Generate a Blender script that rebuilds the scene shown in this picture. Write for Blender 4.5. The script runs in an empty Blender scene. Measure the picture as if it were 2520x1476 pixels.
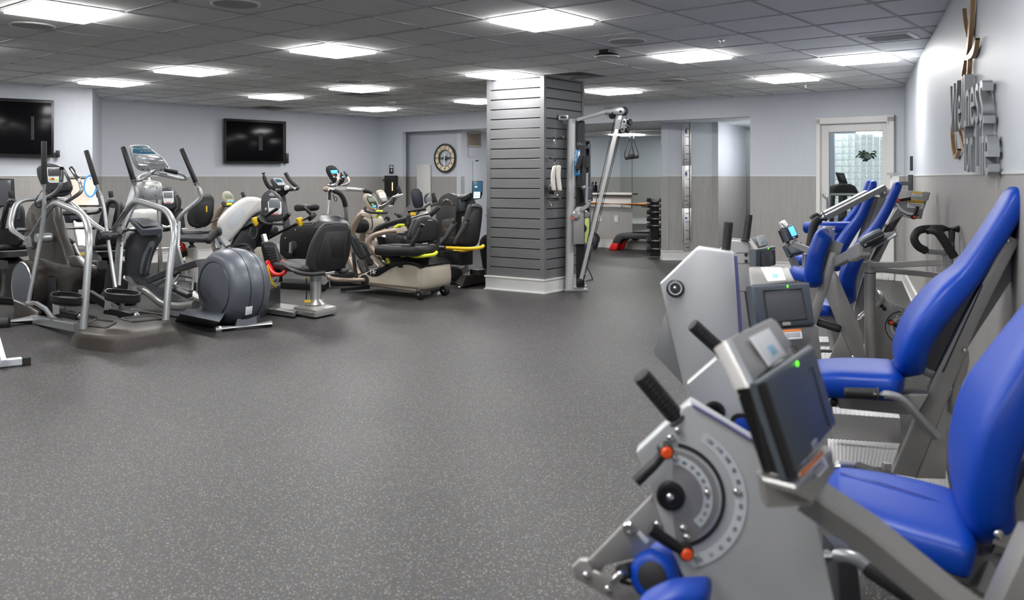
import bpy, math, random
from mathutils import Vector, Matrix
random.seed(7)
S = bpy.context.scene
COL = S.collection
# ---------------------------------------------------------------- camera
EYE, F, CX, HY = 1.353, 2120.0, 1260.0, 436.0      # eye height (m), focal length in pixels of a 2520x1476 frame, optical axis
cam = bpy.data.cameras.new('camera'); camo = bpy.data.objects.new('camera', cam); COL.objects.link(camo)
camo.location = (0, 0, EYE); camo.rotation_euler = (math.pi/2, 0, 0)
cam.sensor_fit = 'HORIZONTAL'; cam.sensor_width = 36.0; cam.lens = F/2520*36.0
cam.shift_y = -(738-HY)/2520.0; cam.clip_start = .05; cam.clip_end = 100
cam.dof.use_dof = True; cam.dof.focus_distance = 8.2; cam.dof.aperture_fstop = 3.5
S.camera = camo
# ---------------------------------------------------------------- world, exposure
wd = bpy.data.worlds.new('world'); S.world = wd; wd.use_nodes = True
wd.node_tree.nodes['Background'].inputs[0].default_value = (.8, .88, 1, 1)
wd.node_tree.nodes['Background'].inputs[1].default_value = .25
S.view_settings.view_transform = 'Standard'; S.view_settings.look = 'None'
S.view_settings.gamma = 1; S.view_settings.use_curve_mapping = False
S.view_settings.exposure = 2.02
LAMP = 9.0                                                        # radiance of the ceiling light panels
S.cycles.max_bounces = 10; S.cycles.diffuse_bounces = 7; S.cycles.glossy_bounces = 4; S.cycles.transparent_max_bounces = 8
S.cycles.sample_clamp_indirect = 12; S.cycles.caustics_reflective = False; S.cycles.caustics_refractive = False
# ---------------------------------------------------------------- points
def A(px, py, Y): return Vector(((px-CX)*Y/F, Y, EYE-(py-HY)*Y/F))
def W(*p): return [A(*q) if len(q) == 3 and q[0] > 20 or (len(q) == 3 and abs(q[1]) > 60) else Vector(q) for q in p]
def G(px, py, z=0.0):
    Y = (EYE-z)*F/(py-HY); return Vector(((px-CX)*Y/F, Y, z))
class PL:                                                          # an upright plane through point p, heading in degrees from +X
    def __init__(s, p, deg):
        s.p = Vector(p); a = math.radians(deg); s.d = Vector((math.cos(a), math.sin(a), 0)); s.n = Vector((math.sin(a), -math.cos(a), 0))  # n faces the viewer
    def __call__(s, px, py, off=0.0):
        o = Vector((0, 0, EYE)); r = A(px, py, 1.0)-o
        t = ((s.p+s.n*off)-o).dot(s.n)/r.dot(s.n); return o+r*t
    def L(s, pts, off=0.0): return [s(q[0], q[1], off+(q[2] if len(q) > 2 else 0)) for q in pts]
# ---------------------------------------------------------------- mesh builder
def perp(d):
    d = d.normalized(); a = Vector((0, 0, 1)) if abs(d.z) < .9 else Vector((1, 0, 0))
    u = d.cross(a).normalized(); return u, u.cross(d).normalized()
def fillet(pts, d, n=4):
    if d <= 0 or len(pts) < 3: return pts
    out = [pts[0]]
    for i in range(1, len(pts)-1):
        a, b, c = pts[i-1], pts[i], pts[i+1]
        e1 = min(d, (a-b).length*.48); e2 = min(d, (c-b).length*.48)
        p, q = b+(a-b).normalized()*e1, b+(c-b).normalized()*e2
        for k in range(n+1):
            t = k/n; out.append(p*(1-t)**2+b*2*t*(1-t)+q*t*t)
    out.append(pts[-1]); return out
def chaikin(pts, it=2):
    for _ in range(it):
        q = []
        for i in range(len(pts)):
            a, b = pts[i], pts[(i+1) % len(pts)]
            q += [a*.75+b*.25, a*.25+b*.75]
        pts = q
    return pts
class MB:
    def __init__(s): s.v = []; s.f = []
    def add(s, vs, fs):
        o = len(s.v); s.v += [Vector(v) for v in vs]; s.f += [tuple(i+o for i in f) for f in fs]; return s
    def box(s, c, size, R=None):
        c = Vector(c); h = [x/2 for x in size]; vs = []
        for x in (-1, 1):
            for y in (-1, 1):
                for z in (-1, 1):
                    p = Vector((x*h[0], y*h[1], z*h[2])); vs.append(c+(R @ p if R else p))
        return s.add(vs, [(0, 1, 3, 2), (4, 6, 7, 5), (0, 4, 5, 1), (2, 3, 7, 6), (0, 2, 6, 4), (1, 5, 7, 3)])
    def ring(s, rings, cap=True, closed=True):
        n = len(rings[0]); vs = [p for r in rings for p in r]; fs = []
        for i in range(len(rings)-1):
            for j in range(n if closed else n-1):
                k = (j+1) % n; fs.append((i*n+j, i*n+k, (i+1)*n+k, (i+1)*n+j))
        if cap: fs += [tuple(range(n))[::-1], tuple((len(rings)-1)*n+j for j in range(n))]
        return s.add(vs, fs)
    def tube(s, pts, r, seg=10, fil=.06, n=4):
        pts = fillet([Vector(p) for p in pts], fil, n); rr = r if isinstance(r, (list, tuple)) else None
        m = len(pts); rings = []; u = None
        for i, p in enumerate(pts):
            d = ((pts[min(i+1, m-1)]-p).normalized()+(p-pts[max(i-1, 0)]).normalized())
            if d.length < 1e-6: d = Vector((0, 0, 1))
            d.normalize()
            if u is None: u, w = perp(d)
            else:
                u = (u-d*u.dot(d))
                if u.length < 1e-6: u, w = perp(d)
                u.normalize(); w = d.cross(u)
            q = (rr[0]+(rr[1]-rr[0])*i/max(1, m-1)) if rr else r
            rings.append([p+(u*math.cos(2*math.pi*k/seg)+w*math.sin(2*math.pi*k/seg))*q for k in range(seg)])
        return s.ring(rings)
    def bar(s, pts, w, h, up=Vector((0, 0, 1))):                     # rectangular tube: w across, h along 'up'
        pts = [Vector(p) for p in pts]; m = len(pts); rings = []
        for i, p in enumerate(pts):
            d = (pts[min(i+1, m-1)]-pts[max(i-1, 0)]).normalized(); u = d.cross(up).normalized(); z = u.cross(d).normalized()
            b = min(w, h)*.12; q = [(w/2-b, -h/2), (w/2, -h/2+b), (w/2, h/2-b), (w/2-b, h/2), (-w/2+b, h/2), (-w/2, h/2-b), (-w/2, -h/2+b), (-w/2+b, -h/2)]
            rings.append([p+u*a+z*c for a, c in q])
        return s.ring(rings)
    def lathe(s, o, ax, prof, seg=24, cap=True):                             # prof: (radius, distance along ax)
        o = Vector(o); ax = Vector(ax).normalized(); u, w = perp(ax)
        rings = [[o+ax*h+(u*math.cos(2*math.pi*k/seg)+w*math.sin(2*math.pi*k/seg))*max(r, 1e-4) for k in range(seg)] for r, h in prof]
        return s.ring(rings, cap)
    def ell(s, c, r, R=None, seg=14, rows=8):
        c = Vector(c); rings = []
        for i in range(rows+1):
            a = math.pi*i/rows; rings.append([c+((R @ v) if R else v) for v in [Vector((r[0]*max(math.sin(a), .01)*math.cos(2*math.pi*k/seg), r[1]*max(math.sin(a), .01)*math.sin(2*math.pi*k/seg), -r[2]*math.cos(a))) for k in range(seg)]])
        return s.ring(rings)
    def slab(s, pts, n, w, r=.004, seg=2, mid=True):               # closed outline pts, extruded w along n, rounded rim r
        pts = [Vector(p) for p in pts]; n = Vector(n).normalized(); m = len(pts)
        ar = Vector((0, 0, 0))
        for i in range(m): ar += (pts[i]-pts[0]).cross(pts[(i+1) % m]-pts[0])
        if ar.dot(n) < 0: pts = pts[::-1]
        nr = ar.normalized() if ar.length > 1e-9 else n
        if nr.dot(n) < 0: nr = -nr
        inn = []
        for i in range(m):
            a = (pts[i]-pts[i-1]); b = (pts[(i+1) % m]-pts[i])
            if a.length < 1e-7: a = b
            if b.length < 1e-7: b = a
            na = nr.cross(a).normalized(); nb = nr.cross(b).normalized(); t = na+nb
            t = t/max(t.length_squared/2, .35) if t.length > 1e-6 else na
            inn.append(t)
        o0 = -w/2 if mid else 0.0; rings = []
        r = min(r, w*.49)
        for k in range(seg+1):
            a = math.pi/2*k/seg; rings.append([p+t*(r*(1-math.sin(a)))+n*(o0+r*(1-math.cos(a))) for p, t in zip(pts, inn)])
        for k in range(seg, -1, -1):
            a = math.pi/2*k/seg; rings.append([p+t*(r*(1-math.sin(a)))+n*(o0+w-r*(1-math.cos(a))) for p, t in zip(pts, inn)])
        return s.ring(rings)
    def pad(s, spine, widths, thick, wdir, seg=20, e=.55, rnd=.35, bow=0.0):           # upholstered pad: cross-sections along a spine
        sp = [Vector(p) for p in spine]; wdir = Vector(wdir).normalized(); m = len(sp); rings = []
        def lerp(a, t):
            if not isinstance(a, (list, tuple)): return a
            x = t*(len(a)-1); i = min(int(x), len(a)-2); return a[i]+(a[i+1]-a[i])*(x-i)
        fine = []
        N = 22
        for i in range(N+1):                                        # Catmull-Rom resample
            x = i/N*(m-1); k = min(int(x), m-2); t = x-k
            p0, p1, p2, p3 = sp[max(k-1, 0)], sp[k], sp[k+1], sp[min(k+2, m-1)]
            fine.append(.5*((2*p1)+(p2-p0)*t+(2*p0-5*p1+4*p2-p3)*t*t+(3*p1-p0-3*p2+p3)*t**3))
        tot = [0.0]
        for i in range(N): tot.append(tot[-1]+(fine[i+1]-fine[i]).length)
        L = tot[-1]
        for i in range(N+1):
            d = (fine[min(i+1, N)]-fine[max(i-1, 0)]).normalized(); nn = wdir.cross(d).normalized()
            w, th = lerp(widths, i/N)/2, lerp(thick, i/N)/2
            edge = min(tot[i], L-tot[i]); rad = max(th*1.2, w*rnd); k = 1.0; kt = 1.0
            if edge < rad: q = 1-edge/rad; k = max(.05, (1-q**3)**.5 if q < 1 else .05)*.65+.35*max(.05, 1-q**4)
            if edge < th: q = 1-edge/th; kt = max(.06, math.sqrt(max(0, 1-q*q)))
            ring = []
            for j in range(seg):
                a = 2*math.pi*j/seg; ca, sa = math.cos(a), math.sin(a)
                x = math.copysign(abs(ca)**e, ca); y = math.copysign(abs(sa)**e, sa)
                ring.append(fine[i]+wdir*(x*w*k)+nn*(y*th*kt*(1-bow*x*x)))
            rings.append(ring)
        return s.ring(rings)
def thick(pl, pts, off, w, r=.004, seg=2, it=0):                     # outline drawn on the near face (at off), extruded w away from the viewer
    q = pl.L(pts, off); q = chaikin(q, it) if it else q
    return MB().slab(q, -pl.n, w, r, seg, False)
# ---------------------------------------------------------------- objects
OFF = {}
def mesh_of(name, mb, mat, off, ang=38):
    me = bpy.data.meshes.new(name); me.from_pydata([v-off for v in mb.v], [], mb.f); me.validate(); me.update()
    if mat: me.materials.append(mat)
    me.shade_smooth()
    try: me.set_sharp_from_angle(angle=math.radians(ang))
    except Exception: pass
    import bmesh
    bm = bmesh.new(); bm.from_mesh(me); bmesh.ops.recalc_face_normals(bm, faces=bm.faces); bm.to_mesh(me); bm.free()
    return me
def thing(name, label, cat, loc, group=None):
    o = bpy.data.objects.new(name, None); COL.objects.link(o); o.location = Vector(loc); o.empty_display_size = .1
    o['label'] = label; o['category'] = cat
    if group: o['group'] = group
    OFF[o.name] = Vector(loc); return o
def part(name, mb, mat, parent, label=None, ang=38, stuff=False):
    off = OFF[parent.name]; o = bpy.data.objects.new(name, mesh_of(name, mb, mat, off, ang)); COL.objects.link(o); o.parent = parent
    OFF[o.name] = off
    if label: o['label'] = label
    if stuff: o['kind'] = 'stuff'
    return o
def single(name, label, cat, mb, mat, loc=None, group=None, ang=38):
    loc = Vector(loc) if loc is not None else sum(mb.v, Vector())/len(mb.v)
    o = bpy.data.objects.new(name, mesh_of(name, mb, mat, loc, ang)); COL.objects.link(o); o.location = loc
    o['label'] = label; o['category'] = cat
    if group: o['group'] = group
    OFF[o.name] = loc; return o
def struct(name, mb, mat, parent=None, ang=30):
    o = bpy.data.objects.new(name, mesh_of(name, mb, mat, Vector(), ang)); COL.objects.link(o); OFF[o.name] = Vector()
    if parent: o.parent = parent
    else: o['kind'] = 'structure'
    return o
def dup(root, loc, label=None):
    r = root.copy(); COL.objects.link(r); r.location = loc; OFF[r.name] = Vector(loc)
    if label: r['label'] = label
    for ch in root.children:
        c = ch.copy(); COL.objects.link(c); c.parent = r
        for g in ch.children:
            d = g.copy(); COL.objects.link(d); d.parent = c
    return r
def text_mb(body, size, o, xd, yd, ext=.001, xs=1.0, align='LEFT', off=0.0):
    cu = bpy.data.curves.new('lettering', 'FONT'); cu.body = body; cu.size = size; cu.extrude = ext/2; cu.align_x = align; cu.offset = off; cu.resolution_u = 3
    ob = bpy.data.objects.new('lettering', cu); COL.objects.link(ob)
    dg = bpy.context.evaluated_depsgraph_get(); dg.update(); me = ob.evaluated_get(dg).to_mesh()
    o = Vector(o); xd = Vector(xd).normalized(); yd = Vector(yd).normalized(); zd = xd.cross(yd)
    mb = MB().add([o+xd*(v.co.x*xs)+yd*v.co.y+zd*v.co.z for v in me.vertices], [tuple(p.vertices) for p in me.polygons])
    bpy.data.objects.remove(ob); bpy.data.curves.remove(cu); return mb
# ---------------------------------------------------------------- materials
def mat(name, col, rough=.5, metal=0.0, coat=0.0, spec=.5, emit=None, es=0.0, noise=0.0, nscale=(40, 40, 40), bump=0.0, bscale=None, sheen=0):
    m = bpy.data.materials.new(name); m.use_nodes = True; nt = m.node_tree; b = nt.nodes['Principled BSDF']
    b.inputs['Base Color'].default_value = (*col, 1); b.inputs['Roughness'].default_value = rough; b.inputs['Metallic'].default_value = metal
    b.inputs['Coat Weight'].default_value = coat; b.inputs['Coat Roughness'].default_value = .15; b.inputs['Specular IOR Level'].default_value = spec
    if emit: b.inputs['Emission Color'].default_value = (*emit, 1); b.inputs['Emission Strength'].default_value = es
    if noise or bump:
        tc = nt.nodes.new('ShaderNodeTexCoord'); mp = nt.nodes.new('ShaderNodeMapping'); mp.inputs['Scale'].default_value = nscale
        nz = nt.nodes.new('ShaderNodeTexNoise'); nz.inputs['Scale'].default_value = 1; nz.inputs['Detail'].default_value = 3
        nt.links.new(tc.outputs['Object'], mp.inputs[0]); nt.links.new(mp.outputs[0], nz.inputs[0])
        if noise:
            mx = nt.nodes.new('ShaderNodeMix'); mx.data_type = 'RGBA'
            mx.inputs[6].default_value = (*[max(0, c*(1-noise)) for c in col], 1); mx.inputs[7].default_value = (*[min(1, c*(1+noise)) for c in col], 1)
            rp = nt.nodes.new('ShaderNodeMapRange'); rp.inputs[1].default_value = .3; rp.inputs[2].default_value = .7
            nt.links.new(nz.outputs[0], rp.inputs[0]); nt.links.new(rp.outputs[0], mx.inputs[0]); nt.links.new(mx.outputs[2], b.inputs['Base Color'])
        if bump:
            bp = nt.nodes.new('ShaderNodeBump'); bp.inputs['Strength'].default_value = bump; bp.inputs['Distance'].default_value = .002
            nt.links.new(nz.outputs[0], bp.inputs['Height']); nt.links.new(bp.outputs[0], b.inputs['Normal'])
    return m
def srgb(r, g, b): return tuple((c/255/12.92 if c/255 <= .04045 else ((c/255+.055)/1.055)**2.4) for c in (r, g, b))
M = {}
M['wall'] = mat('pale_blue_wallcovering', srgb(190, 195, 203), .45, noise=.015, nscale=(60, 60, 3), bump=.06)
M['wain'] = mat('taupe_wallcovering', srgb(154, 152, 149), .5, noise=.13, nscale=(150, 150, 3), bump=.15)
M['trim'] = mat('white_trim', srgb(214, 214, 212), .35)
M['tile'] = mat('ceiling_tile', srgb(250, 252, 251), 1.0, noise=.02, nscale=(60, 60, 60))
M['grid'] = mat('ceiling_grid', srgb(184, 185, 186), .6)
M['slat'] = mat('grey_slat', srgb(118, 119, 121), .4, .3, noise=.06, nscale=(3, 3, 90))
M['slatgap'] = mat('slat_groove', srgb(40, 40, 42), .6)
M['steel'] = mat('satin_grey_paint', srgb(160, 159, 157), .4, .5, noise=.03, nscale=(8, 8, 8))
M['brush'] = mat('bright_satin_metal', srgb(200, 203, 206), .36, .5)
M['silver'] = mat('silver_paint', srgb(168, 171, 173), .3, .55)
M['post'] = mat('pale_silver_paint', srgb(196, 198, 199), .35, .25)
M['chrome'] = mat('chrome', srgb(225, 225, 225), .12, 1.0)
M['alu'] = mat('brushed_aluminium', srgb(205, 205, 203), .32, .8)
M['dark'] = mat('charcoal_plastic', srgb(56, 58, 62), .42)
M['slate'] = mat('slate_grey_plastic', srgb(96, 101, 110), .42, .2, coat=.08)
M['brown'] = mat('brown_grey_plastic', srgb(60, 56, 53), .36, .15, coat=.2)
M['step'] = mat('moulded_step_plastic', srgb(66, 61, 57), .45, noise=.12, nscale=(25, 25, 25))
M['black'] = mat('black_plastic', srgb(20, 20, 22), .4)
M['rubber'] = mat('black_rubber', srgb(36, 36, 38), .6)
M['vinyl'] = mat('black_vinyl', srgb(24, 24, 26), .45, bump=.1, nscale=(300, 300, 300))
M['blue'] = mat('royal_blue_vinyl', srgb(2, 62, 168), .42, spec=.35, bump=.06, nscale=(250, 250, 250))
M['bluestrip'] = mat('blue_edge_strip', srgb(84, 88, 136), .5)
M['tan'] = mat('tan_plastic', srgb(176, 168, 152), .4)
M['tanpaint'] = mat('tan_metal_paint', srgb(158, 142, 126), .32, .4)
M['white'] = mat('white_plastic', srgb(206, 206, 204), .35)
M['lime'] = mat('lime_foam', srgb(205, 214, 40), .5)
M['yellow'] = mat('yellow_plastic', srgb(240, 196, 30), .4)
M['red'] = mat('red_plastic', srgb(215, 32, 30), .38)
M['orange'] = mat('orange_knob', srgb(240, 84, 30), .4)
M['barre'] = mat('orange_wood', srgb(222, 140, 50), .4, noise=.15, nscale=(4, 4, 40))
M['gold'] = mat('gold_metal', srgb(178, 146, 106), .38, .5)
M['cloth'] = mat('white_fleece', srgb(218, 212, 205), .9, bump=.6, nscale=(120, 120, 120))
M['purple'] = mat('purple_plastic', srgb(52, 44, 90), .5)
M['green'] = mat('pale_green_plastic', srgb(188, 206, 120), .5)
M['cyan'] = mat('blue_placard', srgb(20, 140, 205), .4)
M['beige'] = mat('clock_face', srgb(222, 208, 178), .6)
M['iron'] = mat('dark_iron', srgb(70, 68, 70), .45, .5)
M['paper'] = mat('white_label', srgb(236, 238, 240), .5)
M['palegrey'] = mat('pale_scale', srgb(200, 206, 212), .5)
M['warn'] = mat('orange_label', srgb(226, 126, 50), .5)
M['caution'] = mat('yellow_label', srgb(238, 196, 70), .5)
M['ink'] = mat('black_ink', srgb(30, 30, 34), .6)
M['tvglass'] = mat('tv_glass', srgb(12, 12, 15), .16, spec=.12)
M['lcd'] = mat('lcd_grey', srgb(120, 126, 132), .18)
M['lcdg'] = mat('lcd_green', srgb(150, 160, 142), .25)
M['lcddark'] = mat('lcd_off', srgb(84, 86, 90), .16)
M['lcdblue'] = mat('lcd_blue', srgb(50, 110, 225), .2, emit=srgb(60, 130, 240), es=.9)
M['lcdcyan'] = mat('lcd_cyan', srgb(150, 200, 205), .2, emit=srgb(150, 205, 210), es=.7)
M['lcddeep'] = mat('lcd_deep', srgb(24, 48, 62), .2, emit=srgb(28, 56, 72), es=.6)
M['lcdwhite'] = mat('lcd_white', srgb(220, 225, 228), .2, emit=srgb(220, 228, 232), es=.6)
M['led'] = mat('green_led', srgb(90, 230, 30), .3, emit=srgb(90, 230, 30), es=.9)
M['ember'] = mat('amber_led', srgb(250, 180, 140), .3, emit=srgb(255, 150, 100), es=1.5)
M['lamp'] = mat('light_panel', (1, 1, 1), .5, emit=(1.0, .985, .97), es=LAMP)
M['lamp_dim'] = mat('dim_light_panel', (1, 1, 1), .5, emit=(1, .98, .96), es=1.6)
M['mirror'] = mat('mirror', srgb(226, 232, 230), .02, 1.0)
M['skin'] = mat('skin', srgb(205, 150, 128), .5)
M['darkcloth'] = mat('dark_clothing', srgb(30, 31, 36), .85)
M['hair'] = mat('grey_hair', srgb(170, 165, 160), .7)
M['leaf'] = mat('plant_leaf', srgb(50, 84, 44), .5)
M['speaker'] = mat('speaker_grille', srgb(186, 187, 187), .7)
M['navy'] = mat('navy_plastic', srgb(30, 34, 48), .4)
# striped sole rubber
def floor_mat():
    m = bpy.data.materials.new('speckled_rubber'); m.use_nodes = True; nt = m.node_tree; b = nt.nodes['Principled BSDF']; L = nt.links.new
    tc = nt.nodes.new('ShaderNodeTexCoord')
    def ramp(src, lo, hi):
        r = nt.nodes.new('ShaderNodeMapRange'); r.inputs[1].default_value = lo; r.inputs[2].default_value = hi; L(src, r.inputs[0]); return r.outputs[0]
    base = None
    def mix(fac, a, c):
        x = nt.nodes.new('ShaderNodeMix'); x.data_type = 'RGBA'
        if isinstance(fac, float): x.inputs[0].default_value = fac
        else: L(fac, x.inputs[0])
        if isinstance(a, tuple): x.inputs[6].default_value = (*a, 1)
        else: L(a, x.inputs[6])
        x.inputs[7].default_value = (*c, 1); return x.outputs[2]
    nz = nt.nodes.new('ShaderNodeTexNoise'); nz.inputs['Scale'].default_value = .9; nz.inputs['Detail'].default_value = 1; L(tc.outputs['Object'], nz.inputs[0])
    c = mix(ramp(nz.outputs[0], .35, .65), srgb(37, 36, 34), srgb(47, 45, 42))
    for sc, lo, hi, colr, off in ((150, .26, .16, srgb(92, 89, 85), 7.7), (66, .25, .15, srgb(138, 127, 115), 0), (78, .23, .13, srgb(84, 102, 142), 3.3), (92, .22, .13, srgb(128, 126, 123), 11.9)):
        mp = nt.nodes.new('ShaderNodeMapping'); mp.inputs['Location'].default_value = (off, off*1.7, 0); L(tc.outputs['Object'], mp.inputs[0])
        v = nt.nodes.new('ShaderNodeTexVoronoi'); v.inputs['Scale'].default_value = sc; L(mp.outputs[0], v.inputs['Vector'])
        c = mix(ramp(v.outputs['Distance'], lo, hi), c, colr)
    L(c, b.inputs['Base Color']); b.inputs['Roughness'].default_value = .48; b.inputs['Specular IOR Level'].default_value = .45
    nb = nt.nodes.new('ShaderNodeTexNoise'); nb.inputs['Scale'].default_value = 220; L(tc.outputs['Object'], nb.inputs[0])
    bp = nt.nodes.new('ShaderNodeBump'); bp.inputs['Strength'].default_value = .25; bp.inputs['Distance'].default_value = .002; L(nb.outputs[0], bp.inputs['Height']); L(bp.outputs[0], b.inputs['Normal'])
    return m
M['floor'] = floor_mat()
def glass_mat(name, tint, rough, gl):
    m = bpy.data.materials.new(name); m.use_nodes = True; nt = m.node_tree; nt.nodes.remove(nt.nodes['Principled BSDF'])
    o = nt.nodes['Material Output']; t = nt.nodes.new('ShaderNodeBsdfTransparent'); t.inputs[0].default_value = (*tint, 1)
    g = nt.nodes.new('ShaderNodeBsdfGlossy'); g.inputs[1].default_value = rough; x = nt.nodes.new('ShaderNodeMixShader'); x.inputs[0].default_value = gl
    nt.links.new(t.outputs[0], x.inputs[1]); nt.links.new(g.outputs[0], x.inputs[2]); nt.links.new(x.outputs[0], o.inputs[0]); return m
M['glass'] = glass_mat('door_glass', (.9, .93, .92), .02, .1)
M['clear'] = glass_mat('clear_cover', (.85, .87, .88), .1, .12)
M['block'] = mat('glass_block', srgb(216, 222, 222), .15, emit=srgb(214, 222, 224), es=.16, noise=.25, nscale=(30, 30, 30), bump=.5)  # weak glow stands in for daylight behind the blocks
def T(*q): return [A(*x) for x in q]
CEIL, WAIN = 2.54, 1.37
YAW, U0, V0, TILE = .8904, -7.0184, -7.9193, .61
def lat(u, v, z=CEIL):
    du, dv = (u-U0)*TILE, (v-V0)*TILE
    return Vector((du*math.cos(YAW)-dv*math.sin(YAW), du*math.sin(YAW)+dv*math.cos(YAW), z))
LU = Vector((math.cos(YAW), math.sin(YAW), 0)); LV = Vector((-math.sin(YAW), math.cos(YAW), 0)); UP = Vector((0, 0, 1))
RL = Matrix((LU, LV, UP)).transposed()
BW0, BW1 = Vector((5.11, 11.23, 0)), Vector((-2.64, 17.2, 0))            # back wall, right end and left end
BD = (BW1-BW0).normalized(); BN = Vector((BD.y, -BD.x, 0));
if BN.y < 0: BN = -BN                                                     # BN points away from the room
RW0 = Vector((2.94, 5.77, 0)); RD = Vector((.3693, .9293, 0)); RN = Vector((.9293, -.3693, 0))   # right wall, RN points out of the room
def hit(px, p, d):                                                        # where the pixel column px meets the plan line p + t d
    k = (px-CX)/F; t = (k*p.y-p.x)/(d.x-k*d.y); return p+d*t
def back(px, out=0.0): return hit(px, BW0+BN*out, BD)
def rwall(px, py, off=0.0):                                               # point on the right wall (off towards the room)
    p = hit(px, RW0-RN*off, RD); return Vector((p.x, p.y, EYE-(py-HY)*p.y/F))
# ---- floor
struct('floor', MB().slab([(-11, -2.5, -.05), (7, -2.5, -.05), (7, 25, -.05), (-11, 25, -.05)], UP, .1, 0, 1), M['floor'])
# ---- walls
def wall(name, p, q, n, z0=0.0, z1=2.62, wain=True, th=.1, base=True):
    p, q, n = Vector(p), Vector(q), Vector(n).normalized()
    def bx(za, zb, f0, f1): return MB().slab([p+UP*za+n*f0, q+UP*za+n*f0, q+UP*zb+n*f0, p+UP*zb+n*f0], n, f1-f0, 0, 1, False)
    w = struct(name, bx(max(z0, WAIN) if wain else z0, z1, 0, th), M['wall'])
    if wain and z0 < WAIN:
        struct('wainscot', bx(z0, WAIN, -.002, th), M['wain'], w); struct('chair_rail', bx(WAIN-.004, WAIN+.008, -.007, 0), M['trim'], w)
    if base and z0 < .1:
        b = struct('baseboard_'+name.split('_', 1)[1], bx(0, .14, -.018, 0), M['trim']); struct('base_cap', bx(.14, .156, -.026, 0), M['trim'], b); struct('shoe_mould', bx(0, .02, -.03, 0), M['trim'], b)
    return w
rc = RW0+RD*((11.23-5.77)/.9293)
wall('wall_right', RW0-RD*8.3, BW0, RN)
tv0, tv1 = Vector((-6.21, 13.04, 0)), BW1; td = (tv1-tv0).normalized(); tn = Vector((-td.y, td.x, 0))
wall('wall_left', tv0, tv1, tn)
fr1 = Vector((-5.65, 11.6, 0)); fd = Vector((.822, .57, 0)); fn = Vector((-fd.y, fd.x, 0)); fr0 = fr1-fd*6
wall('wall_front_left', fr0, fr1, fn); wall('wall_return', fr1, tv0, (tv0-fr1).cross(UP)*-1)
wall('wall_far_left', Vector((fr0.x, -2.2, 0)), fr0, (-1, 0, 0)); wall('wall_near', RW0-RD*8.3, Vector((fr0.x, -2.2, 0)), (0, -1, 0))
pj = Vector((-5.65, 11.6, 0))
wall('wall_back_left', BW1, back(990), BN); wall('wall_header', back(990), back(1846), BN, 2.235, 2.62, False, .14)
wall('wall_back_right', back(1846), back(2012), BN); wall('wall_over_door', back(2012), back(2203), BN, 2.175, 2.62, False); wall('wall_corner', back(2203), BW0, BN)
# alcove with the clock and niche with the mirrors behind the header
a0 = back(992, .32); a1 = back(1135, .32); a2 = A(1222, HY, 17.6); nq = Vector((1.646, 16.7, 0)); a3 = hit(1395, nq, BD); n1 = hit(1556, nq, BD); n2 = hit(1640, nq, BD)
for v in (a2, a3, n1, n2): v.z = 0
wall('wall_alcove_side', back(990), a0, Vector((-.78, .62, 0)), z1=2.3); wall('wall_clock', a0, a1, BN, z1=2.3)
wall('wall_vent', a1, a2, (a2-a1).cross(UP)*-1, z1=2.3, wain=False); wall('wall_behind_pillar', a2, a3, (0, 1, 0), z1=2.3)
nd = (n1-a3).normalized(); nn = Vector((-nd.y, nd.x, 0)); wall('wall_niche', a3, n1, nn, z1=2.3)
p0, p1 = Vector((2.45, 14.06, 0)), Vector((3.25, 14.0, 0)); s1 = A(1823, HY, 15.5); s1.z = 0; s2 = s1+Vector((.55, -.43, 0))
wall('wall_pier', p0, p1, (0, 1, 0), z1=2.3); wall('wall_pier_left', Vector((2.77, 15.85, 0)), p0, (1, -.2, 0), z1=2.3); wall('wall_side_niche', p1, s1, (1, -.5, 0), z1=2.3)
wall('wall_mirror_end', s1, s2, Vector((.62, .78, 0)), z1=2.3, wain=False, base=False); wall('wall_mirror_back', n1, n2+nd*.2, nn, z1=2.3, wain=False)
wall('wall_added_strip', hit(1781, p1, s1-p1)-Vector((.02, 0, 0)), hit(1801, p1-Vector((.12, 0, 0)), s1-p1), Vector((.8, .1, 0)), z1=2.19, th=.14, base=False)  # pilaster added and angled to catch light as a bright strip
struct('ceiling_niche', MB().slab([back(2000, .1)+UP*2.25, back(980, .1)+UP*2.25, A(960, HY, 18.5)*1+UP*(2.25-EYE), A(2000, HY, 17.5)+UP*(2.25-EYE)], UP, .06, 0, 1, False), M['tile'])
def mirror(name, label, p, q, z0, z1, n):
    p, q, n = Vector(p), Vector(q), Vector(n).normalized()
    t = thing(name, label, 'mirror', (p+q)/2+UP*z0)
    part('mirror_glass', MB().slab([p+UP*z0-n*.012, q+UP*z0-n*.012, q+UP*z1-n*.012, p+UP*z1-n*.012], n, .008, .001, 1), M['mirror'], t)
    for z in (z0, z1): part('mirror_channel', MB().bar([p+UP*z-n*.011, q+UP*z-n*.011], .018, .012), M['alu'], t)
mirror('wall_mirror', 'long wall mirror over the white ledge behind the orange barre', hit(1425, a3, nd), n1, 1.06, 2.22, nn)
mirror('wall_mirror', 'full height wall mirror behind the dumbbell stand', n1+nd*.01, hit(1634, n1, nd), .16, 2.22, nn)
mirror('wall_mirror', 'narrow tall mirror in the niche beside the white door wall', s1+(s2-s1)*.01, s2, .05, 2.2, Vector((.62, .78, 0)))
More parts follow.
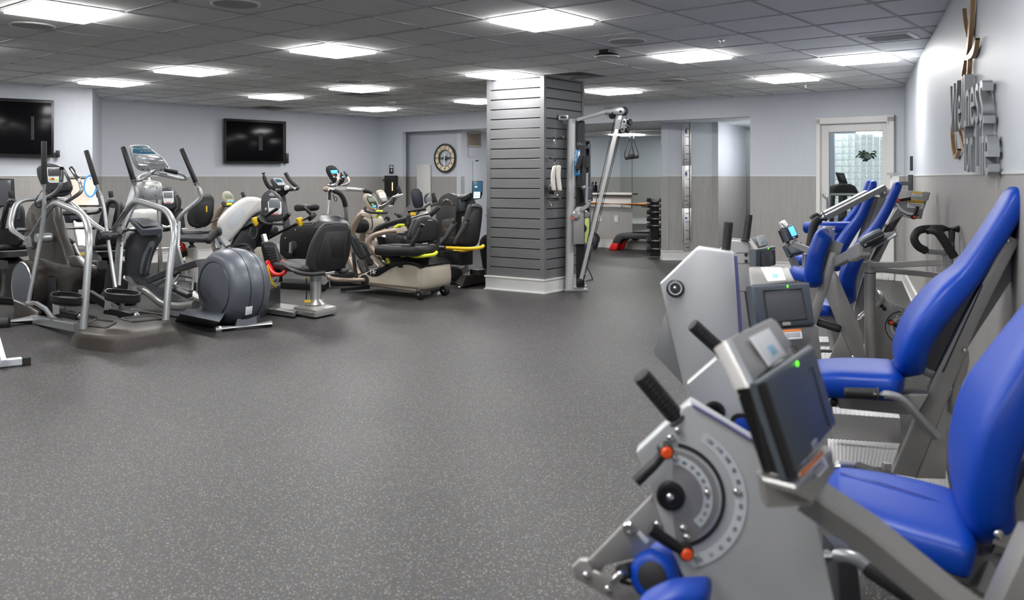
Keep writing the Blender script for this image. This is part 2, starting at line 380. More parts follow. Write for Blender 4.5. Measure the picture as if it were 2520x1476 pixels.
# ---- ceiling: grid and tiles
lamps = {(1, 2): 'square light panel left of centre, second from front of its row', (1, -2): 'large square light panel nearest the camera, right of centre', (5, -2): 'square light panel behind the round black ceiling device', (7, -4): 'square light panel closest to the right wall lettering',
         (9, -2): 'square light panel between the right wall and the white door', (-3, 2): 'large square light panel in the near left corner of ceiling', (1, 6): 'square light panel above the rear of the grey elliptical trainer', (1, 9): 'square light panel in front of the blank wall left of the middle television',
         (-3, 9): 'square light panel cut by the left edge above the left television', (5, 6): 'square light panel with a ceiling vent right behind it', (5, 9): 'square light panel above the middle television', (9, 10): 'small looking light panel farthest back near the wall corner',
         (9, 6): 'light panel partly hidden by the left edge of the slatted pillar', (5, 2): 'square light panel touching the top of the slatted pillar', (9, 2): 'square light panel right of the slatted pillar near the back wall',
         (-3, -2): None, (-3, 6): None, (-7, 2): None, (-7, -2): None, (-7, 6): None, (-7, -6): None, (-3, -6): None, (-9, -8): None, (-10, -2): None, (-10, 2): None}  # unseen panels added for light; the one beside the camera brightens the nearest machine
vents = {(6, 1), (6, 7), (7, 12)}
tl = MB().box((0, 0, .008), (.586, .586, .016)); tme = mesh_of('ceiling_tile', tl, M['tile'], Vector())
deck = struct('ceiling', MB().slab([(-11, -2.5, 2.62), (7, -2.5, 2.62), (7, 25, 2.62), (-11, 25, 2.62)], UP, .06, 0, 1, False), M['tile'])
def inroom(c):
    if (c-RW0).dot(RN) > .42 or (c-BW0).dot(BN) > .42: return False
    if (c-tv0).dot(tn) > .42: return False
    return True
def seen(c):
    if c.y < 4.2: return False
    px = CX+c.x*F/c.y; py = HY-(c.z-EYE)*F/c.y; return -60 < px < 2580 and py > -130
cells = []; hidden = MB()
for u in range(-16, 20):
    for v in range(-14, 20):
        c = lat(u+.5, v+.5)
        if not inroom(c) or c.y < -2.2 or c.x < fr0.x: continue
        if (u, v) in lamps or (u, v) in vents: continue
        if seen(c): cells.append(c)
        else: hidden.box(c+UP*.008, (.586, .586, .016), RL)
cells.sort(key=lambda c: c.y)
for c in cells[300:]: hidden.box(c+UP*.008, (.586, .586, .016), RL)
cells = cells[:300]
ry = math.atan2(LU.y, LU.x)
for c in cells:
    o = bpy.data.objects.new('ceiling_tile', tme); COL.objects.link(o); o.parent = deck; o.location = c; o.rotation_euler = (random.uniform(-.004, .004), random.uniform(-.004, .004), ry)
OFF['ceiling'] = Vector()
o = part('ceiling_tile_field', hidden, M['tile'], deck, stuff=True)
g = MB()
for u in range(-16, 21):
    for v in range(-14, 20):
        a = lat(u, v, CEIL-.003); c = lat(u+.5, v+.5)
        if a.y < -2.4 or not inroom(c) or a.x < fr0.x: continue
        g.box(lat(u+.5, v, CEIL-.002), (.586, .024, .006), RL); g.box(lat(u, v+.5, CEIL-.002), (.024, .61, .006), RL)
part('ceiling_grid', g, M['grid'], deck, stuff=True)
k = 0
for (u, v), lab in lamps.items():
    c = lat(u+.5, v+.5)
    if lab is None: k += 1
    t = thing('ceiling_light', lab or 'unseen square light panel added in the ceiling outside the view', 'ceiling light', c, 'square ceiling light panels' if lab else 'added light panels outside the view')
    fr = MB()
    for s in (-1, 1):
        fr.box(c+LU*(.288*s)+UP*.0, (.02, .596, .016), RL); fr.box(c+LV*(.288*s)+UP*.0, (.556, .02, .016), RL)
    part('frame', fr, M['trim'], t); part('diffuser', MB().slab([c+LU*(.278*i)+LV*(.278*j)-UP*.028 for i, j in ((-1, -1), (1, -1), (1, 1), (-1, 1))], UP, .034, .002, 1, False), M['lamp'], t)  # diffuser dropped below the frame; its glowing sides brighten the ceiling
for i, (px, Y) in enumerate(((1330, 15.6), (1930, 13.7))):  # unseen panels added to light the niche
    c = A(px, HY, Y); c.z = 2.24
    t = thing('ceiling_light', 'added square light panel hidden in the low niche ceiling', 'ceiling light', c, 'added light panels hidden in the niche'); part('diffuser', MB().box(c, (.55, .55, .012), RL), M['lamp'], t)
def disc_thing(name, label, cat, px, py, r, group):
    c = G(px, py, CEIL); t = thing(name, label, cat, c, group)
    part('rim', MB().lathe(c, -UP, [(r, -.004), (r, .008), (r*.93, .012), (r*.86, .006)], 32), M['trim'], t); part('grille', MB().lathe(c, -UP, [(r*.87, 0), (r*.87, .007), (r*.1, .01)], 32), M['speaker'], t)
for px, py, lab in ((580, 8, 'round speaker grille cut by the top edge of the picture'), (79, 62, 'round speaker grille below the near left light panel'), (1543, 100, 'round speaker grille just behind the nearest light panel and black device'), (1653, 197, 'round speaker grille between pillar and the lamp near the white door'), (862, 199, 'round speaker grille in front of the lamp that has a vent behind it'), (900, 259, 'round speaker grille in front of the farthest light panel')):
    disc_thing('ceiling_speaker', lab, 'speaker', px, py, .165, 'round ceiling speakers')
def vent(u, v, lab):
    c = lat(u+.5, v+.5); t = thing('ceiling_vent', lab, 'vent', c, 'square ceiling vents')
    fr = MB()
    for s in (-1, 1): fr.box(c+LU*(.285*s), (.03, .6, .016), RL); fr.box(c+LV*(.285*s), (.54, .03, .016), RL)
    part('frame', fr, M['speaker'], t)
    for i in range(1, 7):
        h = .27-i*.04; m = MB()
        for s in (-1, 1):
            for (ax, bx_) in ((LU, LV), (LV, LU)):
                a = c+ax*(h*s)+UP*.012; b = c+ax*((h+.03)*s)-UP*.008
                m.add([a-bx_*h, a+bx_*h, b+bx_*(h+.03), b-bx_*(h+.03)], [(0, 1, 2, 3)])
        part('louvre', m, M['speaker'], t)
    part('backing', MB().box(c+UP*.03, (.56, .56, .01), RL), M['ink'], t)
vent(6, 1, 'square louvred ceiling vent touching the top of the slatted pillar'); vent(6, 7, 'square louvred ceiling vent behind a lamp left of the pillar'); vent(7, 12, 'dark square vent near the wall above the middle television')
c = G(2190, 91, CEIL-.004); t = thing('ceiling_vent', 'white framed slotted air vent in the ceiling near the right wall', 'vent', c)
fr = MB()
for s in (-1, 1): fr.box(c+LU*(.17*s), (.04, .40, .016), RL); fr.box(c+LV*(.18*s), (.30, .04, .016), RL)
part('frame', fr, M['trim'], t); part('backing', MB().box(c+UP*.002, (.32, .34, .004), RL), M['dark'], t)
for i in range(6): part('louvre', MB().box(c+LU*(-.12+.048*i)-UP*.004, (.012, .32, .012), RL @ Matrix.Rotation(.5, 3, 'Y')), M['speaker'], t)
c = G(1494, 122, CEIL); t = thing('access_point', 'black and white oval device hanging below the ceiling in front of pillar', 'device', c)
part('bracket', MB().box(c-UP*.02, (.12, .10, .04), RL), M['ink'], t); part('shell', MB().lathe(c-UP*.032, -UP, [(.06, 0), (.10, .012), (.118, .03), (.11, .034)], 28), M['ink'], t); part('cover', MB().lathe(c-UP*.062, -UP, [(.117, 0), (.113, .012), (.06, .018)], 28), M['white'], t)
for px, py, lab in ((1776, 99, 'small sprinkler head in the ceiling above the lamp right of centre'), (1983, 206, 'small sprinkler head near the back wall and white door')):
    c = G(px, py, CEIL); t = thing('sprinkler', lab, 'sprinkler', c, 'fire sprinklers')
    part('escutcheon', MB().lathe(c, -UP, [(.03, 0), (.028, .004), (.01, .006)], 16), M['chrome'], t); m = MB().lathe(c, -UP, [(.008, 0), (.008, .035)], 8)
    for s in (-1, 1): m.tube([c-UP*.01+Vector((.008*s, 0, 0)), c-UP*.025+Vector((.016*s, 0, 0)), c-UP*.048+Vector((.004*s, 0, 0))], .003, 6)
    part('frame_arms', m, M['chrome'], t); part('deflector', MB().lathe(c-UP*.048, -UP, [(.018, 0), (.018, .003)], 16), M['chrome'], t)
c = G(962, 250, CEIL); t = thing('smoke_detector', 'small white domed detector on the ceiling near the far corner', 'detector', c)
part('base', MB().lathe(c, -UP, [(.075, 0), (.075, .02)], 24), M['white'], t); part('dome', MB().lathe(c-UP*.02, -UP, [(.06, 0), (.05, .03), (.02, .045)], 24), M['speaker'], t)
# ---- slatted pillar
C0 = Vector((.363, 10.0, 0)); CL = Vector((-.27, 10.42, 0)); CR = Vector((.855, 10.66, 0)); CB = CL+CR-C0
pil = struct('column', MB().slab([C0, CL, CB, CR], UP, 2.62, 0, 1, False), M['slatgap'])
sl = (2.56-.165)/20.35
for a, b in ((CL, C0), (C0, CR), (CR, CB), (CB, CL)):
    d = (b-a).normalized(); n = Vector((d.y, -d.x, 0)); L = (b-a).length
    for i in range(21):
        z0 = .165+i*sl; z1 = min(z0+sl-.011, 2.56); bow = .006 if i in (13, 14) else 0
        p, q = a+d*.022, b-d*.022
        m = MB().slab([p+UP*z0, q+UP*z0, q+UP*z1, (p+q)/2+UP*(z1+bow), p+UP*z1], n, .02, .003, 1, False)
        part('slat', m, M['slat'], pil)
for p, q in ((C0, 1), (CL, 1), (CR, 1), (CB, 1)):
    part('corner_trim', MB().box(p+UP*1.36, (.052, .052, 2.42), Matrix.Rotation(math.radians(-33), 3, 'Z')), M['slat'], pil)
def ringbox(k, z0, z1):
    c = (C0+CB)/2; return MB().slab([c+(p-c)*(1+k)+UP*z0 for p in (C0, CL, CB, CR)], UP, z1-z0, .002, 1, False)
b = struct('baseboard_pillar', ringbox(.09, 0, .15), M['trim']); struct('base_cap', ringbox(.12, .15, .17), M['trim'], b); struct('shoe_mould', ringbox(.125, 0, .018), M['trim'], b)
EYEV = Vector((0, 0, EYE))
def newell(pts):
    n = Vector()
    for i in range(len(pts)):
        a, b = pts[i], pts[(i+1) % len(pts)]; n += Vector(((a.y-b.y)*(a.z+b.z), (a.z-b.z)*(a.x+b.x), (a.x-b.x)*(a.y+b.y)))
    n.normalize(); return -n if n.dot(pts[0]-EYEV) > 0 else n
def plate(pts, th, r=.003, up=0.0, mb=None):                       # sheet whose front face (towards the room) is the outline
    n = newell(pts); return (mb or MB()).slab([p+n*up for p in pts], -n, th, r, 2, False)
def T2(Y, *q): return [A(x, y, Y) for x, y in q]
VD = Vector((.777, -.629, 0)); UD = Vector((.63, .777, 0))          # along / across the left-hand machines
def tube(p, r, seg=10, fil=.06): return MB().tube(p, r, seg, fil)
def bolt(p, n, r=.01, h=.008): return MB().lathe(p, n, [(r, 0), (r, h*.7), (r*.7, h)], 10)
def grip(a, b, r): return MB().lathe(a, b-a, [(r*.8, 0), (r, .01), (r, (b-a).length-.012), (r*.85, (b-a).length)], 14)
# =============================================================== elliptical trainer with the moulded step
t = thing('elliptical_trainer', 'brown grey elliptical trainer with silver hoop rails and moulded rear step', 'elliptical trainer', G(200, 810))
bot = [G(*q) for q in ((168, 847), (190, 856), (262, 867), (302, 866), (453, 837), (428, 792), (330, 790), (205, 800))]
top = [G(*q, .13) for q in ((190, 813), (206, 820), (262, 825), (292, 823), (421, 803), (420, 790), (332, 782), (214, 796))]
m = MB().ring([bot, [b*.45+q*.55+Vector((0, 0, .01)) for b, q in zip(bot, top)], [b*.08+q*.92 for b, q in zip(bot, top)], [q+(sum(top, Vector())/8-q)*.04 for q in top]])
st = part('step', m, M['step'], t, ang=50)
for q in (((208, 800), (262, 806), (286, 792), (236, 786)), ((300, 784), (330, 792), (400, 784), (372, 776))):
    part('step_recess', plate([G(*c, .1325) for c in q], .006, .003), M['rubber'], st)
    part('recess_rim', MB().tube([G(*c, .135) for c in q]+[G(*q[0], .135)], .012, 6, .03), M['step'], st)
for nm, pts, r in (('hand_rail', ((74, 590, 8.15), (131, 495, 8.0), (207, 528, 7.4), (222, 575, 7.1), (213, 700, 7.02), (205, 817, 6.96)), .029),
                   ('hand_rail', ((272, 577, 8.6), (330, 491, 8.4), (413, 518, 7.7), (432, 562, 7.4), (419, 650, 7.3), (408, 788, 7.2)), .029),
                   ('front_loop', ((68, 592, 8.2), (22, 562, 8.6), (40, 489, 8.9), (160, 489, 9.2), (188, 509, 9.15), (228, 551, 8.9), (268, 575, 8.65)), .026)):
    part(nm, tube(T(*pts), r, 14, .16), M['silver'], t)
part('cross_bar', tube(T((42, 566, 8.7), (234, 559, 8.85)), .025, 12), M['silver'], t)
for a, b in (((70, 580, 8.13), (74, 607, 8.13)), ((276, 568, 8.6), (288, 584, 8.58))):
    j = part('rail_joint', MB().bar(T(a, b), .05, .06), M['silver'], t)
    for f in (.25, .8): part('bolt', bolt(A(a[0]-5, a[1]+(b[1]-a[1])*f, 8.09), VD, .009), M['chrome'], j)
for hs in ((((108, 347, 7.95), (109, 453, 7.95)), ((109, 450, 7.95), (109, 525, 7.95), (100, 585, 7.95), (70, 747, 7.85))), (((212, 370, 8.55), (238, 455, 8.55)), ((238, 453, 8.55), (256, 505, 8.55), (264, 575, 8.5), (284, 708, 8.3)))):
    g = part('moving_arm', tube(T(*hs[1]), .019, 12, .1), M['silver'], t); a, b = T(*hs[0]); part('grip', grip(b, a, .0245), M['rubber'], g, 'black foam grip')
part('pivot', MB().lathe(A(88, 586, 8.05), UD, [(.04, 0), (.045, .02), (.045, .12), (.04, .14)], 16), M['silver'], t); part('pivot', MB().lathe(A(245, 580, 8.4), UD, [(.038, 0), (.043, .02), (.043, .16), (.03, .17)], 16), M['dark'], t)
pa = PL(A(110, HY, 8.45), -42)
part('tower', thick(pa, ((60, 620), (59, 545), (66, 514), (80, 494), (124, 480), (128, 520), (135, 558), (165, 640), (168, 700), (100, 700)), .05, .1, .03, 3, 1), M['brown'], t)
part('tower_panel', MB().slab(chaikin(pa.L(((66, 560), (70, 525), (82, 520), (92, 556), (92, 610), (70, 615)), .058), 1), -pa.n, .02, .008, 2, False), M['brown'], t)
part('body', thick(pa, ((66, 642), (96, 632), (125, 646), (168, 652), (192, 650), (204, 656), (202, 681), (176, 694), (172, 728), (142, 726), (137, 684), (109, 686), (106, 772), (45, 782), (41, 700)), .08, .14, .035, 3, 1), M['brown'], t, ang=50)
part('lower_shroud', MB().slab(T((40, 735, 8.2), (78, 752, 8.1), (100, 766, 8.05), (86, 790, 8.0), (39, 782, 8.15)), UD, .06, .02, 2), M['brown'], t); part('rear_fairing', plate(pa.L(((162, 630), (182, 630), (206, 658), (170, 655)), .09), .08, .02), M['brown'], t)
part('opening', plate(pa.L(((108, 684), (136, 682), (138, 775), (108, 773)), .085), .02), M['ink'], t)
dc = A(78, 703, 8.3)
d = part('flywheel_cover', MB().lathe(dc-UD*.08, UD, [(.15, -.01), (.222, 0), (.246, .012), (.25, .03), (.25, .16), (.23, .19)], 40), M['brown'], t)
part('disc', MB().lathe(dc-UD*.092, UD, [(.02, -.012), (.15, -.01), (.218, 0), (.215, .004)], 40), M['slate'], d, 'paler smooth cover disc'); part('disc_rim', MB().lathe(dc-UD*.09, UD, [(.222, 0), (.232, -.006), (.238, .004)], 40), M['silver'], d)
pc = PL(A(140, HY, 8.35), 12)
h = part('console', MB().slab(chaikin(pc.L(((90, 420), (100, 404), (122, 401), (150, 408), (160, 418), (178, 458), (176, 470), (163, 484), (128, 484), (106, 462))), 1), pc.n, .1, .02, 3), M['dark'], t)
part('face_plate', plate(pc.L(((115, 412), (150, 412), (166, 446), (158, 450), (122, 450), (118, 446)), .056), .008, .003), M['paper'], h, 'white key panel with small coloured marks'); part('screen', plate(pc.L(((117, 414), (148, 414), (146, 433), (118, 433)), .06), .006), M['lcddark'], h)
for x, y, mm in ((123, 440, 'yellow'), (130, 440, 'red'), (139, 441, 'led'), (150, 446, 'red')): part('key', plate(pc.L(((x-3, y-2), (x+3, y-2), (x+3, y+2), (x-3, y+2)), .061), .004), M[mm], h)
part('tray', MB().slab(pc.L(((128, 462), (176, 460), (174, 470), (132, 476)), .03), pc.n, .1, .01), M['black'], t)
for hs in ((((152, 415, 8.0), (151, 441, 8.05)), ((151, 440, 8.05), (149, 462, 8.1), (130, 479, 8.2), (88, 499, 8.4))), (((176, 415, 8.5), (194, 443, 8.45)), ((194, 442, 8.45), (203, 466, 8.4), (195, 477, 8.4), (158, 500, 8.5)))):
    g = part('hand_bar', tube(T(*hs[1]), .018, 12, .09), M['silver'], t); a, b = T(*hs[0]); part('pulse_grip', grip(b, a, .021), M['chrome'], g); part('end_cap', grip(a+(b-a)*.06, a+(a-b)*.1, .0215), M['black'], g)
part('neck', MB().bar(T((126, 478, 8.4), (108, 520, 8.5)), .1, .08), M['dark'], t)
part('coiled_cord', tube(T((104, 468, 8.2), (86, 492, 8.15), (87, 506, 8.15), (98, 513, 8.2), (104, 500, 8.3)), .006, 6, .05), M['black'], t)
part('frame_rail', MB().bar(T((82, 785, 8.0), (190, 806, 7.25)), .06, .075), M['silver'], t); part('frame_rail', MB().bar(T((222, 724, 8.6), (330, 790, 7.5)), .05, .08), M['black'], t)
f = part('stabiliser', tube(T((-60, 797, 7.72), (88, 786, 7.98)), .045, 16), M['silver'], t); part('end_cap', grip(A(24, 794, 7.80), A(-62, 797, 7.7), .053), M['rubber'], f, 'black rubber end cap')
for q, dx in ((((124, 727), (140, 722), (170, 724), (196, 731), (203, 736)), 0), (((252, 711), (284, 707), (310, 720), (346, 729), (350, 738)), 1)):
    Yp = 7.65 if not dx else 7.85
    base = [G(x, y, .33 if not dx else .36) for x, y in (((120, 745), (203, 752), (206, 735), (128, 730)) if not dx else ((256, 738), (345, 744), (347, 730), (258, 722)))]
    p = part('pedal', MB().slab(chaikin(base, 2), UP, .035, .01), M['rubber'], t)
    w = MB(); cb = chaikin(base, 2)
    w.ring([[v-UP*.01 for v in cb], [v+UP*.05 for v in cb], [v+(sum(cb, Vector())/len(cb)-v)*.09+UP*.05 for v in cb], [v+(sum(cb, Vector())/len(cb)-v)*.09+UP*.02 for v in cb]], cap=False)
    part('pedal_rim', w, M['black'], p)
    if not dx: b1, b2 = T((135, 718, 7.5), (138, 773, 7.5)), T((198, 712, 7.9), (198, 740, 7.9))
    else: b1, b2 = T((270, 710, 7.6), (264, 762, 7.6)), T((330, 705, 8.1), (328, 730, 8.1))
    part('pedal_bracket', MB().bar(b1, .05, .022, VD), M['alu'], p); part('pedal_bracket', MB().bar(b2, .045, .02, VD), M['alu'], p)
    mm = T((136, 768, 7.55), (165, 772, 7.6), (196, 778, 7.6)) if not dx else T((262, 762, 7.65), (300, 768, 7.65), (334, 776, 7.55))
    part('pedal_carriage', MB().bar(mm, .1, .06), M['black'], t); rr = mm[2]; part('roller', MB().lathe(rr-VD*.03, VD, [(.03, 0), (.034, .01), (.034, .06), (.02, .07)], 14), M['chrome'], t)
    part('pedal_tie', tube([mm[1]+UP*.03, mm[1]+UP*.12], .03, 10), M['dark'], p)
part('link_arm', MB().bar(T((68, 746, 7.85), (89, 746, 7.8), (112, 760, 7.7), (129, 783, 7.6), (150, 786, 7.55)), .03, .035), M['silver'], t); part('link_pin', MB().lathe(A(68, 747, 7.83), UD, [(.02, -.02), (.022, 0), (.022, .05)], 12), M['silver'], t)
# =============================================================== rear drive elliptical
t = thing('elliptical_trainer', 'slate grey elliptical trainer with big round drum housing and silver arms', 'elliptical trainer', G(560, 800))
dc = A(574, 704, 8.02); R = .358
dr = part('drum', MB().lathe(dc-UD*.20, UD, [(R*.66, 0), (R*.78, .004), (R*.86, .02), (R*.95, .07), (R*.99, .14), (R, .19), (R*.985, .24), (R*.93, .32), (R*.82, .40), (R*.6, .45), (.02, .46)], 56), M['slate'], t, ang=50)
part('side_cover', MB().lathe(dc-UD*.205, UD, [(.03, -.004), (R*.6, -.002), (R*.655, .004), (R*.65, .01)], 48), M['slate'], dr, 'glossy round side cover'); part('cover_rim', MB().lathe(dc-UD*.2, UD, [(R*.655, .002), (R*.68, -.008), (R*.71, .004), (R*.70, .012)], 48), M['dark'], dr)
for s in (.15, .30): part('seam', MB().lathe(dc-UD*.20, UD, [(R*1.0015 if s < .2 else R*.952, s-.002), (R*1.003 if s < .2 else R*.954, s), (R*1.0015 if s < .2 else R*.949, s+.002)], 56), M['black'], dr)
part('latch', MB().box(A(476, 705, 7.78), (.03, .05, .07)), M['black'], dr)
pb = PL(A(612, HY, 7.68), 50)
part('rating_label', plate(pb.L(((605, 755), (622, 753), (620, 772), (604, 776))), .004), M['palegrey'], dr)
part('drum_foot', MB().ring([[G(*q) for q in ((580, 806), (632, 796), (650, 770), (560, 782))], [G(*q, .28) for q in ((594, 722), (630, 718), (640, 706), (585, 712))]]), M['slate'], t)
part('base_cover', MB().ring([[G(*q) for q in ((430, 790), (524, 806), (560, 778), (470, 764))], [G(*q, .13) for q in ((443, 772), (540, 792), (560, 762), (462, 758))]]), M['slate'], t)
f = part('rear_stabiliser', tube(T((535, 810, 7.55), (668, 796, 7.8)), .028, 14), M['silver'], t); part('end_cap', grip(A(545, 809, 7.56), A(531, 811, 7.54), .031), M['alu'], f)
part('front_stabiliser', tube(T((325, 763, 8.75), (450, 780, 8.3)), .022, 12), M['silver'], t)
for s in (0, 1):
    o = UD*(.38*s)
    part('side_rail', MB().tube([p+o for p in T((312, 684, 8.85), (370, 722, 8.55), (404, 750, 8.35), (445, 755, 8.2), (482, 750, 8.05))], .043, 14, .1), M['alu'], t)
dk = [G(x, y, .33) for x, y in ((322, 700), (372, 690), (478, 748), (420, 760))]
part('deck', MB().slab(T((316, 676, 8.85), (376, 672, 9.1), (408, 716, 8.7), (478, 738, 8.2), (474, 748, 8.1), (398, 738, 8.35)), UP, .03, .01), M['dark'], t)
pt = PL(A(350, HY, 8.95), 18)
tw = part('tower', MB().slab(chaikin(pt.L(((310, 690), (308, 640), (312, 574), (348, 565), (398, 572), (398, 590), (386, 608), (372, 640), (362, 690))), 1), pt.n, .2, .03, 3), M['dark'], t)
part('tower_rib', MB().slab(chaikin(pt.L(((340, 676), (346, 640), (360, 605), (372, 588), (384, 596), (372, 625), (362, 676)), .1), 1), pt.n, .05, .015), M['slate'], tw); part('slot', MB().slab(chaikin(pt.L(((350, 674), (356, 640), (369, 608), (376, 608), (364, 640), (357, 674)), .13), 1), pt.n, .01, .002), M['ink'], tw)
hd = part('tray_head', MB().ring([T((318, 545, 8.6), (349, 580, 8.55), (399, 577, 8.75), (401, 562, 8.95), (365, 545, 9.2)), T((319, 537, 8.6), (350, 566, 8.5), (398, 563, 8.72), (388, 547, 9.0), (366, 535, 9.2))]), M['slate'], t); part('tray_recess', plate(T((330, 542, 8.65), (353, 558, 8.55), (388, 556, 8.8), (366, 539, 9.1)), .004, .002, .004), M['dark'], hd)
for a, b in (((294, 566, 8.55), (342, 564, 8.8)), ((394, 560, 9.0), (430, 558, 9.2))): part('pivot_tube', tube(T(a, b), .042, 16), M['alu'], t)
for gp, arm, br in ((((303, 361, 8.75), (330, 448, 8.75)), ((330, 450, 8.75), (337, 472, 8.75), (336, 490, 8.75), (312, 545, 8.7), (300, 575, 8.65)), ((300, 572, 8.62), (294, 610, 8.6), (287, 706, 8.4))),
                    (((447, 366, 9.25), (485, 455, 9.25)), ((484, 452, 9.25), (496, 477, 9.25), (491, 491, 9.25), (445, 527, 9.2), (436, 545, 9.2)), ((436, 545, 9.2), (433, 610, 9.15), (445, 660, 9.0)))):
    g = part('moving_arm', tube(T(*arm), .023, 12, .12), M['silver'], t); a, b = T(*gp); part('grip', grip(b, a, .026), M['black'], g, 'glossy black grip'); part('collar', grip(b+(b-a)*.0, b+(a-b)*.08, .028), M['slate'], g)
    l = part('lever', MB().bar(T(*br), .03, .1, VD), M['silver'], t)
    for k in range(3): part('bolt', bolt(A(br[0][0]+1-k*1.5, br[0][1]+8+k*12, br[0][2]-.06), -UD, .012), M['chrome'], l)
part('arm_gusset', MB().slab(T((325, 456, 8.78), (340, 462, 8.78), (340, 500, 8.78), (300, 560, 8.7), (305, 525, 8.72)), UD, .025, .006), M['silver'], t)
for px0, py0, px1, py1, Y in ((364, 690, 487, 647, 8.5),): part('pedal_arm', MB().bar(T((px0, py0, Y), (420, 668, 8.45), (px1, py1, 8.35)), .06, .065), M['dark'], t)
part('link_tube', tube(T((335, 726, 8.6), (360, 716, 8.6), (412, 686, 8.5), (430, 674, 8.45)), .017, 10, .1), M['silver'], t); part('link_knob', MB().lathe(A(434, 674, 8.38), VD, [(.03, -.03), (.035, 0), (.03, .04)], 12), M['black'], t)
fp = [G(x, y, .36) for x, y in ((424, 715), (472, 735), (476, 700), (440, 692))]
p = part('pedal', MB().slab(chaikin(fp, 1), UP, .04, .01), M['black'], t); part('pedal_rim', MB().tube([v+UP*.06 for v in fp]+[fp[0]+UP*.06], .012, 8, .06), M['dark'], p)
part('post', tube(T((391, 485, 9.15), (395, 672, 9.1)), .032, 14), M['alu'], t)
pq = PL(A(368, HY, 9.05), 20)
bx_ = part('mount_box', MB().slab(chaikin(pq.L(((336, 450), (342, 444), (390, 445), (399, 454), (400, 489), (382, 492), (341, 490), (334, 470))), 1), pq.n, .1, .015), M['alu'], t)
fpn = part('mount_plate', plate(chaikin(pq.L(((341, 458), (388, 456), (394, 462), (396, 490), (382, 492), (340, 490)), .056), 1), .01), M['silver'], bx_)
for x, y in ((355, 464), (386, 463), (353, 483), (383, 482)): part('screw', bolt(pq(x, y, .064), pq.n, .006, .004), M['ink'], bx_)
part('neck', tube(T((367, 425, 9.1), (365, 450, 9.05)), [.024, .036], 14), M['alu'], t)
pk_ = PL(A(368, HY, 9.0), 14)
cs = part('console', MB().slab(chaikin(pk_.L(((317, 362), (323, 357), (362, 357), (372, 366), (390, 380), (400, 386), (416, 410), (419, 416), (400, 422), (363, 422), (342, 420), (331, 408), (324, 390))), 1), pk_.n, .05, .012), M['silver'], t)
part('display', plate(pk_.L(((328, 360), (361, 360), (385, 379), (350, 379), (326, 376)), .028), .004), M['lcddeep'], cs, 'dark glossy display with tiny green text')
for k in range(4): part('readout', plate(pk_.L(((340+k*9, 365), (346+k*9, 365), (348+k*9, 367), (342+k*9, 367)), .031), .002), M['lcdg'], cs); part('readout', plate(pk_.L(((344+k*9, 371), (350+k*9, 371), (352+k*9, 373), (346+k*9, 373)), .031), .002), M['lcdg'], cs)
part('book_rest', plate(pk_.L(((327, 383), (393, 382), (411, 405), (342, 408)), .034), .006), M['clear'], cs); part('label_sheet', plate(pk_.L(((330, 384), (391, 384), (408, 404), (341, 406)), .028), .003), M['paper'], cs, 'pale instruction panel')
for x, y in ((342, 409), (413, 410), (352, 417), (365, 417), (396, 417)): part('button', bolt(pk_(x, y, .026), pk_.n, .008), M['dark'], cs)
hb = part('handlebar', tube(T((383, 415, 8.8), (370, 428, 8.78), (346, 444, 8.72), (336, 443, 8.75), (347, 430, 8.85), (376, 426, 8.95), (392, 429, 9.0), (450, 441, 9.1), (461, 439, 9.1), (452, 428, 9.08), (406, 418, 8.95)), .019, 12, .06), M['silver'], t)
part('grip', grip(A(437, 425, 9.04), A(405, 417, 8.94), .024), M['black'], hb); part('grip', grip(A(370, 428, 8.78), A(383, 415, 8.8), .022), M['chrome'], hb)
# =============================================================== recumbent steppers with swivel chair (two)
def sci_chair(t, back_px, Y, s, seat_px, seatw):
    bp = PL(A(sum(q[0] for q in back_px)/len(back_px), HY, Y), 12); bk = part('backrest', MB().slab(chaikin(bp.L(back_px), 1), bp.n, .09*s, .03*s, 4), M['vinyl'], t, ang=60); return bk, bp
t = thing('recumbent_stepper', 'recumbent stepper with white shell, red pedal stirrups and black swivel chair', 'recumbent stepper', G(770, 770))
bk, bp = sci_chair(t, ((797, 550), (830, 546), (857, 549), (866, 572), (862, 615), (858, 636), (843, 666), (782, 674), (757, 664), (754, 640), (766, 590), (784, 560)), 8.55, 1.2, None, 0)
part('back_shell', MB().slab((bp.L(((800, 570), (858, 566), (852, 640), (838, 662), (785, 668), (778, 640)), .06)), bp.n, .03, .012), M['black'], bk); part('back_panel', MB().slab((bp.L(((812, 580), (848, 578), (845, 630), (818, 632)), .077)), bp.n, .012, .005), M['black'], bk)
part('side_bolster', MB().slab(chaikin([p-VD*.04 for p in bp.L(((756, 650), (770, 590), (800, 552), (812, 558), (790, 600), (782, 668), (760, 664)), .03)], 2), bp.n, .09, .04, 3), M['dark'], bk, ang=60)
part('back_top', MB().tube([bp(x, y, .03) for x, y in ((798, 553), (830, 549), (856, 553))], .02, 10), M['dark'], bk)
part('seat', MB().pad([A(790, 662, 8.55), A(750, 655, 8.75), A(715, 650, 8.95), A(702, 651, 9.02)], [.42, .44, .42, .3], .1, UD, e=.6), M['vinyl'], t, ang=60)
for q in (((697, 650, 8.6), (735, 672, 8.3), (768, 676, 8.25), (800, 672, 8.3)), ((823, 668, 8.5), (850, 669, 8.6), (857, 660, 8.75), (848, 654, 8.8))): part('arm_bar', tube(T(*q), .021, 12, .08), M['rubber'], t)
part('seat_mount', MB().slab([A(778, 678, 8.4), A(826, 670, 8.5), A(840, 664, 8.75), A(790, 668, 8.75)], UP, .03, .005), M['alu'], t)
part('swivel_collar', MB().lathe(Vector((A(777, HY, 8.6).x, 8.6, .36)), UP, [(.058, -.04), (.058, .02), (.066, .022), (.066, .03)], 24), M['silver'], t)
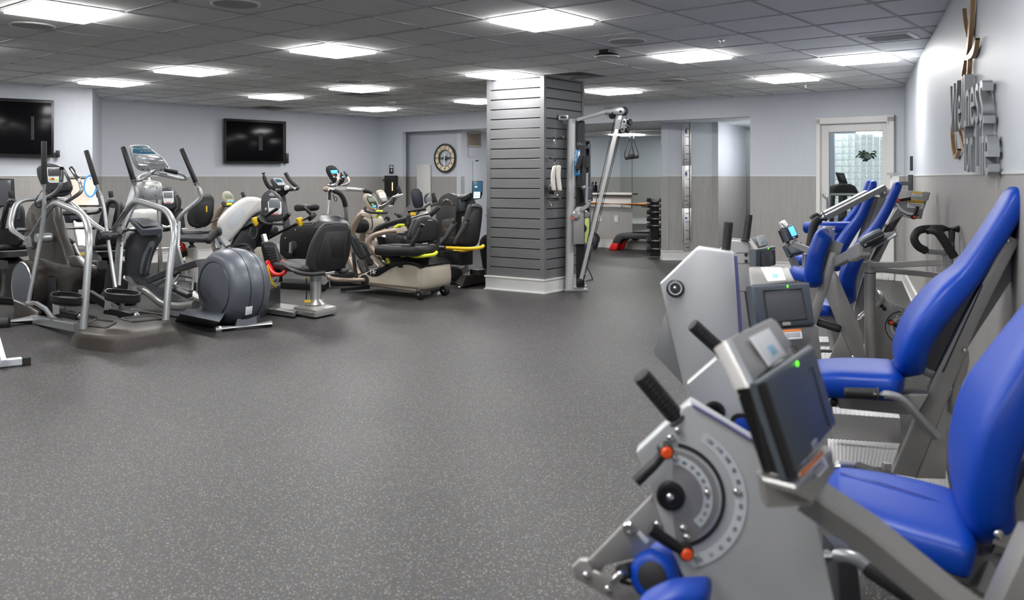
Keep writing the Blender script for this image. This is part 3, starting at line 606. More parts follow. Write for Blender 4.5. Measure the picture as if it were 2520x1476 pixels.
part('seat_post', MB().lathe(Vector((A(777, HY, 8.6).x, 8.6, 0)), UP, [(.105, .09), (.1, .096), (.06, .135), (.055, .14), (.055, .34)], 28), M['alu'], t)
cp = [G(*q, .085) for q in ((723, 755), (776, 764), (828, 753), (775, 742))]
cg = part('carriage', MB().slab(cp, -UP, .07, .005, 2, False), M['alu'], t)
for f, z in ((.1, .03), (.2, .03), (.1, .055), (.2, .055), (.65, .03), (.77, .03), (.9, .03), (.9, .055), (.3, .055)):
    p = cp[0].lerp(cp[1], f)+Vector((-.002, -.005, -z)); part('bolt', bolt(p, Vector((-.3, -.95, 0)), .008), M['chrome'], cg)
for x, y in ((787, 771), (818, 766)): part('caster', MB().lathe(G(x, y-4, .03), UD, [(.026, -.03), (.028, -.02), (.028, .03), (.02, .035)], 14), M['black'], t)
part('seat_rail', MB().slab([G(*q, .06) for q in ((640, 757), (724, 768), (742, 752), (660, 742))], -UP, .05, .004, 1, False), M['alu'], t); part('rail_channel', MB().bar([G(656, 756, .045), G(723, 768, .045)], .02, .03), M['chrome'], t)
part('gas_strut', tube([A(754, 683, 8.55), A(754, 736, 8.55)], .007, 8), M['black'], t); part('strut_clip', MB().box(A(757, 741, 8.5), (.06, .02, .02)), M['yellow'], t); part('strut_clip', MB().box(A(754, 682, 8.5), (.02, .02, .015)), M['yellow'], t)
pe = PL(A(590, HY, 9.5), 20)
sh = part('shell', MB().slab(chaikin(pe.L(((534, 562), (536, 540), (565, 510), (598, 487), (615, 484), (636, 486), (645, 492), (645, 518), (622, 528), (604, 546), (590, 566), (562, 598), (545, 590))), 1), pe.n, .34, .05, 3), M['white'], t, ang=50)
part('shell_panel', MB().slab(chaikin(pe.L(((560, 535), (578, 515), (592, 508), (604, 516), (600, 530), (575, 565), (562, 560)), .172), 1), pe.n, .008, .003), M['palegrey'], sh); part('lower_shell', MB().slab(pe.L(((600, 545), (622, 527), (646, 518), (650, 545), (640, 600), (590, 640), (560, 640), (570, 598)), -.02), pe.n, .26, .03), M['dark'], t)
part('shell_base', MB().slab([G(*q, .25) for q in ((560, 700), (640, 720), (690, 700), (610, 680))], -UP, .25, .02, 2, False), M['dark'], t)
pc = PL(A(672, HY, 9.15), 8)
h = part('console', MB().slab(chaikin(pc.L(((643, 487), (654, 468), (670, 466), (694, 486), (697, 515), (698, 538), (690, 545), (654, 545), (645, 524))), 1), pc.n, .12, .02, 3), M['dark'], t)
part('handle_hole', MB().slab(chaikin(pc.L(((660, 482), (665, 474), (671, 474), (678, 484)), .055), 1), pc.n, .03, .003), M['wain'], h); part('face_plate', plate(chaikin(pc.L(((658, 488), (691, 488), (694, 524), (688, 529), (664, 529), (661, 524)), .064), 1), .008), M['paper'], h, 'white key panel'); part('screen', plate(pc.L(((661, 490), (689, 490), (690, 511), (662, 511)), .069), .006), M['lcd'], h)
for k in range(4): part('key', plate(pc.L(((665+k*6, 517), (670+k*6, 517), (670+k*6, 521), (665+k*6, 521)), .069), .003), M['palegrey'], h)
part('red_mark', plate(pc.L(((670, 526), (686, 525), (686, 527), (670, 528)), .068), .003), M['red'], h)
part('card_slot', plate(pc.L(((652, 511), (656, 511), (656, 517), (652, 517)), .064), .003), M['palegrey'], h)
g = part('console_bar', tube(T((645, 540, 9.0), (650, 550, 8.95), (700, 552, 8.98), (699, 542, 9.0)), .014, 10, .05), M['rubber'], t); part('grip', grip(A(699, 541, 8.98), A(712, 525, 8.95), .024), M['black'], g)
part('console_post', MB().bar(T((660, 545, 9.25), (640, 600, 9.5)), .1, .08), M['black'], t)
for arm, met, gp, ylw, cl in ((((544, 597, 9.75), (623, 549, 9.25)), ((622, 550, 9.25), (642, 538, 9.12)), ((653, 533, 9.0), (685, 511, 8.9)), (627, 543, 9.18), (645, 540, 9.05)),
                              (((652, 590, 9.75), (732, 550, 9.2)), ((731, 550, 9.2), (762, 533, 9.02)), ((767, 528, 9.0), (748, 509, 9.0)), (736, 544, 9.15), (768, 533, 8.98))):
    g = part('push_arm', tube(T(*arm), .024, 12), M['rubber'], t); part('arm_tip', tube(T(*met), .018, 10), M['silver'], g); a, b = T(*gp); part('grip', grip(a, b, .019), M['black'], g)
    part('clamp', MB().lathe(A(*cl), (b-a), [(.05, -.02), (.055, -.01), (.05, .02)], 14), M['black'], g); part('release_lever', MB().slab([A(ylw[0]+dx, ylw[1]+dy, ylw[2]-.03) for dx, dy in ((-7, -6), (5, -10), (9, -2), (7, 8), (2, 13), (-4, 3))], VD, .045, .01), M['yellow'], g, 'yellow release lever')
for q, Y, nr in ((((576, 607), (584, 599), (606, 598), (617, 603), (640, 655), (632, 664), (606, 664)), 9.2, 0), (((642, 598), (650, 594), (672, 595), (680, 602), (695, 660), (690, 674), (674, 675), (656, 655)), 8.95, 1)):
    pp = PL(A(q[0][0], HY, Y), -20)
    p = part('foot_pedal', MB().slab(chaikin(pp.L(q), 1), pp.n, .06, .02), M['black'], t); part('pedal_mat', plate(pp.L([(q[0][0]+6, q[0][1]+3), (q[3][0]-4, q[3][1]+2), (q[4][0]-7, q[4][1]), (q[-2][0]+4, q[-2][1]-6)], .034), .006), M['dark'], p)
    for k in range(9):
        f = (k+.5)/9; a = Vector((q[0][0]+8, q[0][1]+6, 0)).lerp(Vector((q[-2][0]+8, q[-2][1]-4, 0)), f); b = Vector((q[3][0]-5, q[3][1]+5, 0)).lerp(Vector((q[4][0]-9, q[4][1]-2, 0)), f)
        part('tread_rib', tube([pp(a.x, a.y, .036), pp(b.x, b.y, .036)], .006, 6), M['rubber'], p)
    if nr:
        part('heel_stirrup', MB().tube([pp(x, y, z) for x, y, z in ((658, 643, .04), (664, 660, .09), (674, 674, .16), (690, 677, .2), (702, 670, .19), (705, 660, .12), (696, 645, .05))], .02, 10, .05), M['red'], p, 'red heel stirrup'); part('stirrup_side', plate(pp.L(((656, 648), (660, 640), (668, 655), (678, 671), (690, 676), (684, 680), (668, 682), (660, 668)), .08), .02, .006), M['red'], p, 'red heel stirrup'); part('stirrup_side', plate(pp.L(((691, 652), (693, 638), (700, 650), (706, 662), (700, 670)), .09), .02, .006), M['red'], p, 'red heel stirrup')
        part('strap', MB().bar([pp(x, y, .14) for x, y in ((657, 653), (660, 666), (666, 686), (679, 709))], .006, .03, VD), M['yellow'], p, 'yellow strap'); part('strap_end', plate(pp.L(((688, 678), (694, 676), (695, 693), (685, 695)), .1), .01), M['black'], p)
        part('pedal_axle', tube([pp(655, 690, .05), pp(681, 690, .05)], .02, 12), M['silver'], p)
part('pedal_link', MB().bar(T((648, 577, 9.0), (655, 600, 8.98)), .05, .04), M['alu'], t); part('crank_bracket', MB().bar(T((526, 570, 9.0), (536, 612, 8.95)), .06, .05, VD), M['silver'], t); part('crank_bracket', MB().bar(T((532, 568, 9.0), (562, 606, 8.95)), .06, .05, VD), M['silver'], t)
part('foam_roller', MB().lathe(A(509, 594, 8.85), A(530, 570, 8.95)-A(509, 594, 8.85), [(.03, -.005), (.042, .01), (.042, .135), (.03, .145)], 16), M['rubber'], t); part('crank_cap', MB().lathe(A(540, 570, 8.98), -UD, [(.05, 0), (.05, .02), (.03, .03)], 16), M['dark'], t)
part('hose', tube(T((618, 560, 9.0), (612, 580, 8.95), (622, 590, 8.95), (632, 583, 8.95), (633, 560, 9.0)), .008, 8, .06), M['black'], t)
# second one farther back
t = thing('recumbent_stepper', 'farther recumbent stepper with white seat post, behind the slate elliptical', 'recumbent stepper', G(475, 690))
bk, bp = sci_chair(t, ((497, 481), (510, 478), (524, 480), (527, 492), (526, 520), (524, 535), (512, 558), (486, 560), (468, 557), (460, 540), (462, 520), (478, 492)), 10.2, 1.0, None, 0)
part('back_shell', MB().slab(chaikin(bp.L(((498, 494), (524, 492), (521, 530), (508, 552), (480, 552), (482, 520)), .05), 1), bp.n, .02, .008), M['black'], bk); part('strap_mark', plate(bp.L(((507, 507), (510, 507), (510, 522), (507, 522)), .066), .004), M['yellow'], bk)
part('back_stem', MB().bar(T((488, 556, 10.3), (488, 574, 10.35)), .07, .05), M['black'], t); part('seat_plate', MB().slab([G(*q, .66) for q in ((424, 589), (511, 592), (514, 574), (440, 574))], UP, .05, .01), M['dark'], t)
part('seat_bar', MB().bar(T((448, 566, 10.2), (513, 565, 10.3)), .05, .04), M['alu'], t); part('seat_column', tube(T((472, 590, 10.35), (472, 612, 10.35)), .06, 16), M['black'], t); part('seat_post', MB().lathe(Vector((A(472, HY, 10.35).x, 10.35, 0)), UP, [(.1, 0), (.075, .03), (.072, .05), (.072, .5), (.06, .51)], 24), M['white'], t)
part('arm_bar', tube(T((440, 553, 10.1), (446, 570, 10.1), (452, 576, 10.1), (500, 572, 10.2), (519, 570, 10.3)), .016, 10, .06), M['rubber'], t)
pc = PL(A(414, HY, 10.6), 8)
h = part('console', MB().slab(chaikin(pc.L(((396, 480), (400, 462), (412, 458), (428, 466), (438, 488), (438, 515), (398, 515))), 1), pc.n, .12, .02, 3), M['dark'], t); part('face_plate', plate(pc.L(((400, 471), (426, 470), (428, 497), (422, 501), (406, 501), (402, 497)), .064), .006), M['paper'], h, 'white key panel'); part('screen', plate(pc.L(((402, 473), (424, 473), (425, 487), (403, 487)), .068), .004), M['lcd'], h); part('red_mark', plate(pc.L(((408, 498), (420, 497), (420, 499), (408, 500)), .068), .003), M['red'], h)
part('console_grip', tube(T((436, 482, 10.5), (443, 492, 10.5), (441, 512, 10.5), (432, 520, 10.5)), .02, 10, .06), M['rubber'], t); part('console_neck', MB().slab(T2(10.7, (398, 513), (440, 513), (446, 560), (404, 570)), UD, .15, .03), M['black'], t)
part('shell', MB().slab(chaikin(T2(10.9, (330, 535), (345, 518), (375, 512), (382, 530), (370, 580), (340, 590)), 1), UD, .34, .04), M['white'], t)
part('foot_pedal', MB().slab(T2(10.3, (436, 600), (446, 597), (456, 628), (446, 634)), VD, .1, .01), M['black'], t); part('heel_stirrup', tube(T((444, 598, 10.2), (452, 603, 10.15), (454, 611, 10.15), (447, 616, 10.2)), .02, 8, .04), M['red'], t); part('base', MB().slab([G(*q, .15) for q in ((380, 700), (480, 720), (520, 700), (420, 684))], -UP, .15, .01, 2, False), M['black'], t)
part('push_bar', tube(T((383, 612, 10.2), (452, 607, 10.2)), .014, 8), M['alu'], t); part('strap_end', MB().box(A(448, 655, 10.2), (.1, .08, .03)), M['yellow'], t)
# =============================================================== upright bike
t = thing('upright_bike', 'black upright exercise bike with raised curved handlebars near the far wall', 'exercise bike', G(735, 690))
g = part('handlebar', tube(T((648, 425, 11.2), (652, 444, 11.2), (663, 464, 11.25), (690, 466, 11.3), (731, 465, 11.45), (734, 461, 11.5), (716, 448, 11.5), (702, 425, 11.5)), .026, 12, .09), M['rubber'], t)
for a, b in (((677, 465.5, 11.27), (690, 466, 11.3)), ((715, 465.5, 11.4), (727, 465, 11.43))): part('pulse_grip', grip(A(*a), A(*b), .028), M['chrome'], g)
pc = PL(A(685, HY, 11.3), 14)
h = part('console', MB().slab(chaikin(pc.L(((664, 443), (670, 438), (692, 438), (705, 458), (696, 464), (676, 466), (670, 455))), 1), pc.n, .1, .015), M['dark'], t); part('face_plate', plate(pc.L(((672, 440), (692, 439), (703, 455), (685, 456)), .053), .005), M['paper'], h); part('screen', plate(pc.L(((675, 440.5), (690, 440), (697, 448), (681, 449)), .056), .004), M['lcddeep'], h)
part('dial_knob', MB().lathe(A(706, 462, 11.2), -UD, [(.03, -.02), (.034, 0), (.034, .02), (.02, .03)], 20), M['palegrey'], t); part('stem_head', MB().slab(T2(11.4, (676, 468), (712, 467), (700, 480), (690, 482)), UD, .06, .01), M['black'], t)
part('stem', MB().bar(T((693, 478, 11.45), (706, 560, 11.3)), .08, .07), M['dark'], t)
pb = PL(A(735, HY, 11.0), -25)
bd = part('body', MB().slab(chaikin(pb.L(((698, 583), (710, 563), (745, 549), (779, 546), (800, 552), (800, 640), (760, 642), (699, 636))), 1), pb.n, .2, .03), M['black'], t); part('side_disc', MB().lathe(pb(722, 604, .1), pb.n, [(.06, 0), (.055, .01)], 20), M['dark'], bd)
for x, y in ((702, 586), (727, 566), (770, 551)): part('screw', bolt(pb(x, y, .1), pb.n, .01, .005), M['chrome'], bd)
part('crank', MB().bar([pb(717, 596, .13), pb(716, 622, .13)], .03, .05, pb.n), M['alu'], t); part('pedal', MB().box(pb(712, 626, .17), (.1, .08, .04)), M['black'], t)
part('saddle', MB().pad(T((731, 512, 11.3), (752, 510, 11.1), (772, 511, 10.95)), [.12, .2, .24], .09, UD, e=.7), M['vinyl'], t, ang=60); part('seat_post', MB().bar(T((748, 516, 11.1), (748, 560, 11.1)), .06, .05), M['palegrey'], t); part('base', MB().slab([G(*q, .08) for q in ((690, 694), (800, 700), (810, 690), (700, 684))], -UP, .08, .01, 2, False), M['black'], t)
# =============================================================== treadmill
t = thing('treadmill', 'treadmill with blue lit console, long handrails and black motor hood', 'treadmill', G(830, 690))
pc = PL(A(824, HY, 11.2), 10)
h = part('console', MB().slab(chaikin(pc.L(((801, 412), (807, 407), (823, 407), (833, 418), (841, 426), (849, 435), (848, 446), (839, 456), (829, 456), (816, 446), (803, 426))), 1), pc.n, .1, .02), M['black'], t)
part('screen', plate(pc.L(((813, 419), (830, 418), (834, 426), (816, 427)), .056), .006), M['lcdblue'], h, 'blue lit display'); part('upper_pod', plate(pc.L(((805, 411), (822, 410), (830, 417), (811, 418)), .054), .01), M['dark'], h)
for i, (x, y, mm) in enumerate(((822, 435, 'paper'), (829, 436, 'paper'), (837, 437, 'warn'), (844, 435, 'lcdblue'), (838, 440, 'warn'), (820, 430, 'warn'), (836, 431, 'warn'))): part('key', plate(pc.L(((x-2.5, y-1.5), (x+2.5, y-1.5), (x+2.5, y+1.5), (x-2.5, y+1.5)), .057), .004), M[mm], h)
part('neck', MB().bar(T((818, 448, 11.3), (820, 466, 11.3)), .1, .05), M['dark'], t)
for q, gp in ((((808, 456, 10.9), (824, 456, 10.85), (833, 446, 10.8), (833, 423, 10.85)), ((833, 434, 10.82), (833, 421, 10.85))), (((826, 456, 11.3), (852, 456, 11.3), (860, 447, 11.3), (856, 437, 11.35), (849, 424, 11.4)), ((856, 437, 11.35), (848, 422, 11.4)))):
    g = part('pulse_bar', tube(T(*q), .017, 10, .05), M['alu'], t); part('grip', grip(*T(*gp), .019), M['chrome' if gp[0][0] < 840 else 'black'], g)
for q, gp in ((((800, 465, 10.6), (810, 468, 10.6), (833, 471, 10.65), (846, 488, 10.7), (850, 507, 10.75), (855, 560, 10.9)), ((810, 468.5, 10.6), (833, 471, 10.65), (846, 488, 10.7), (850, 507, 10.75))), (((802, 465, 11.2), (840, 464, 11.3), (883, 467, 11.6), (906, 470, 11.7), (922, 482, 11.8), (932, 530, 11.9)), ((883, 467, 11.6), (906, 470, 11.7), (917, 478, 11.78)))):
    g = part('handrail', tube(T(*q), .026, 12, .14), M['alu'], t); part('foam_sleeve', tube(T(*gp), .031, 12, .14), M['rubber'], g, 'black foam sleeve')
part('rail_end', MB().ell(A(802, 465.5, 10.6), (.04, .04, .035)), M['tanpaint'], t); part('rail_plate', MB().box(A(824, 464, 10.8), (.28, .06, .04)), M['alu'], t)
u = part('upright', MB().bar(T((815, 470, 11.0), (803, 590, 10.9)), .075, .05, VD), M['alu'], t); part('label', MB().box(A(811, 482, 10.94), (.035, .004, .10)), M['ink'], u); part('label', MB().box(A(813, 473, 10.94), (.04, .004, .02)), M['yellow'], u); part('bottle_cage', MB().tube(T((820, 478, 10.9), (824, 495, 10.85), (829, 494, 10.85), (829, 484, 10.85), (821, 486, 10.9)), .006, 6, .02), M['black'], t)
part('motor_hood', MB().ring([T((770, 560, 10.5), (866, 562, 10.3), (870, 548, 10.9), (780, 545, 11.1)), T((781, 544, 10.55), (855, 547, 10.4), (853, 540, 10.9), (786, 540, 11.0)), T((790, 530, 10.65), (834, 531, 10.6), (838, 529, 10.85), (794, 526, 10.95))]), M['black'], t, ang=60)
part('deck', MB().slab([A(x, HY, Y)+UP*(.18-EYE) for x, Y in ((812, 10.7), (935, 10.75), (965, 11.3), (850, 11.3))], -UP, .18, .02, 2, False), M['black'], t)
# =============================================================== seated cross trainer with T4r lettering
t = thing('seated_cross_trainer', 'tan seated cross trainer lettered T4r with black seat and lime handles', 'cross trainer', G(960, 725))
pn = PL(A(945, HY, 9.95), -32)
side = ((858, 686), (900, 669), (934, 658), (966, 645), (993, 641), (1020, 645), (1030, 652), (1033, 690), (1031, 712), (1024, 722), (960, 712), (907, 704), (860, 698))
bd = part('body', thick(pn, side, .12, .56, .04, 3), M['tan'], t, ang=50)
part('rear_shell', thick(pn, ((1018, 650), (1034, 652), (1041, 662), (1043, 700), (1038, 716), (1018, 720)), .1, .56, .06, 3, 1), M['tan'], bd, ang=60)
part('black_band', plate(chaikin(pn.L(((900, 671), (934, 659), (966, 645), (993, 641), (1022, 645), (1036, 658), (1031, 659), (1014, 652), (993, 651), (967, 657), (943, 671), (929, 680), (915, 680), (905, 676)), .128), 1), .02, .004), M['black'], bd)
part('top_cover', thick(pn, ((934, 658), (966, 644), (993, 640), (1022, 644), (1038, 654), (1035, 660), (993, 650), (945, 664)), .125, .57, .02), M['black'], bd)
a, b = pn(911, 675, .132), pn(925, 673, .132); xd = (b-a).normalized()
part('lettering', text_mb('T4r', .075, pn(909, 677, .134), xd+UP*.06, UP-pn.d*.0, .003, .95), M['paper'], bd, 'white T4r lettering')
part('trim_line', MB().bar([pn(908, 695, .128), pn(1031, 708, .128)], .012, .008, pn.n), M['tanpaint'], bd); part('bar_socket', MB().lathe(pn(898, 689, .12), pn.n, [(.06, 0), (.065, .01), (.05, .015)], 22), M['ink'], bd)
part('front_bar', tube(T((801, 676, 9.75), (815, 687, 9.75), (845, 690, 9.8), (899, 689, 9.95)), .027, 12, .12), M['tanpaint'], t)
part('foot_beam', MB().bar([G(838, 712, .03), G(910, 706, .05)], .06, .04), M['black'], t); part('levelling_foot', MB().lathe(G(844, 717, 0), UP, [(.03, 0), (.03, .012), (.012, .02), (.012, .04)], 14), M['chrome'], t)
for x, y in ((1031, 727), (1092, 717)):
    w = part('wheel', MB().lathe(G(x, y-2, .058)-pn.n*.02, pn.n, [(.04, -.025), (.057, -.02), (.057, .02), (.045, .028), (.015, .03)], 22), M['black'], t); part('hub_bolt', bolt(G(x, y-2, .058)+pn.n*.01, pn.n, .012), M['chrome'], w)
for x0 in (1047, 1076): part('rating_label', plate(T((x0, 718, 9.9), (x0+13, 715, 9.95), (x0+13, 723, 9.95), (x0, 726, 9.9)), .004, .001), M['paper'], t)
part('rear_bar', MB().bar(T((1040, 721, 9.92), (1092, 711, 10.35)), .03, .05), M['black'], t)
part('rear_column', MB().slab(T((1064, 640, 10.0), (1080, 638, 10.1), (1082, 660, 10.1), (1060, 664, 9.98)), UD, .12, .01), M['dark'], t)
part('column', tube(T((908, 516, 10.1), (888, 528, 10.1), (872, 552, 10.15), (861, 585, 10.2), (857, 625, 10.2), (866, 650, 10.15), (884, 676, 10.1)), .042, 16, .2), M['tanpaint'], t)
pc = PL(A(912, HY, 10.05), 14)
h = part('console', MB().slab(chaikin(pc.L(((892, 488), (896, 478), (907, 475), (920, 482), (930, 498), (933, 518), (925, 522), (908, 515), (898, 502))), 2), pc.n, .1, .03, 3), M['tan'], t, ang=50)
part('screen', plate(pc.L(((904, 486), (921, 485), (925, 496), (909, 497)), .062), .006), M['lcdg'], h)
part('face_oval', plate(chaikin(pc.L(((902, 484), (910, 479), (920, 485), (928, 499), (930, 514), (922, 516), (912, 506), (904, 494)), .052), 1), .006), M['dark'], h); part('badge', MB().ell(pc(911, 482, .06), (.02, .008, .01)), M['paper'], h)
for x, y, mm in ((917, 503, 'lime'), (919, 508, 'lcdblue'), (923, 507, 'lcdblue'), (918, 513, 'warn'), (924, 513, 'palegrey')): part('key', plate(pc.L(((x-2.5, y-2), (x+2.5, y-2), (x+2.5, y+2), (x-2.5, y+2)), .06), .004), M[mm], h)
g = part('handle_loop', tube(T((900, 511, 9.9), (896, 514, 9.88), (904, 522, 9.85), (930, 524, 9.82), (953, 524, 9.85), (951, 520, 9.9)), .015, 10, .05), M['rubber'], t); part('lime_grip', grip(A(925, 521, 9.85), A(942, 521, 9.86), .02), M['lime'], g); part('tilt_lever', MB().bar(T((926, 535, 9.9), (934, 526, 9.9)), .05, .03), M['lime'], t)
part('bracket', MB().slab(T2(10.05, (892, 522), (925, 526), (926, 538), (915, 538), (895, 530)), UD, .08, .01), M['tan'], t); part('cable', tube(T((911, 526, 9.95), (916, 540, 9.95), (917, 560, 10.0), (912, 566, 10.0)), .006, 6, .08), M['black'], t)
part('near_arm', tube(T((950, 652, 9.75), (915, 612, 9.8), (907, 600, 9.8), (911, 586, 9.8), (926, 575, 9.78), (968, 567, 9.7), (996, 568, 9.62)), .03, 12, .1), M['tanpaint'], t); part('arm_cup', MB().slab(T2(9.6, (977, 563), (996, 557), (1001, 568), (996, 574), (980, 574)), UD, .06, .01), M['tan'], t); part('lime_lever', MB().pad(T((972, 561, 9.6), (982, 554, 9.6), (995, 555, 9.6)), .05, .03, UD), M['lime'], t)
g = part('far_arm', tube(T((916, 590, 10.3), (925, 566, 10.3), (940, 556, 10.25), (1008, 537, 10.0)), .034, 12, .12), M['rubber'], t); part('arm_tip', tube(T((1006, 538, 10.0), (1056, 524, 9.85)), .022, 10), M['alu'], g); part('grip', grip(A(1058, 530, 9.82), A(1080, 509, 9.82), .03), M['rubber'], g)
part('upright_grip', tube(T((1003, 560, 9.65), (1006, 545, 9.65), (1006, 530, 9.65)), .026, 12, .04), M['rubber'], t)
for q, Y in ((((862, 584), (868, 577), (880, 582), (890, 605), (902, 631), (900, 637), (888, 640), (874, 622), (864, 600)), 10.0), (((887, 597), (893, 593), (901, 600), (912, 625), (920, 648), (916, 655), (906, 654), (897, 632), (889, 612)), 10.25)):
    pp = PL(A(q[0][0], HY, Y), -12); p = part('foot_pedal', MB().slab(chaikin(pp.L(q), 1), pp.n, .06, .02), M['black'], t); part('pedal_mat', plate(chaikin(pp.L([(x*.86+.14*sum(c[0] for c in q)/9, y*.86+.14*sum(c[1] for c in q)/9) for x, y in q], .034), 1), .006), M['dark'], p)
    for k in range(8): f = (k+1)/9; part('tread_rib', tube([pp(q[1][0]-4+f*26, q[1][1]+4+f*50, .037), pp(q[2][0]-2+f*22, q[2][1]+2+f*48, .037)], .006, 6), M['rubber'], p)
for q in (((869, 622, 10.05), (872, 650, 10.0), (878, 686, 9.95)), ((900, 641, 10.2), (905, 668, 10.1)), ((882, 640, 10.2), (895, 672, 10.1))): part('pedal_leg', MB().bar(T(*q), .035, .03), M['black'], t)
part('seat', MB().pad(T((942, 613, 9.75), (965, 614, 9.7), (1000, 615, 9.62), (1056, 615, 9.5)), [.34, .38, .4, .4], .12, UD, e=.35, rnd=.2), M['vinyl'], t, ang=60)
part('seat_base', MB().slab([A(960, 628, 9.75), A(1055, 630, 9.6), A(1060, 622, 10.0), A(970, 622, 10.1)], -UP, .1, .02, 2, False), M['black'], t); part('turntable', MB().lathe(A(1015, 650, 9.85)+UP*0, UP, [(.22, -.02), (.22, .03), (.16, .06)], 28), M['black'], t)
pb = PL(A(1045, HY, 9.6), 12)
bk = part('backrest', MB().slab(chaikin(pb.L(((1006, 585), (1018, 550), (1028, 536), (1050, 532), (1073, 536), (1082, 547), (1079, 575), (1074, 594), (1040, 598), (1016, 597))), 2), pb.n, .08, .035, 4), M['vinyl'], t, ang=60); part('back_bolster', MB().slab(chaikin([p-VD*.06 for p in pb.L(((1006, 585), (1019, 548), (1030, 536), (1036, 542), (1026, 570), (1016, 594)), -.03)], 2), pb.n, .1, .035, 3), M['dark'], bk, ang=60); part('back_lettering', MB().tube([pb(1052+i*3, 543-(i % 2)*2, .045) for i in range(5)], .004, 5, 0), M['palegrey'], bk)
part('arm_rest', tube(T((1040, 552, 9.35), (1028, 580, 9.38), (1013, 600, 9.4), (1022, 612, 9.45), (1030, 620, 9.5)), .027, 12, .08), M['rubber'], t); part('arm_rest', tube(T((1078, 552, 9.75), (1080, 585, 9.75), (1072, 620, 9.7), (1064, 624, 9.65)), .022, 10, .06), M['black'], t)
for q in (((988, 629, 9.55), (1031, 631, 9.45), (1069, 627, 9.5), (1074, 621, 9.6)), ((932, 625, 9.85), (956, 625, 9.8))): part('lime_bar', tube(T(*q), .021, 10, .06), M['lime'], t, 'lime foam bar')
part('lime_bar', MB().bar(T((952, 636, 9.8), (959, 648, 9.75)), .03, .02), M['lime'], t, 'lime lever')
part('lower_link', tube(T((915, 632, 10.2), (935, 656, 10.05)), .025, 10), M['tanpaint'], t)
# =============================================================== two more of its kind behind
def trainer(name, lab, cq, Y, scr, col, extra):
    t = thing(name, lab, 'cross trainer', G(col[-1][0], col[-1][1]))
    pc = PL(A(cq[0][0]+10, HY, Y), 14)
    h = part('console', MB().slab(chaikin(pc.L(cq), 2), pc.n, .09, .03, 3), M['tan'], t, ang=50); part('screen', plate(pc.L(scr, .05), .008), M['lcdwhite' if extra else 'lcdg'], h)
    part('column', tube([A(*q) for q in col], .045, 14, .2), M['tanpaint'], t); return t, pc, h
t, pc, h = trainer('seated_cross_trainer', 'tan seated cross trainer with bright white screen behind the lettered one', ((924, 473), (930, 467), (942, 467), (950, 477), (954, 492), (950, 503), (940, 501), (930, 490)), 11.7, ((931, 474), (945, 473), (950, 485), (936, 487)), ((943, 500, 11.7), (925, 515, 11.7), (898, 545, 11.75), (889, 590, 11.8), (892, 660, 11.8)), True)
part('key_strip', plate(pc.L(((937, 488), (950, 487), (952, 494), (944, 497)), .05), .005), M['palegrey'], h); part('logo', plate(pc.L(((938, 480), (944, 476), (945, 478), (940, 482)), .053), .003), M['yellow'], h); part('handle_loop', tube(T((938, 503, 11.5), (945, 497, 11.5), (957, 496, 11.5)), .014, 8, .04), M['rubber'], t)
part('shell', MB().slab(chaikin(T2(11.6, (898, 530), (925, 528), (938, 545), (938, 575), (905, 575)), 1), UD, .2, .03), M['tan'], t); part('body', MB().slab(chaikin(T2(11.7, (915, 588), (930, 590), (938, 612), (938, 625), (915, 625)), 1), UD, .3, .04), M['tan'], t); part('seat', MB().pad(T((880, 556, 11.5), (905, 556, 11.5)), .3, .2, UD), M['vinyl'], t, ang=60)
part('pedal_block', MB().slab(T2(11.2, (934, 582), (960, 585), (962, 603), (940, 606)), VD, .15, .02), M['black'], t)
for q, gp, hp in ((((931, 510, 11.3), (957, 499, 11.2), (966, 487, 11.1), (972, 483, 11.1)), ((964, 505, 11.0), (970, 485, 11.0)), ((958, 509), (968, 507))), (((936, 515, 11.9), (975, 482, 11.5), (983, 478, 11.45)), ((986, 477, 11.4), (979, 459, 11.4)), ((975, 483), (993, 479)))):
    g = part('push_arm', tube(T(*q), .018, 10, .06), M['alu'], t); part('grip', grip(*T(*gp), .024), M['rubber'], g); part('hand_guard', MB().bar([A(hp[0][0], hp[0][1], gp[0][2]), A(hp[1][0], hp[1][1], gp[0][2])], .09, .03), M['silver'], g)
part('arm_post', MB().bar(T((925, 530, 11.7), (945, 590, 11.6)), .06, .05, VD), M['alu'], t); part('clutter_strap', MB().tube(T((944, 540, 11.2), (955, 533, 11.2), (957, 542, 11.2), (948, 552, 11.2), (955, 565, 11.2)), .02, 8, .05), M['black'], t)
t, pc, h = trainer('seated_cross_trainer', 'tan cross trainer console peeking out behind the white stepper shell', ((545, 482), (550, 471), (560, 469), (570, 475), (577, 490), (576, 503), (562, 506), (550, 496)), 11.4, ((552, 477), (569, 477), (574, 486), (556, 487)), ((556, 503, 11.4), (542, 513, 11.4), (532, 535, 11.45), (527, 562, 11.5), (527, 600, 11.5), (540, 640, 11.5), (560, 690, 11.5)), False)
for x, y, mm in ((564, 492, 'lime'), (562, 494, 'lcdblue'), (570, 494, 'lcdblue'), (564, 499, 'warn')): part('key', plate(pc.L(((x-2, y-2), (x+3, y-2), (x+3, y+2), (x-2, y+2)), .05), .004), M[mm], h)
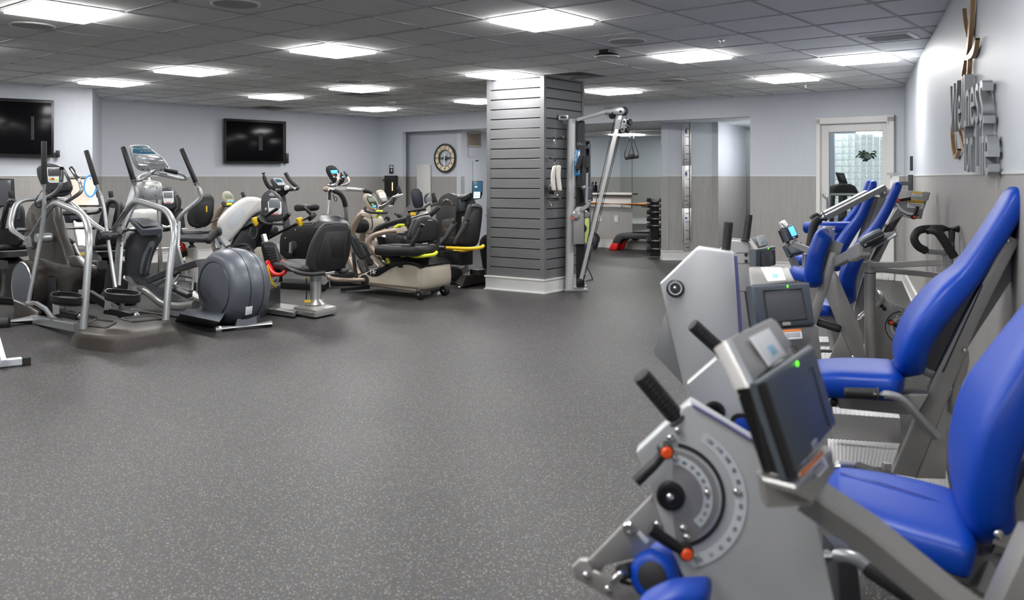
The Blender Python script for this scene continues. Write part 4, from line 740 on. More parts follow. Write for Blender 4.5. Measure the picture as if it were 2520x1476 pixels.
part('handle_loop', tube(T((549, 497, 11.3), (546, 502, 11.3), (556, 508, 11.28), (572, 505, 11.3)), .015, 8, .04), M['rubber'], t); part('lime_grip', grip(A(558, 503.5, 11.25), A(571, 502.5, 11.25), .02), M['lime'], t); part('side_arm', tube(T((515, 548, 11.3), (540, 538, 11.3)), .02, 8), M['tanpaint'], t); part('body', MB().slab(chaikin(T2(11.6, (610, 600), (640, 600), (650, 650), (620, 650)), 1), UD, .3, .03), M['tan'], t); part('lime_bar', tube(T((640, 583, 11.3), (672, 581, 11.3)), .02, 8), M['lime'], t); part('seat', MB().pad(T((645, 570, 11.2), (668, 568, 11.2)), .35, .16, UD), M['vinyl'], t, ang=60); part('back_grip', grip(A(602, 488, 11.3), A(596, 473, 11.3), .024), M['rubber'], t)
# =============================================================== recumbent machine with the tablet
t = thing('recumbent_bike', 'dark recumbent machine with the back of a black tablet, before the white wall panel', 'exercise bike', G(1020, 680))
pt = PL(A(1025, HY, 11.9), 6)
part('tablet', MB().slab(chaikin(pt.L(((1009, 464), (1038, 464), (1043, 506), (1039, 513), (1022, 514), (1014, 498))), 1), pt.n, .04, .01), M['navy'], t); part('mast', MB().bar(T((1028, 506, 12.0), (992, 538, 11.9), (985, 600, 11.8)), .16, .1, UD), M['black'], t); part('round_fan', MB().lathe(A(1057, 490, 12.2), -UD, [(.02, .05), (.06, .05), (.085, .03), (.09, 0), (.06, -.05)], 20), M['dark'], t); part('fan_lens', MB().lathe(A(1056, 492, 12.0), -UD, [(.06, 0), (.05, .02), (.01, .03)], 20), M['lcd'], t)
for q, gp in ((((1020, 530, 11.6), (1050, 505, 11.4), (1060, 498, 11.3)), ((1074, 503, 11.2), (1065, 475, 11.2))),): g = part('push_arm', tube(T(*q), .022, 10), M['alu'], t); part('grip', grip(*T(*gp), .026), M['rubber'], g); part('hand_guard', MB().bar(T((1060, 506, 11.2), (1078, 501, 11.2)), .12, .04), M['dark'], g)
part('handle_bar', tube(T((1006, 520, 11.5), (1030, 516, 11.4), (1048, 514, 11.4)), .024, 10, .05), M['rubber'], t); part('arm_rest', tube(T((972, 526, 11.5), (984, 531, 11.5), (994, 540, 11.5)), .024, 10, .06), M['rubber'], t); part('body', MB().slab(chaikin(T2(11.8, (960, 575), (1010, 570), (1020, 600), (1020, 650), (960, 650)), 1), UD, .4, .05), M['black'], t); part('console_pod', MB().slab(T2(11.4, (934, 585), (955, 585), (962, 600), (945, 604)), UD, .1, .02), M['dark'], t); part('yellow_clip', MB().box(A(1017, 526, 11.3), (.07, .05, .04)), M['yellow'], t)
# =============================================================== total body machine with fan housing
t = thing('total_body_machine', 'large dark seated machine with round brown housing and tall black chair', 'exercise machine', G(1150, 700))
fx = Vector((-.5, -.86, 0)); c = A(1103, 507, 10.9)
hs = part('housing', MB().lathe(c, -fx, [(.155, -.01), (.165, .01), (.165, .06), (.145, .08), (.145, .42), (.13, .44)], 36), M['dark'], t); part('housing_face', MB().lathe(c+fx*.01, fx, [(.155, -.01), (.15, .004), (.1, .008), (.095, .02), (.075, .026), (.07, .016), (.005, .016)], 36), M['brown'], hs)
for k in range(6): a = k*math.pi/3+.3; part('bolt', bolt(c+fx*.012+Vector((.86*math.cos(a)*.125, -.5*math.cos(a)*.125, .125*math.sin(a))), fx, .006), M['chrome'], hs)
pk2 = PL(A(1105, HY, 10.95), -20)
co = part('column', MB().slab(pk2.L(((1079, 505), (1130, 505), (1130, 600), (1126, 650), (1080, 650))), pk2.n, .2, .02), M['black'], t); part('front_panel', plate(pk2.L(((1088, 541), (1104, 538), (1117, 536), (1119, 582), (1083, 582)), .11), .01), M['brown'], co); part('panel_inset', plate(pk2.L(((1093, 560), (1112, 560), (1114, 580), (1091, 580)), .116), .006), M['step'], co)
ps = PL(A(1175, HY, 10.6), 10)
sc = part('tablet', MB().slab(ps.L(((1162, 445), (1188, 445), (1187, 478), (1183, 489), (1168, 491), (1161, 489))), ps.n, .03, .006), M['black'], t); part('screen', plate(ps.L(((1164, 447), (1187, 447), (1186, 472), (1163, 472)), .016), .004), M['lcddeep'], sc); part('screen_keys', plate(ps.L(((1166, 472), (1182, 472), (1181, 487), (1165, 488)), .017), .004), M['lcdcyan'], sc)
for k in range(6): x, y = 1168+(k % 3)*5, 476+(k//3)*6; part('key', plate(ps.L(((x-1, y-1), (x+1.2, y-1), (x+1.2, y+1), (x-1, y+1)), .019), .002), M['navy'], sc)
part('figures', plate(ps.L(((1169, 458), (1174, 458), (1174, 461), (1169, 461)), .018), .002), M['lcdwhite'], sc)
part('tablet_arm', MB().bar(T((1130, 492, 10.9), (1150, 488, 10.8), (1165, 480, 10.7)), .1, .06), M['black'], t); part('arm_pod', MB().slab(T2(10.85, (1133, 490), (1152, 490), (1152, 518), (1136, 520)), UD, .1, .01), M['dark'], t)
pb = PL(A(1150, HY, 10.35), 14)
bk = part('backrest', MB().slab(chaikin(pb.L(((1117, 590), (1130, 568), (1143, 532), (1151, 504), (1164, 499), (1184, 504), (1188, 516), (1182, 570), (1176, 604), (1156, 608), (1122, 606))), 2), pb.n, .12, .05, 4), M['vinyl'], t, ang=60); part('back_panel', MB().slab(chaikin(pb.L(((1160, 516), (1184, 514), (1178, 575), (1174, 600), (1140, 604), (1142, 570)), .06), 1), pb.n, .02, .008), M['black'], bk); part('head_band', tube([pb(1158, 510, .065), pb(1170, 506, .065), pb(1184, 510, .065)], .012, 8), M['dark'], bk)
for q in (((1119, 548, 10.3), (1112, 560, 10.25), (1096, 588, 10.2), (1080, 603, 10.2)), ((1152, 540, 10.1), (1145, 560, 10.1), (1124, 590, 10.1), (1118, 600, 10.1))): part('arm_rest', tube(T(*q), [.034, .022], 12, .1), M['rubber'], t)
part('seat', MB().pad(T((1073, 594, 10.5), (1095, 593, 10.45), (1124, 596, 10.35)), [.4, .44, .44], .1, UD), M['vinyl'], t, ang=60)
g = part('yellow_rail', tube(T((1060, 604, 10.3), (1080, 609, 10.1), (1100, 610, 10.0), (1160, 612, 9.95), (1185, 609, 10.0), (1189, 605, 10.1)), .02, 10, .06), M['yellow'], t, 'yellow tubular rail'); part('rail_sleeve', grip(A(1081, 609.5, 10.07), A(1097, 610.5, 10.0), .026), M['black'], g); part('yellow_rail', tube(T((1116, 616, 10.1), (1140, 618, 10.0), (1164, 613, 9.97)), .014, 8, .04), M['yellow'], t, 'yellow tubular rail')
part('seat_column', MB().slab(T2(10.7, (1098, 616), (1150, 616), (1150, 652), (1098, 646)), UD, .25, .03), M['black'], t); part('slide_body', MB().ring([[G(*q) for q in ((1096, 690), (1148, 700), (1160, 682), (1105, 676))], [G(*q, .22) for q in ((1098, 655), (1135, 662), (1150, 648), (1106, 645))]]), M['black'], t); part('base_shell', MB().ring([[G(*q, .02) for q in ((1119, 696), (1137, 706), (1212, 692), (1212, 682), (1150, 684))], [G(*q, .15) for q in ((1136, 676), (1148, 678), (1210, 672), (1210, 668), (1156, 668))]]), M['brown'], t); part('slide_block', MB().lathe(A(1176, 668, 10.75), UP, [(.1, -.04), (.1, .03), (.08, .035)], 24), M['black'], t); part('levelling_foot', MB().lathe(G(1133, 706), UP, [(.035, 0), (.03, .01), (.01, .015), (.01, .04)], 14), M['chrome'], t); part('drag_bar', MB().bar(T((1098, 694, 10.9), (1126, 694, 10.9)), .04, .03), M['ink'], t)
# person seen past the pillar
def skin_figure(name, verts, edges, mat_, parent, lvl=2):
    me = bpy.data.meshes.new(name); me.from_pydata([v[0]-OFF[parent.name] for v in verts], edges, []); o = bpy.data.objects.new(name, me); COL.objects.link(o); o.parent = parent; OFF[o.name] = OFF[parent.name]
    sk = o.modifiers.new('skin', 'SKIN'); sk.use_smooth_shade = True
    for i, v in enumerate(verts): me.skin_vertices[0].data[i].radius = (v[1], v[1]*(v[2] if len(v) > 2 else 1))
    me.skin_vertices[0].data[0].use_root = True
    s = o.modifiers.new('sub', 'SUBSURF'); s.levels = lvl; s.render_levels = lvl; me.materials.append(mat_); return o
b0 = A(1252, HY, 11.4); b0.z = 0; V = Vector
t = thing('person', 'person in dark clothes sitting behind the slatted pillar, one hand and leg in view', 'person', b0)
def pp(x, y, z): return b0+V((x, y, z))
fig = [(pp(0, 0, .58), .14), (pp(-.02, -.02, .78), .13), (pp(-.08, -.05, .98), .15), (pp(-.12, -.07, 1.1), .06), (pp(-.14, -.08, 1.18), .055),
       (pp(-.06, -.13, .57), .09), (pp(-.28, -.18, .55), .075), (pp(-.33, -.18, .52), .07), (pp(-.31, -.14, .28), .052), (pp(-.29, -.12, .1), .045), (pp(-.4, -.16, .05), .035),
       (pp(-.04, .1, .57), .09), (pp(-.24, .14, .55), .07), (pp(-.26, .14, .28), .05), (pp(-.24, .14, .1), .045), (pp(-.34, .1, .05), .035),
       (pp(-.09, -.22, 1.02), .06), (pp(-.07, -.26, .84), .046), (pp(-.18, -.27, .86), .032), (pp(-.05, .15, 1.02), .06), (pp(-.03, .22, .8), .046), (pp(-.2, .15, .78), .034)]
skin_figure('body', fig, [(0, 1), (1, 2), (2, 3), (3, 4), (0, 5), (5, 6), (6, 7), (7, 8), (8, 9), (9, 10), (0, 11), (11, 12), (12, 13), (13, 14), (14, 15), (2, 16), (16, 17), (17, 18), (2, 19), (19, 20), (20, 21)], M['darkcloth'], t)
hd = part('head', MB().ell(pp(-.17, -.1, 1.28), (.085, .08, .115)), M['skin'], t, ang=80); part('hair', MB().ell(pp(-.15, -.09, 1.31), (.095, .09, .1)), M['hair'], t, ang=80); part('nose', MB().ell(pp(-.26, -.12, 1.27), (.02, .015, .025)), M['skin'], hd)
for s in (-1, 1): part('eye', MB().ell(pp(-.235, -.11+.03*s, 1.295), (.014, .012, .01)), M['ink'], hd)
part('mouth', MB().ell(pp(-.245, -.115, 1.225), (.008, .022, .006)), M['red'], hd)
hv = [(pp(-.17, -.27, .862), .026), (pp(-.21, -.272, .868), .03, .5), (pp(-.245, -.272, .868), .028, .5)]; he = [(0, 1), (1, 2)]
for k, L in enumerate((.05, .06, .065, .055)):
    y = -.297+.016*k; i = len(hv); hv += [(pp(-.25, y, .87), .0085), (pp(-.25-L*.6, y, .865), .008), (pp(-.25-L*.8, y, .845), .007)]; he += [(2, i), (i, i+1), (i+1, i+2)]
i = len(hv); hv += [(pp(-.2, -.3, .86), .0095), (pp(-.24, -.318, .85), .008)]; he += [(1, i), (i, i+1)]
skin_figure('hand', hv, he, M['skin'], t, 1); part('cuff', MB().lathe(pp(-.155, -.27, .86), V((-1, 0, 0)), [(.036, 0), (.036, .02), (.03, .02)], 16), M['paper'], t)
for sx in (-.38, -.33): part('shoe', MB().pad([pp(sx+.12, -.13 if sx < -.35 else .13, .04), pp(sx, -.15 if sx < -.35 else .12, .04), pp(sx-.12, -.17 if sx < -.35 else .1, .035)], [.08, .1, .08], .08, V((.1, 1, 0))), M['black'], t, ang=60)
t2 = thing('stool', 'dark round stool mostly hidden behind the slatted pillar', 'stool', b0+V((.05, 0, 0))); part('seat', MB().lathe(b0+V((.05, 0, .42)), UP, [(.2, 0), (.21, .02), (.2, .05)], 24), M['vinyl'], t2); part('pedestal', MB().lathe(b0+V((.05, 0, 0)), UP, [(.2, 0), (.19, .02), (.04, .04), (.04, .42)], 20), M['alu'], t2)
# =============================================================== machines at the left edge
def edge_bike(lab, fx, Y, back_px, scr):
    t = thing('recumbent_bike', lab, 'exercise bike', G(fx, 740)); pb = PL(A(back_px[0][0], HY, Y), 10)
    bk = part('backrest', MB().slab(chaikin(pb.L(back_px), 2), pb.n, .08, .03, 3), M['vinyl'], t, ang=60); xs = [q[0] for q in back_px]; mx = (min(xs)+max(xs))/2
    part('back_strip', MB().bar([pb(mx+6, 512, .06), pb(mx-4, 562, .06)], .06, .02, pb.n), M['alu'], bk); part('back_hoop', tube([pb(mx-22, 560, .05), pb(mx-10, 500, .05), pb(mx+4, 490, .05), pb(mx+22, 500, .05), pb(mx+20, 540, .05)], .02, 10, .08), M['dark'], bk)
    part('seat', MB().pad([pb(mx+15, 607, 0), pb(mx-5, 607, -.2), pb(mx-30, 606, -.4)], [.4, .42, .4], .08, UD), M['vinyl'], t, ang=60); part('seat_rail', MB().slab([pb(mx-60, 622, -.3), pb(mx+20, 618, 0), pb(mx+20, 632, 0), pb(mx-60, 640, -.3)], UD, .2, .01), M['dark'], t)
    part('body', MB().slab(chaikin([pb(mx-70, 640, -.3), pb(mx+15, 632, 0), pb(mx+18, 700, .05), pb(mx+10, 738, .1), pb(mx-75, 742, -.3)], 1), UD, .3, .04), M['black'], t); part('arm_bar', tube([pb(mx+24, 590, .1), pb(mx+30, 560, .1), pb(mx+26, 600, .0)], .02, 8), M['dark'], t)
    part('base_foot', MB().bar([G(fx-60, 736, .04), G(fx+45, 742, .04)], .08, .07), M['black'], t); part('pedal_block', MB().slab([pb(mx-40, 640, .25), pb(mx-18, 642, .25), pb(mx-15, 662, .25), pb(mx-42, 664, .25)], UD, .12, .02), M['dark'], t); part('side_grip', grip(pb(mx+3, 486, -.3), pb(mx+1, 470, -.3), .026), M['rubber'], t); return t
edge_bike('black recumbent bike at the left edge behind the brown elliptical', 30, 9.4, ((-12, 600), (0, 548), (14, 506), (30, 498), (52, 500), (62, 520), (60, 600), (40, 608), (0, 608)), 0)
edge_bike('black recumbent bike between the two elliptical trainers', 285, 9.7, ((232, 600), (240, 560), (254, 508), (262, 496), (290, 494), (306, 502), (310, 530), (308, 590), (290, 606), (240, 607)), 0)
def screen_stand(lab, Y, quad, pic):
    c = A((quad[0][0]+quad[2][0])/2, HY, Y+.05); c.z = 0; t = thing('screen_stand', lab, 'monitor', c); q = T2(Y, *quad)
    fr = part('monitor', plate(q, .05, .006), M['black'], t); cx, cy = sum(x for x, y in quad)/4, sum(y for x, y in quad)/4
    part('screen', plate(T2(Y-.004, *[(cx+(x-cx)*.92, cy+(y-cy)*.9) for x, y in quad]), .004), M[pic], fr)
    part('pole', MB().lathe(c, UP, [(.2, 0), (.19, .02), (.04, .04), (.04, q[2].z+.1)], 18), M['silver'], t); return t, fr
screen_stand('dark switched off monitor at the left edge below the left television', 9.9, ((-40, 438), (29, 440), (33, 508), (-40, 512)), 'lcddark')
M['sand'] = mat('screen_sand', srgb(178, 152, 140), .3, emit=srgb(178, 150, 138), es=.5, noise=.25, nscale=(14, 14, 30)); M['sky'] = mat('screen_blue', srgb(60, 110, 150), .3, emit=srgb(60, 110, 150), es=.5)
t, fr = screen_stand('monitor showing a bicycle wheel on sandy ground, behind the brown elliptical', 10.2, ((165, 438), (229, 437), (245, 508), (178, 508)), 'sand')
part('picture_tyre', MB().tube([A(222+14*math.cos(a), 458+26*math.sin(a), 10.186) for a in [2*math.pi*k/24 for k in range(25)] if True], .012, 6, 0), M['sky'], fr, 'blue bicycle wheel in the picture'); part('picture_rim', MB().tube([A(222+11*math.cos(a), 458+21*math.sin(a), 10.186) for a in [2*math.pi*k/24 for k in range(25)]], .007, 6, 0), M['lcdwhite'], fr); part('picture_corner', plate(T2(10.187, (213, 502), (239, 486), (243, 503)), .003), M['lcdwhite'], fr); part('shelf', MB().box(A(212, 514, 10.15), (.42, .2, .03)), M['white'], t)
t = thing('upright_bike', 'exercise bike with grey console box seen through the brown elliptical rails', 'exercise bike', G(200, 740))
part('console', MB().slab(T2(9.7, (165, 519), (203, 517), (208, 540), (196, 548), (172, 548)), UD, .12, .02), M['dark'], t); part('console_face', plate(T2(9.62, (168, 520), (202, 518), (206, 538), (174, 540)), .006), M['slate'], t); part('handle_bar', tube(T((128, 512, 9.5), (128, 523, 9.45), (136, 526, 9.4), (210, 526, 9.5), (244, 522, 9.6), (248, 512, 9.6)), .018, 10, .05), M['black'], t); part('post', MB().bar(T((190, 545, 9.7), (203, 610, 9.6)), .1, .06), M['alu'], t)
part('body', MB().slab(chaikin(T2(9.5, (160, 612), (190, 602), (235, 640), (232, 735), (170, 735)), 1), UD, .25, .03), M['black'], t); part('pedal_arm', tube(T((166, 588, 9.3), (182, 598, 9.3), (192, 625, 9.3), (204, 632, 9.3)), .017, 10, .05), M['alu'], t); part('pedal_grip', grip(A(183, 598, 9.3), A(165, 587, 9.3), .022), M['black'], t); part('fender', tube(T((157, 606, 9.4), (180, 607, 9.4), (190, 625, 9.4)), .03, 10, .08), M['dark'], t); part('yellow_tag', MB().box(A(205, 625, 9.28), (.05, .03, .02)), M['yellow'], t)
t = thing('floor_stand', 'light metal leg with black end cap at the lower left edge', 'stand', G(20, 895))
f = part('foot', MB().bar([G(-40, 898, .03), G(56, 888, .03)], .055, .055), M['palegrey'], t); part('end_cap', MB().bar([G(53, 888.5, .03), G(74, 886, .03)], .065, .062), M['rubber'], f, 'black rubber end cap'); part('strut', MB().bar([G(10, 892, .05), A(-16, 800, 6.6)], .035, .035), M['palegrey'], t)
# =============================================================== wall things on the left
def tv(lab, quad, remote):
    pl = PL(tv0 if quad[0][0] > 400 else fr0, math.degrees(math.atan2(td.y, td.x)) if quad[0][0] > 400 else math.degrees(math.atan2(fd.y, fd.x)))
    q = pl.L(quad, .09); t = thing('television', lab, 'television', sum(q, V())/4, 'wall televisions'); n = pl.n
    fr = part('bezel', MB().slab(q, n, .06, .006), M['black'], t); cx, cy = sum(x for x, y in quad)/4, sum(y for x, y in quad)/4
    part('screen', plate(pl.L([(cx+(x-cx)*.93, cy+(y-cy)*.9) for x, y in quad], .124), .006), M['tvglass'], fr); part('mount', MB().box(sum(q, V())/4-n*.06, (.3, .06, .3)), M['dark'], t)
    a, b, c, d = remote; t2 = single('remote_holder', 'small black holder on the wall at the lower right corner of the '+lab.split(' television')[0]+' television', 'holder', MB().slab(pl.L(((a, b), (c, b), (c, d), (a, d)), .05), n, .05, .008), M['black'])
    return t
tv('middle television on the blank wall', ((552, 291), (702, 299), (702, 402), (552, 402)), (703, 377, 709, 402)); tv('left television cut by the picture edge', ((-20, 240), (132, 247), (132, 388), (-20, 384)), (137, 370, 147, 387))
pw = PL(a0, math.degrees(math.atan2(-BD.y, -BD.x)))                     # alcove wall
cc = pw(1096, 389, .03); ud = pw.d; t = thing('wall_clock', 'large open iron wall clock with cream number ring', 'clock', cc)
R1 = (pw(1096, 353, .03)-cc).length
def ringm(r, w, th, off, seg=40):
    c = cc+pw.n*off; return MB().lathe(c, pw.n, [(r-w, 0), (r, 0), (r, th), (r-w, th), (r-w, 0)], seg, False)
part('outer_ring', ringm(R1, .016, .02, 0), M['iron'], t); part('number_ring', ringm(R1*.9, .092, .012, .004), M['beige'], t); part('ring_edge', ringm(R1*.91, .012, .02, .002), M['iron'], t); part('ring_edge', ringm(R1*.9-.088, .009, .02, .002), M['iron'], t)
for s in (-.012, .012): part('cross_bar', MB().bar([cc+ud*s-UP*R1+pw.n*.005, cc+ud*s+UP*R1+pw.n*.005], .01, .01), M['iron'], t); part('cross_bar', MB().bar([cc+UP*s-ud*R1+pw.n*.005, cc+UP*s+ud*R1+pw.n*.005], .01, .01), M['iron'], t)
part('hub', MB().lathe(cc, pw.n, [(.045, 0), (.045, .02), (.025, .03)], 20), M['iron'], t)
for ang, L, nm in ((-88, .19, 'minute_hand'), (78, .1, 'hour_hand')): a = math.radians(ang); part(nm, MB().bar([cc+pw.n*.035, cc+pw.n*.035+(ud*math.cos(a)+UP*math.sin(a))*L], .02, .006, pw.n), M['paper'], t)
for k in range(1, 13):
    a = math.radians(90-30*k); p = cc+(ud*math.cos(a)+UP*math.sin(a))*(R1*.9-.046)+pw.n*.018; yd = ud*math.cos(a)+UP*math.sin(a); xd = ud*math.sin(a)-UP*math.cos(a)
    part('numeral', text_mb(str(k), .09, p-yd*.032, xd, yd, .003, .9, 'CENTER'), M['ink'], t)
q = pw.L(((1027, 405), (1060, 405), (1060, 600), (1027, 600)), .03); t = thing('wall_panel', 'tall cream panel screwed to the wall left of the clock', 'panel', q[2]); b = part('board', MB().slab(q, pw.n, .03, .003), M['white'], t)
for x in (1032, 1056): part('screw', bolt(pw(x, 409, .046), pw.n, .008, .004), M['chrome'], b)
pj_ = PL(back(985), math.degrees(math.atan2(-BD.y, -BD.x)))
q = pj_.L(((950, 432), (975, 432), (975, 484), (950, 484)), .062); t = thing('hand_sanitiser', 'black dispenser with an amber light strip on the wall by the alcove', 'dispenser', sum(q, V())/4); b = part('housing', MB().slab(q, pj_.n, .1, .01), M['black'], t); part('light_strip', plate(pj_.L(((964.5, 449), (966.3, 449), (966.3, 469), (964.5, 469)), .114), .004, .001), M['ember'], b); part('bracket_arm', MB().bar([pj_(943, 443, .03), pj_(952, 443, .03)], .03, .03), M['ink'], t)
q = pj_.L(((958, 406), (968, 406), (968, 427), (958, 427)), .01); t = thing('wall_sign', 'small black sign with white lettering above the dispenser', 'sign', sum(q, V())/4); b = part('plaque', MB().slab(q, pj_.n, .008, .002), M['ink'], t)
for y, w in ((408, 6), (411, 8)): part('lettering', plate(pj_.L(((963-w/2, y), (963+w/2, y), (963+w/2, y+2), (963-w/2, y+2)), .016), .002, .0005), M['paper'], b)
part('pictogram', plate(pj_.L(((962, 416), (965, 416), (965, 422), (962, 422)), .016), .002, .0005), M['palegrey'], b)
pv = PL(a1, math.degrees(math.atan2((a2-a1).y, (a2-a1).x))); q = pv.L(((1152, 327), (1185, 328), (1185, 360), (1152, 359)), .02); t = thing('wall_vent', 'beige slatted air grille high on the alcove wall right of the clock', 'vent', sum(q, V())/4)
part('backing', plate(q, .01, .001, -.01), M['tanpaint'], t)
for a, b in ((0, 1), (1, 2), (2, 3), (3, 0)): part('frame', MB().bar([q[a], q[b]], .03, .03), M['tan'], t)
for k in range(9): y = 331+k*3; part('slat', MB().bar(pv.L(((1156, y), (1182, y+.6)), .02), .02, .006), M['tanpaint'], t)
part('mullion', MB().bar(pv.L(((1168.5, 329), (1168.5, 358)), .025), .012, .01), M['tan'], t)
for k, (x0, y0, x1, y1) in enumerate(((1153, 364, 1175, 386), (1164, 397, 1190, 470))): q = pv.L(((x0, y0), (x1, y0), (x1, y1), (x0, y1)), .012); single('wall_hatch', ('square painted access panel below the air grille', 'tall painted access panel below the small black tag')[k], 'panel', MB().slab(q, pv.n, .012, .002), M['wall'])
single('wall_tag', 'tiny black tag on the alcove wall between two access panels', 'tag', MB().slab(pv.L(((1171, 394), (1177, 394), (1177, 397), (1171, 397)), .01), pv.n, .02, .002), M['ink'])
# =============================================================== strength machines along the right wall
WD = RD.copy()                                                             # along the right wall
HDG = math.degrees(math.atan2(RN.y, RN.x))                                  # across it
def display(t, q, q2, scr, hood, stick, lab, th=.045, led=True, arm=None, on=False):
    # q: front face corners TL TR BR BL; scr: screen corners; hood: outline of the metal hood; stick: sticker on the hood; lab: warning label
    f = [A(*c) for c in q]; n = newell(f)
    h = part('display', MB().slab(f, -n, th, .012, 3, False), M['slatedark'], t, 'dark grey display box'); part('screen', plate([A(*c) for c in scr], .004, .001, .003), M['lcdblue' if on else 'lcddark'], h)
    part('bezel', MB().tube([A(*c)+n*.002 for c in scr]+[A(*scr[0])+n*.002], .004, 6, 0), M['black'], h)
    if led: c = A(*q[0]).lerp(A(*q[1]), .6).lerp(A(*q[3]).lerp(A(*q[2]), .6), .07); part('led', MB().ell(c+n*.001, (.0024, .002, .005)), M['led'], h, 'green status light')
    b = A(*q[3]).lerp(A(*q[2]), .5).lerp(A(*q[0]).lerp(A(*q[1]), .5), .07); xd = (A(*q[2])-A(*q[3])).normalized(); yd = n.cross(xd)
    part('badge', MB().slab([b-xd*.016-yd*.006, b+xd*.016-yd*.006, b+xd*.016+yd*.006, b-xd*.016+yd*.006], n, .003, .001, 1), M['alu'], h)
    part('rear_box', MB().slab([f[0].lerp(f[2], .06)-n*th, f[1].lerp(f[3], .06)-n*th, f[2].lerp(f[0], .06)-n*th, f[3].lerp(f[1], .06)-n*th], -n, .03, .004, 2, False), M['black'], h)
    hp = [A(*c) for c in hood]; hh = part('hood', plate(hp, .03, .004), M['steel'], t, 'metal hood with a white sticker')
    sp = [A(*c) for c in stick]; part('sticker', plate(sp, .003, .0005, .004), M['paper'], hh); cx = sum(sp, V())/4
    part('sticker_print', plate([cx.lerp(p, .45).lerp((sp[2]+sp[3])/2, .3) for p in sp], .002, .0003, .0055), M['palesky'], hh)
    if lab:
        lp = [A(*c) for c in lab]; part('warning_label', plate(lp, .003, .0005, .003), M['paper'], t, 'white warning label with an orange band'); part('label_band', plate([lp[0], lp[1], lp[1].lerp(lp[2], .22), lp[0].lerp(lp[3], .22)], .002, .0003, .0045), M['warn'], t)
        for k in range(3): f0 = .36+.18*k; part('label_line', plate([lp[0].lerp(lp[3], f0).lerp(lp[1].lerp(lp[2], f0), .1), lp[0].lerp(lp[3], f0).lerp(lp[1].lerp(lp[2], f0), .9), lp[0].lerp(lp[3], f0+.07).lerp(lp[1].lerp(lp[2], f0+.07), .9), lp[0].lerp(lp[3], f0+.07).lerp(lp[1].lerp(lp[2], f0+.07), .1)], .002, .0003, .0045), M['lcd'], t)
    return h
M['slatedark'] = mat('blue_grey_plastic', srgb(74, 82, 90), .4); M['palesky'] = mat('pale_blue_print', srgb(150, 196, 222), .5)
M['bluedark'] = mat('dark_blue_seam', srgb(14, 46, 140), .5)
M['tread'] = mat('ribbed_plate', srgb(226, 226, 226), .4, .2)
def knurl(t, a, b, r, name='handle'):
    h = part(name, MB().lathe(a, b-a, [(r*.8, 0), (r, .004), (r, (b-a).length-.01), (r*.93, (b-a).length), (r*.3, (b-a).length+.001)], 18), M['rubber'], t, 'ribbed black grip'); d = (b-a).normalized(); n = int((b-a).length/.011)
    part('grip_rib', ribs(a, d, r, n), M['black'], h, stuff=True); part('collar', MB().lathe(a-d*.004, d, [(r*.9, 0), (r*1.25, .001), (r*1.25, .006), (r, .008)], 18), M['dark'], h); return h
def ribs(a, d, r, n):
    m = MB()
    for k in range(1, n): m.lathe(a+d*(.011*k), d, [(r*.99, -.002), (r*1.05, 0), (r*.99, .002)], 16)
    return m
def treadplate(t, q, z, name='foot_plate', thick=.05, nrib=14):
    p = [G(x, y, z) for x, y in q]; f = part(name, MB().slab(p, -UP, thick, .004, 2, False), M['steel'], t); m = MB()
    for k in range(nrib):
        a, b = p[0].lerp(p[1], (k+.5)/nrib), p[3].lerp(p[2], (k+.5)/nrib); w = (p[1]-p[0]).normalized()*((p[1]-p[0]).length/nrib*.3)
        m.add([a-w, a+w, b+w, b-w, a-w*.5+UP*.004, a+w*.5+UP*.004, b+w*.5+UP*.004, b-w*.5+UP*.004], [(0, 1, 5, 4), (1, 2, 6, 5), (2, 3, 7, 6), (3, 0, 4, 7), (4, 5, 6, 7)])
    part('tread_ribs', m, M['tread'], f, stuff=True); part('tread_sheet', MB().slab([v.lerp(sum(p, V())/4, .01) for v in p], UP, .002, 0, 1, False), M['tread'], f); return f
def lever(t, cap, tip, Y, r=.012):
    a, b = A(*cap, Y), A(*tip, Y); d = (b-a).normalized(); l = part('clamp_lever', MB().tube([a, a.lerp(b, .3)+V((0, -.012, 0)), b+V((0, -.014, 0))], [r*.85, r*1.05], 12, .02), M['black'], t, 'black clamp lever'); part('lever_hub', MB().lathe(a+V((0, .012, 0)), V((0, -1, 0)), [(r*1.35, 0), (r*1.35, .02), (r*1.2, .026)], 16), M['black'], l); part('lever_cap', MB().lathe(a+V((0, -.012, 0)), V((0, -1, 0)), [(r*1.02, 0), (r*1.02, .004), (r*.7, .008)], 16), M['orange'], l, 'orange push cap')
def arc(c, pl, r0, r1, a0, a1, off, th, n=26):                              # flat ring sector on a plane
    u, w = pl.d, UP; o = []
    for k in range(n+1): a = math.radians(a0+(a1-a0)*k/n); o.append(c+(u*math.cos(a)+w*math.sin(a))*r1)
    for k in range(n, -1, -1): a = math.radians(a0+(a1-a0)*k/n); o.append(c+(u*math.cos(a)+w*math.sin(a))*r0)
    m = MB(); N = n+1; f = [p+pl.n*off for p in o]; b = [p+pl.n*(off-th) for p in o]
    for k in range(n): i, j = k, 2*N-1-k; m.add([f[i], f[i+1], f[j-1], f[j], b[i], b[i+1], b[j-1], b[j]], [(0, 1, 2, 3), (4, 7, 6, 5), (0, 4, 5, 1), (3, 2, 6, 7)]+([(0, 3, 7, 4)] if k == 0 else [])+([(1, 5, 6, 2)] if k == n-1 else []))
    return m
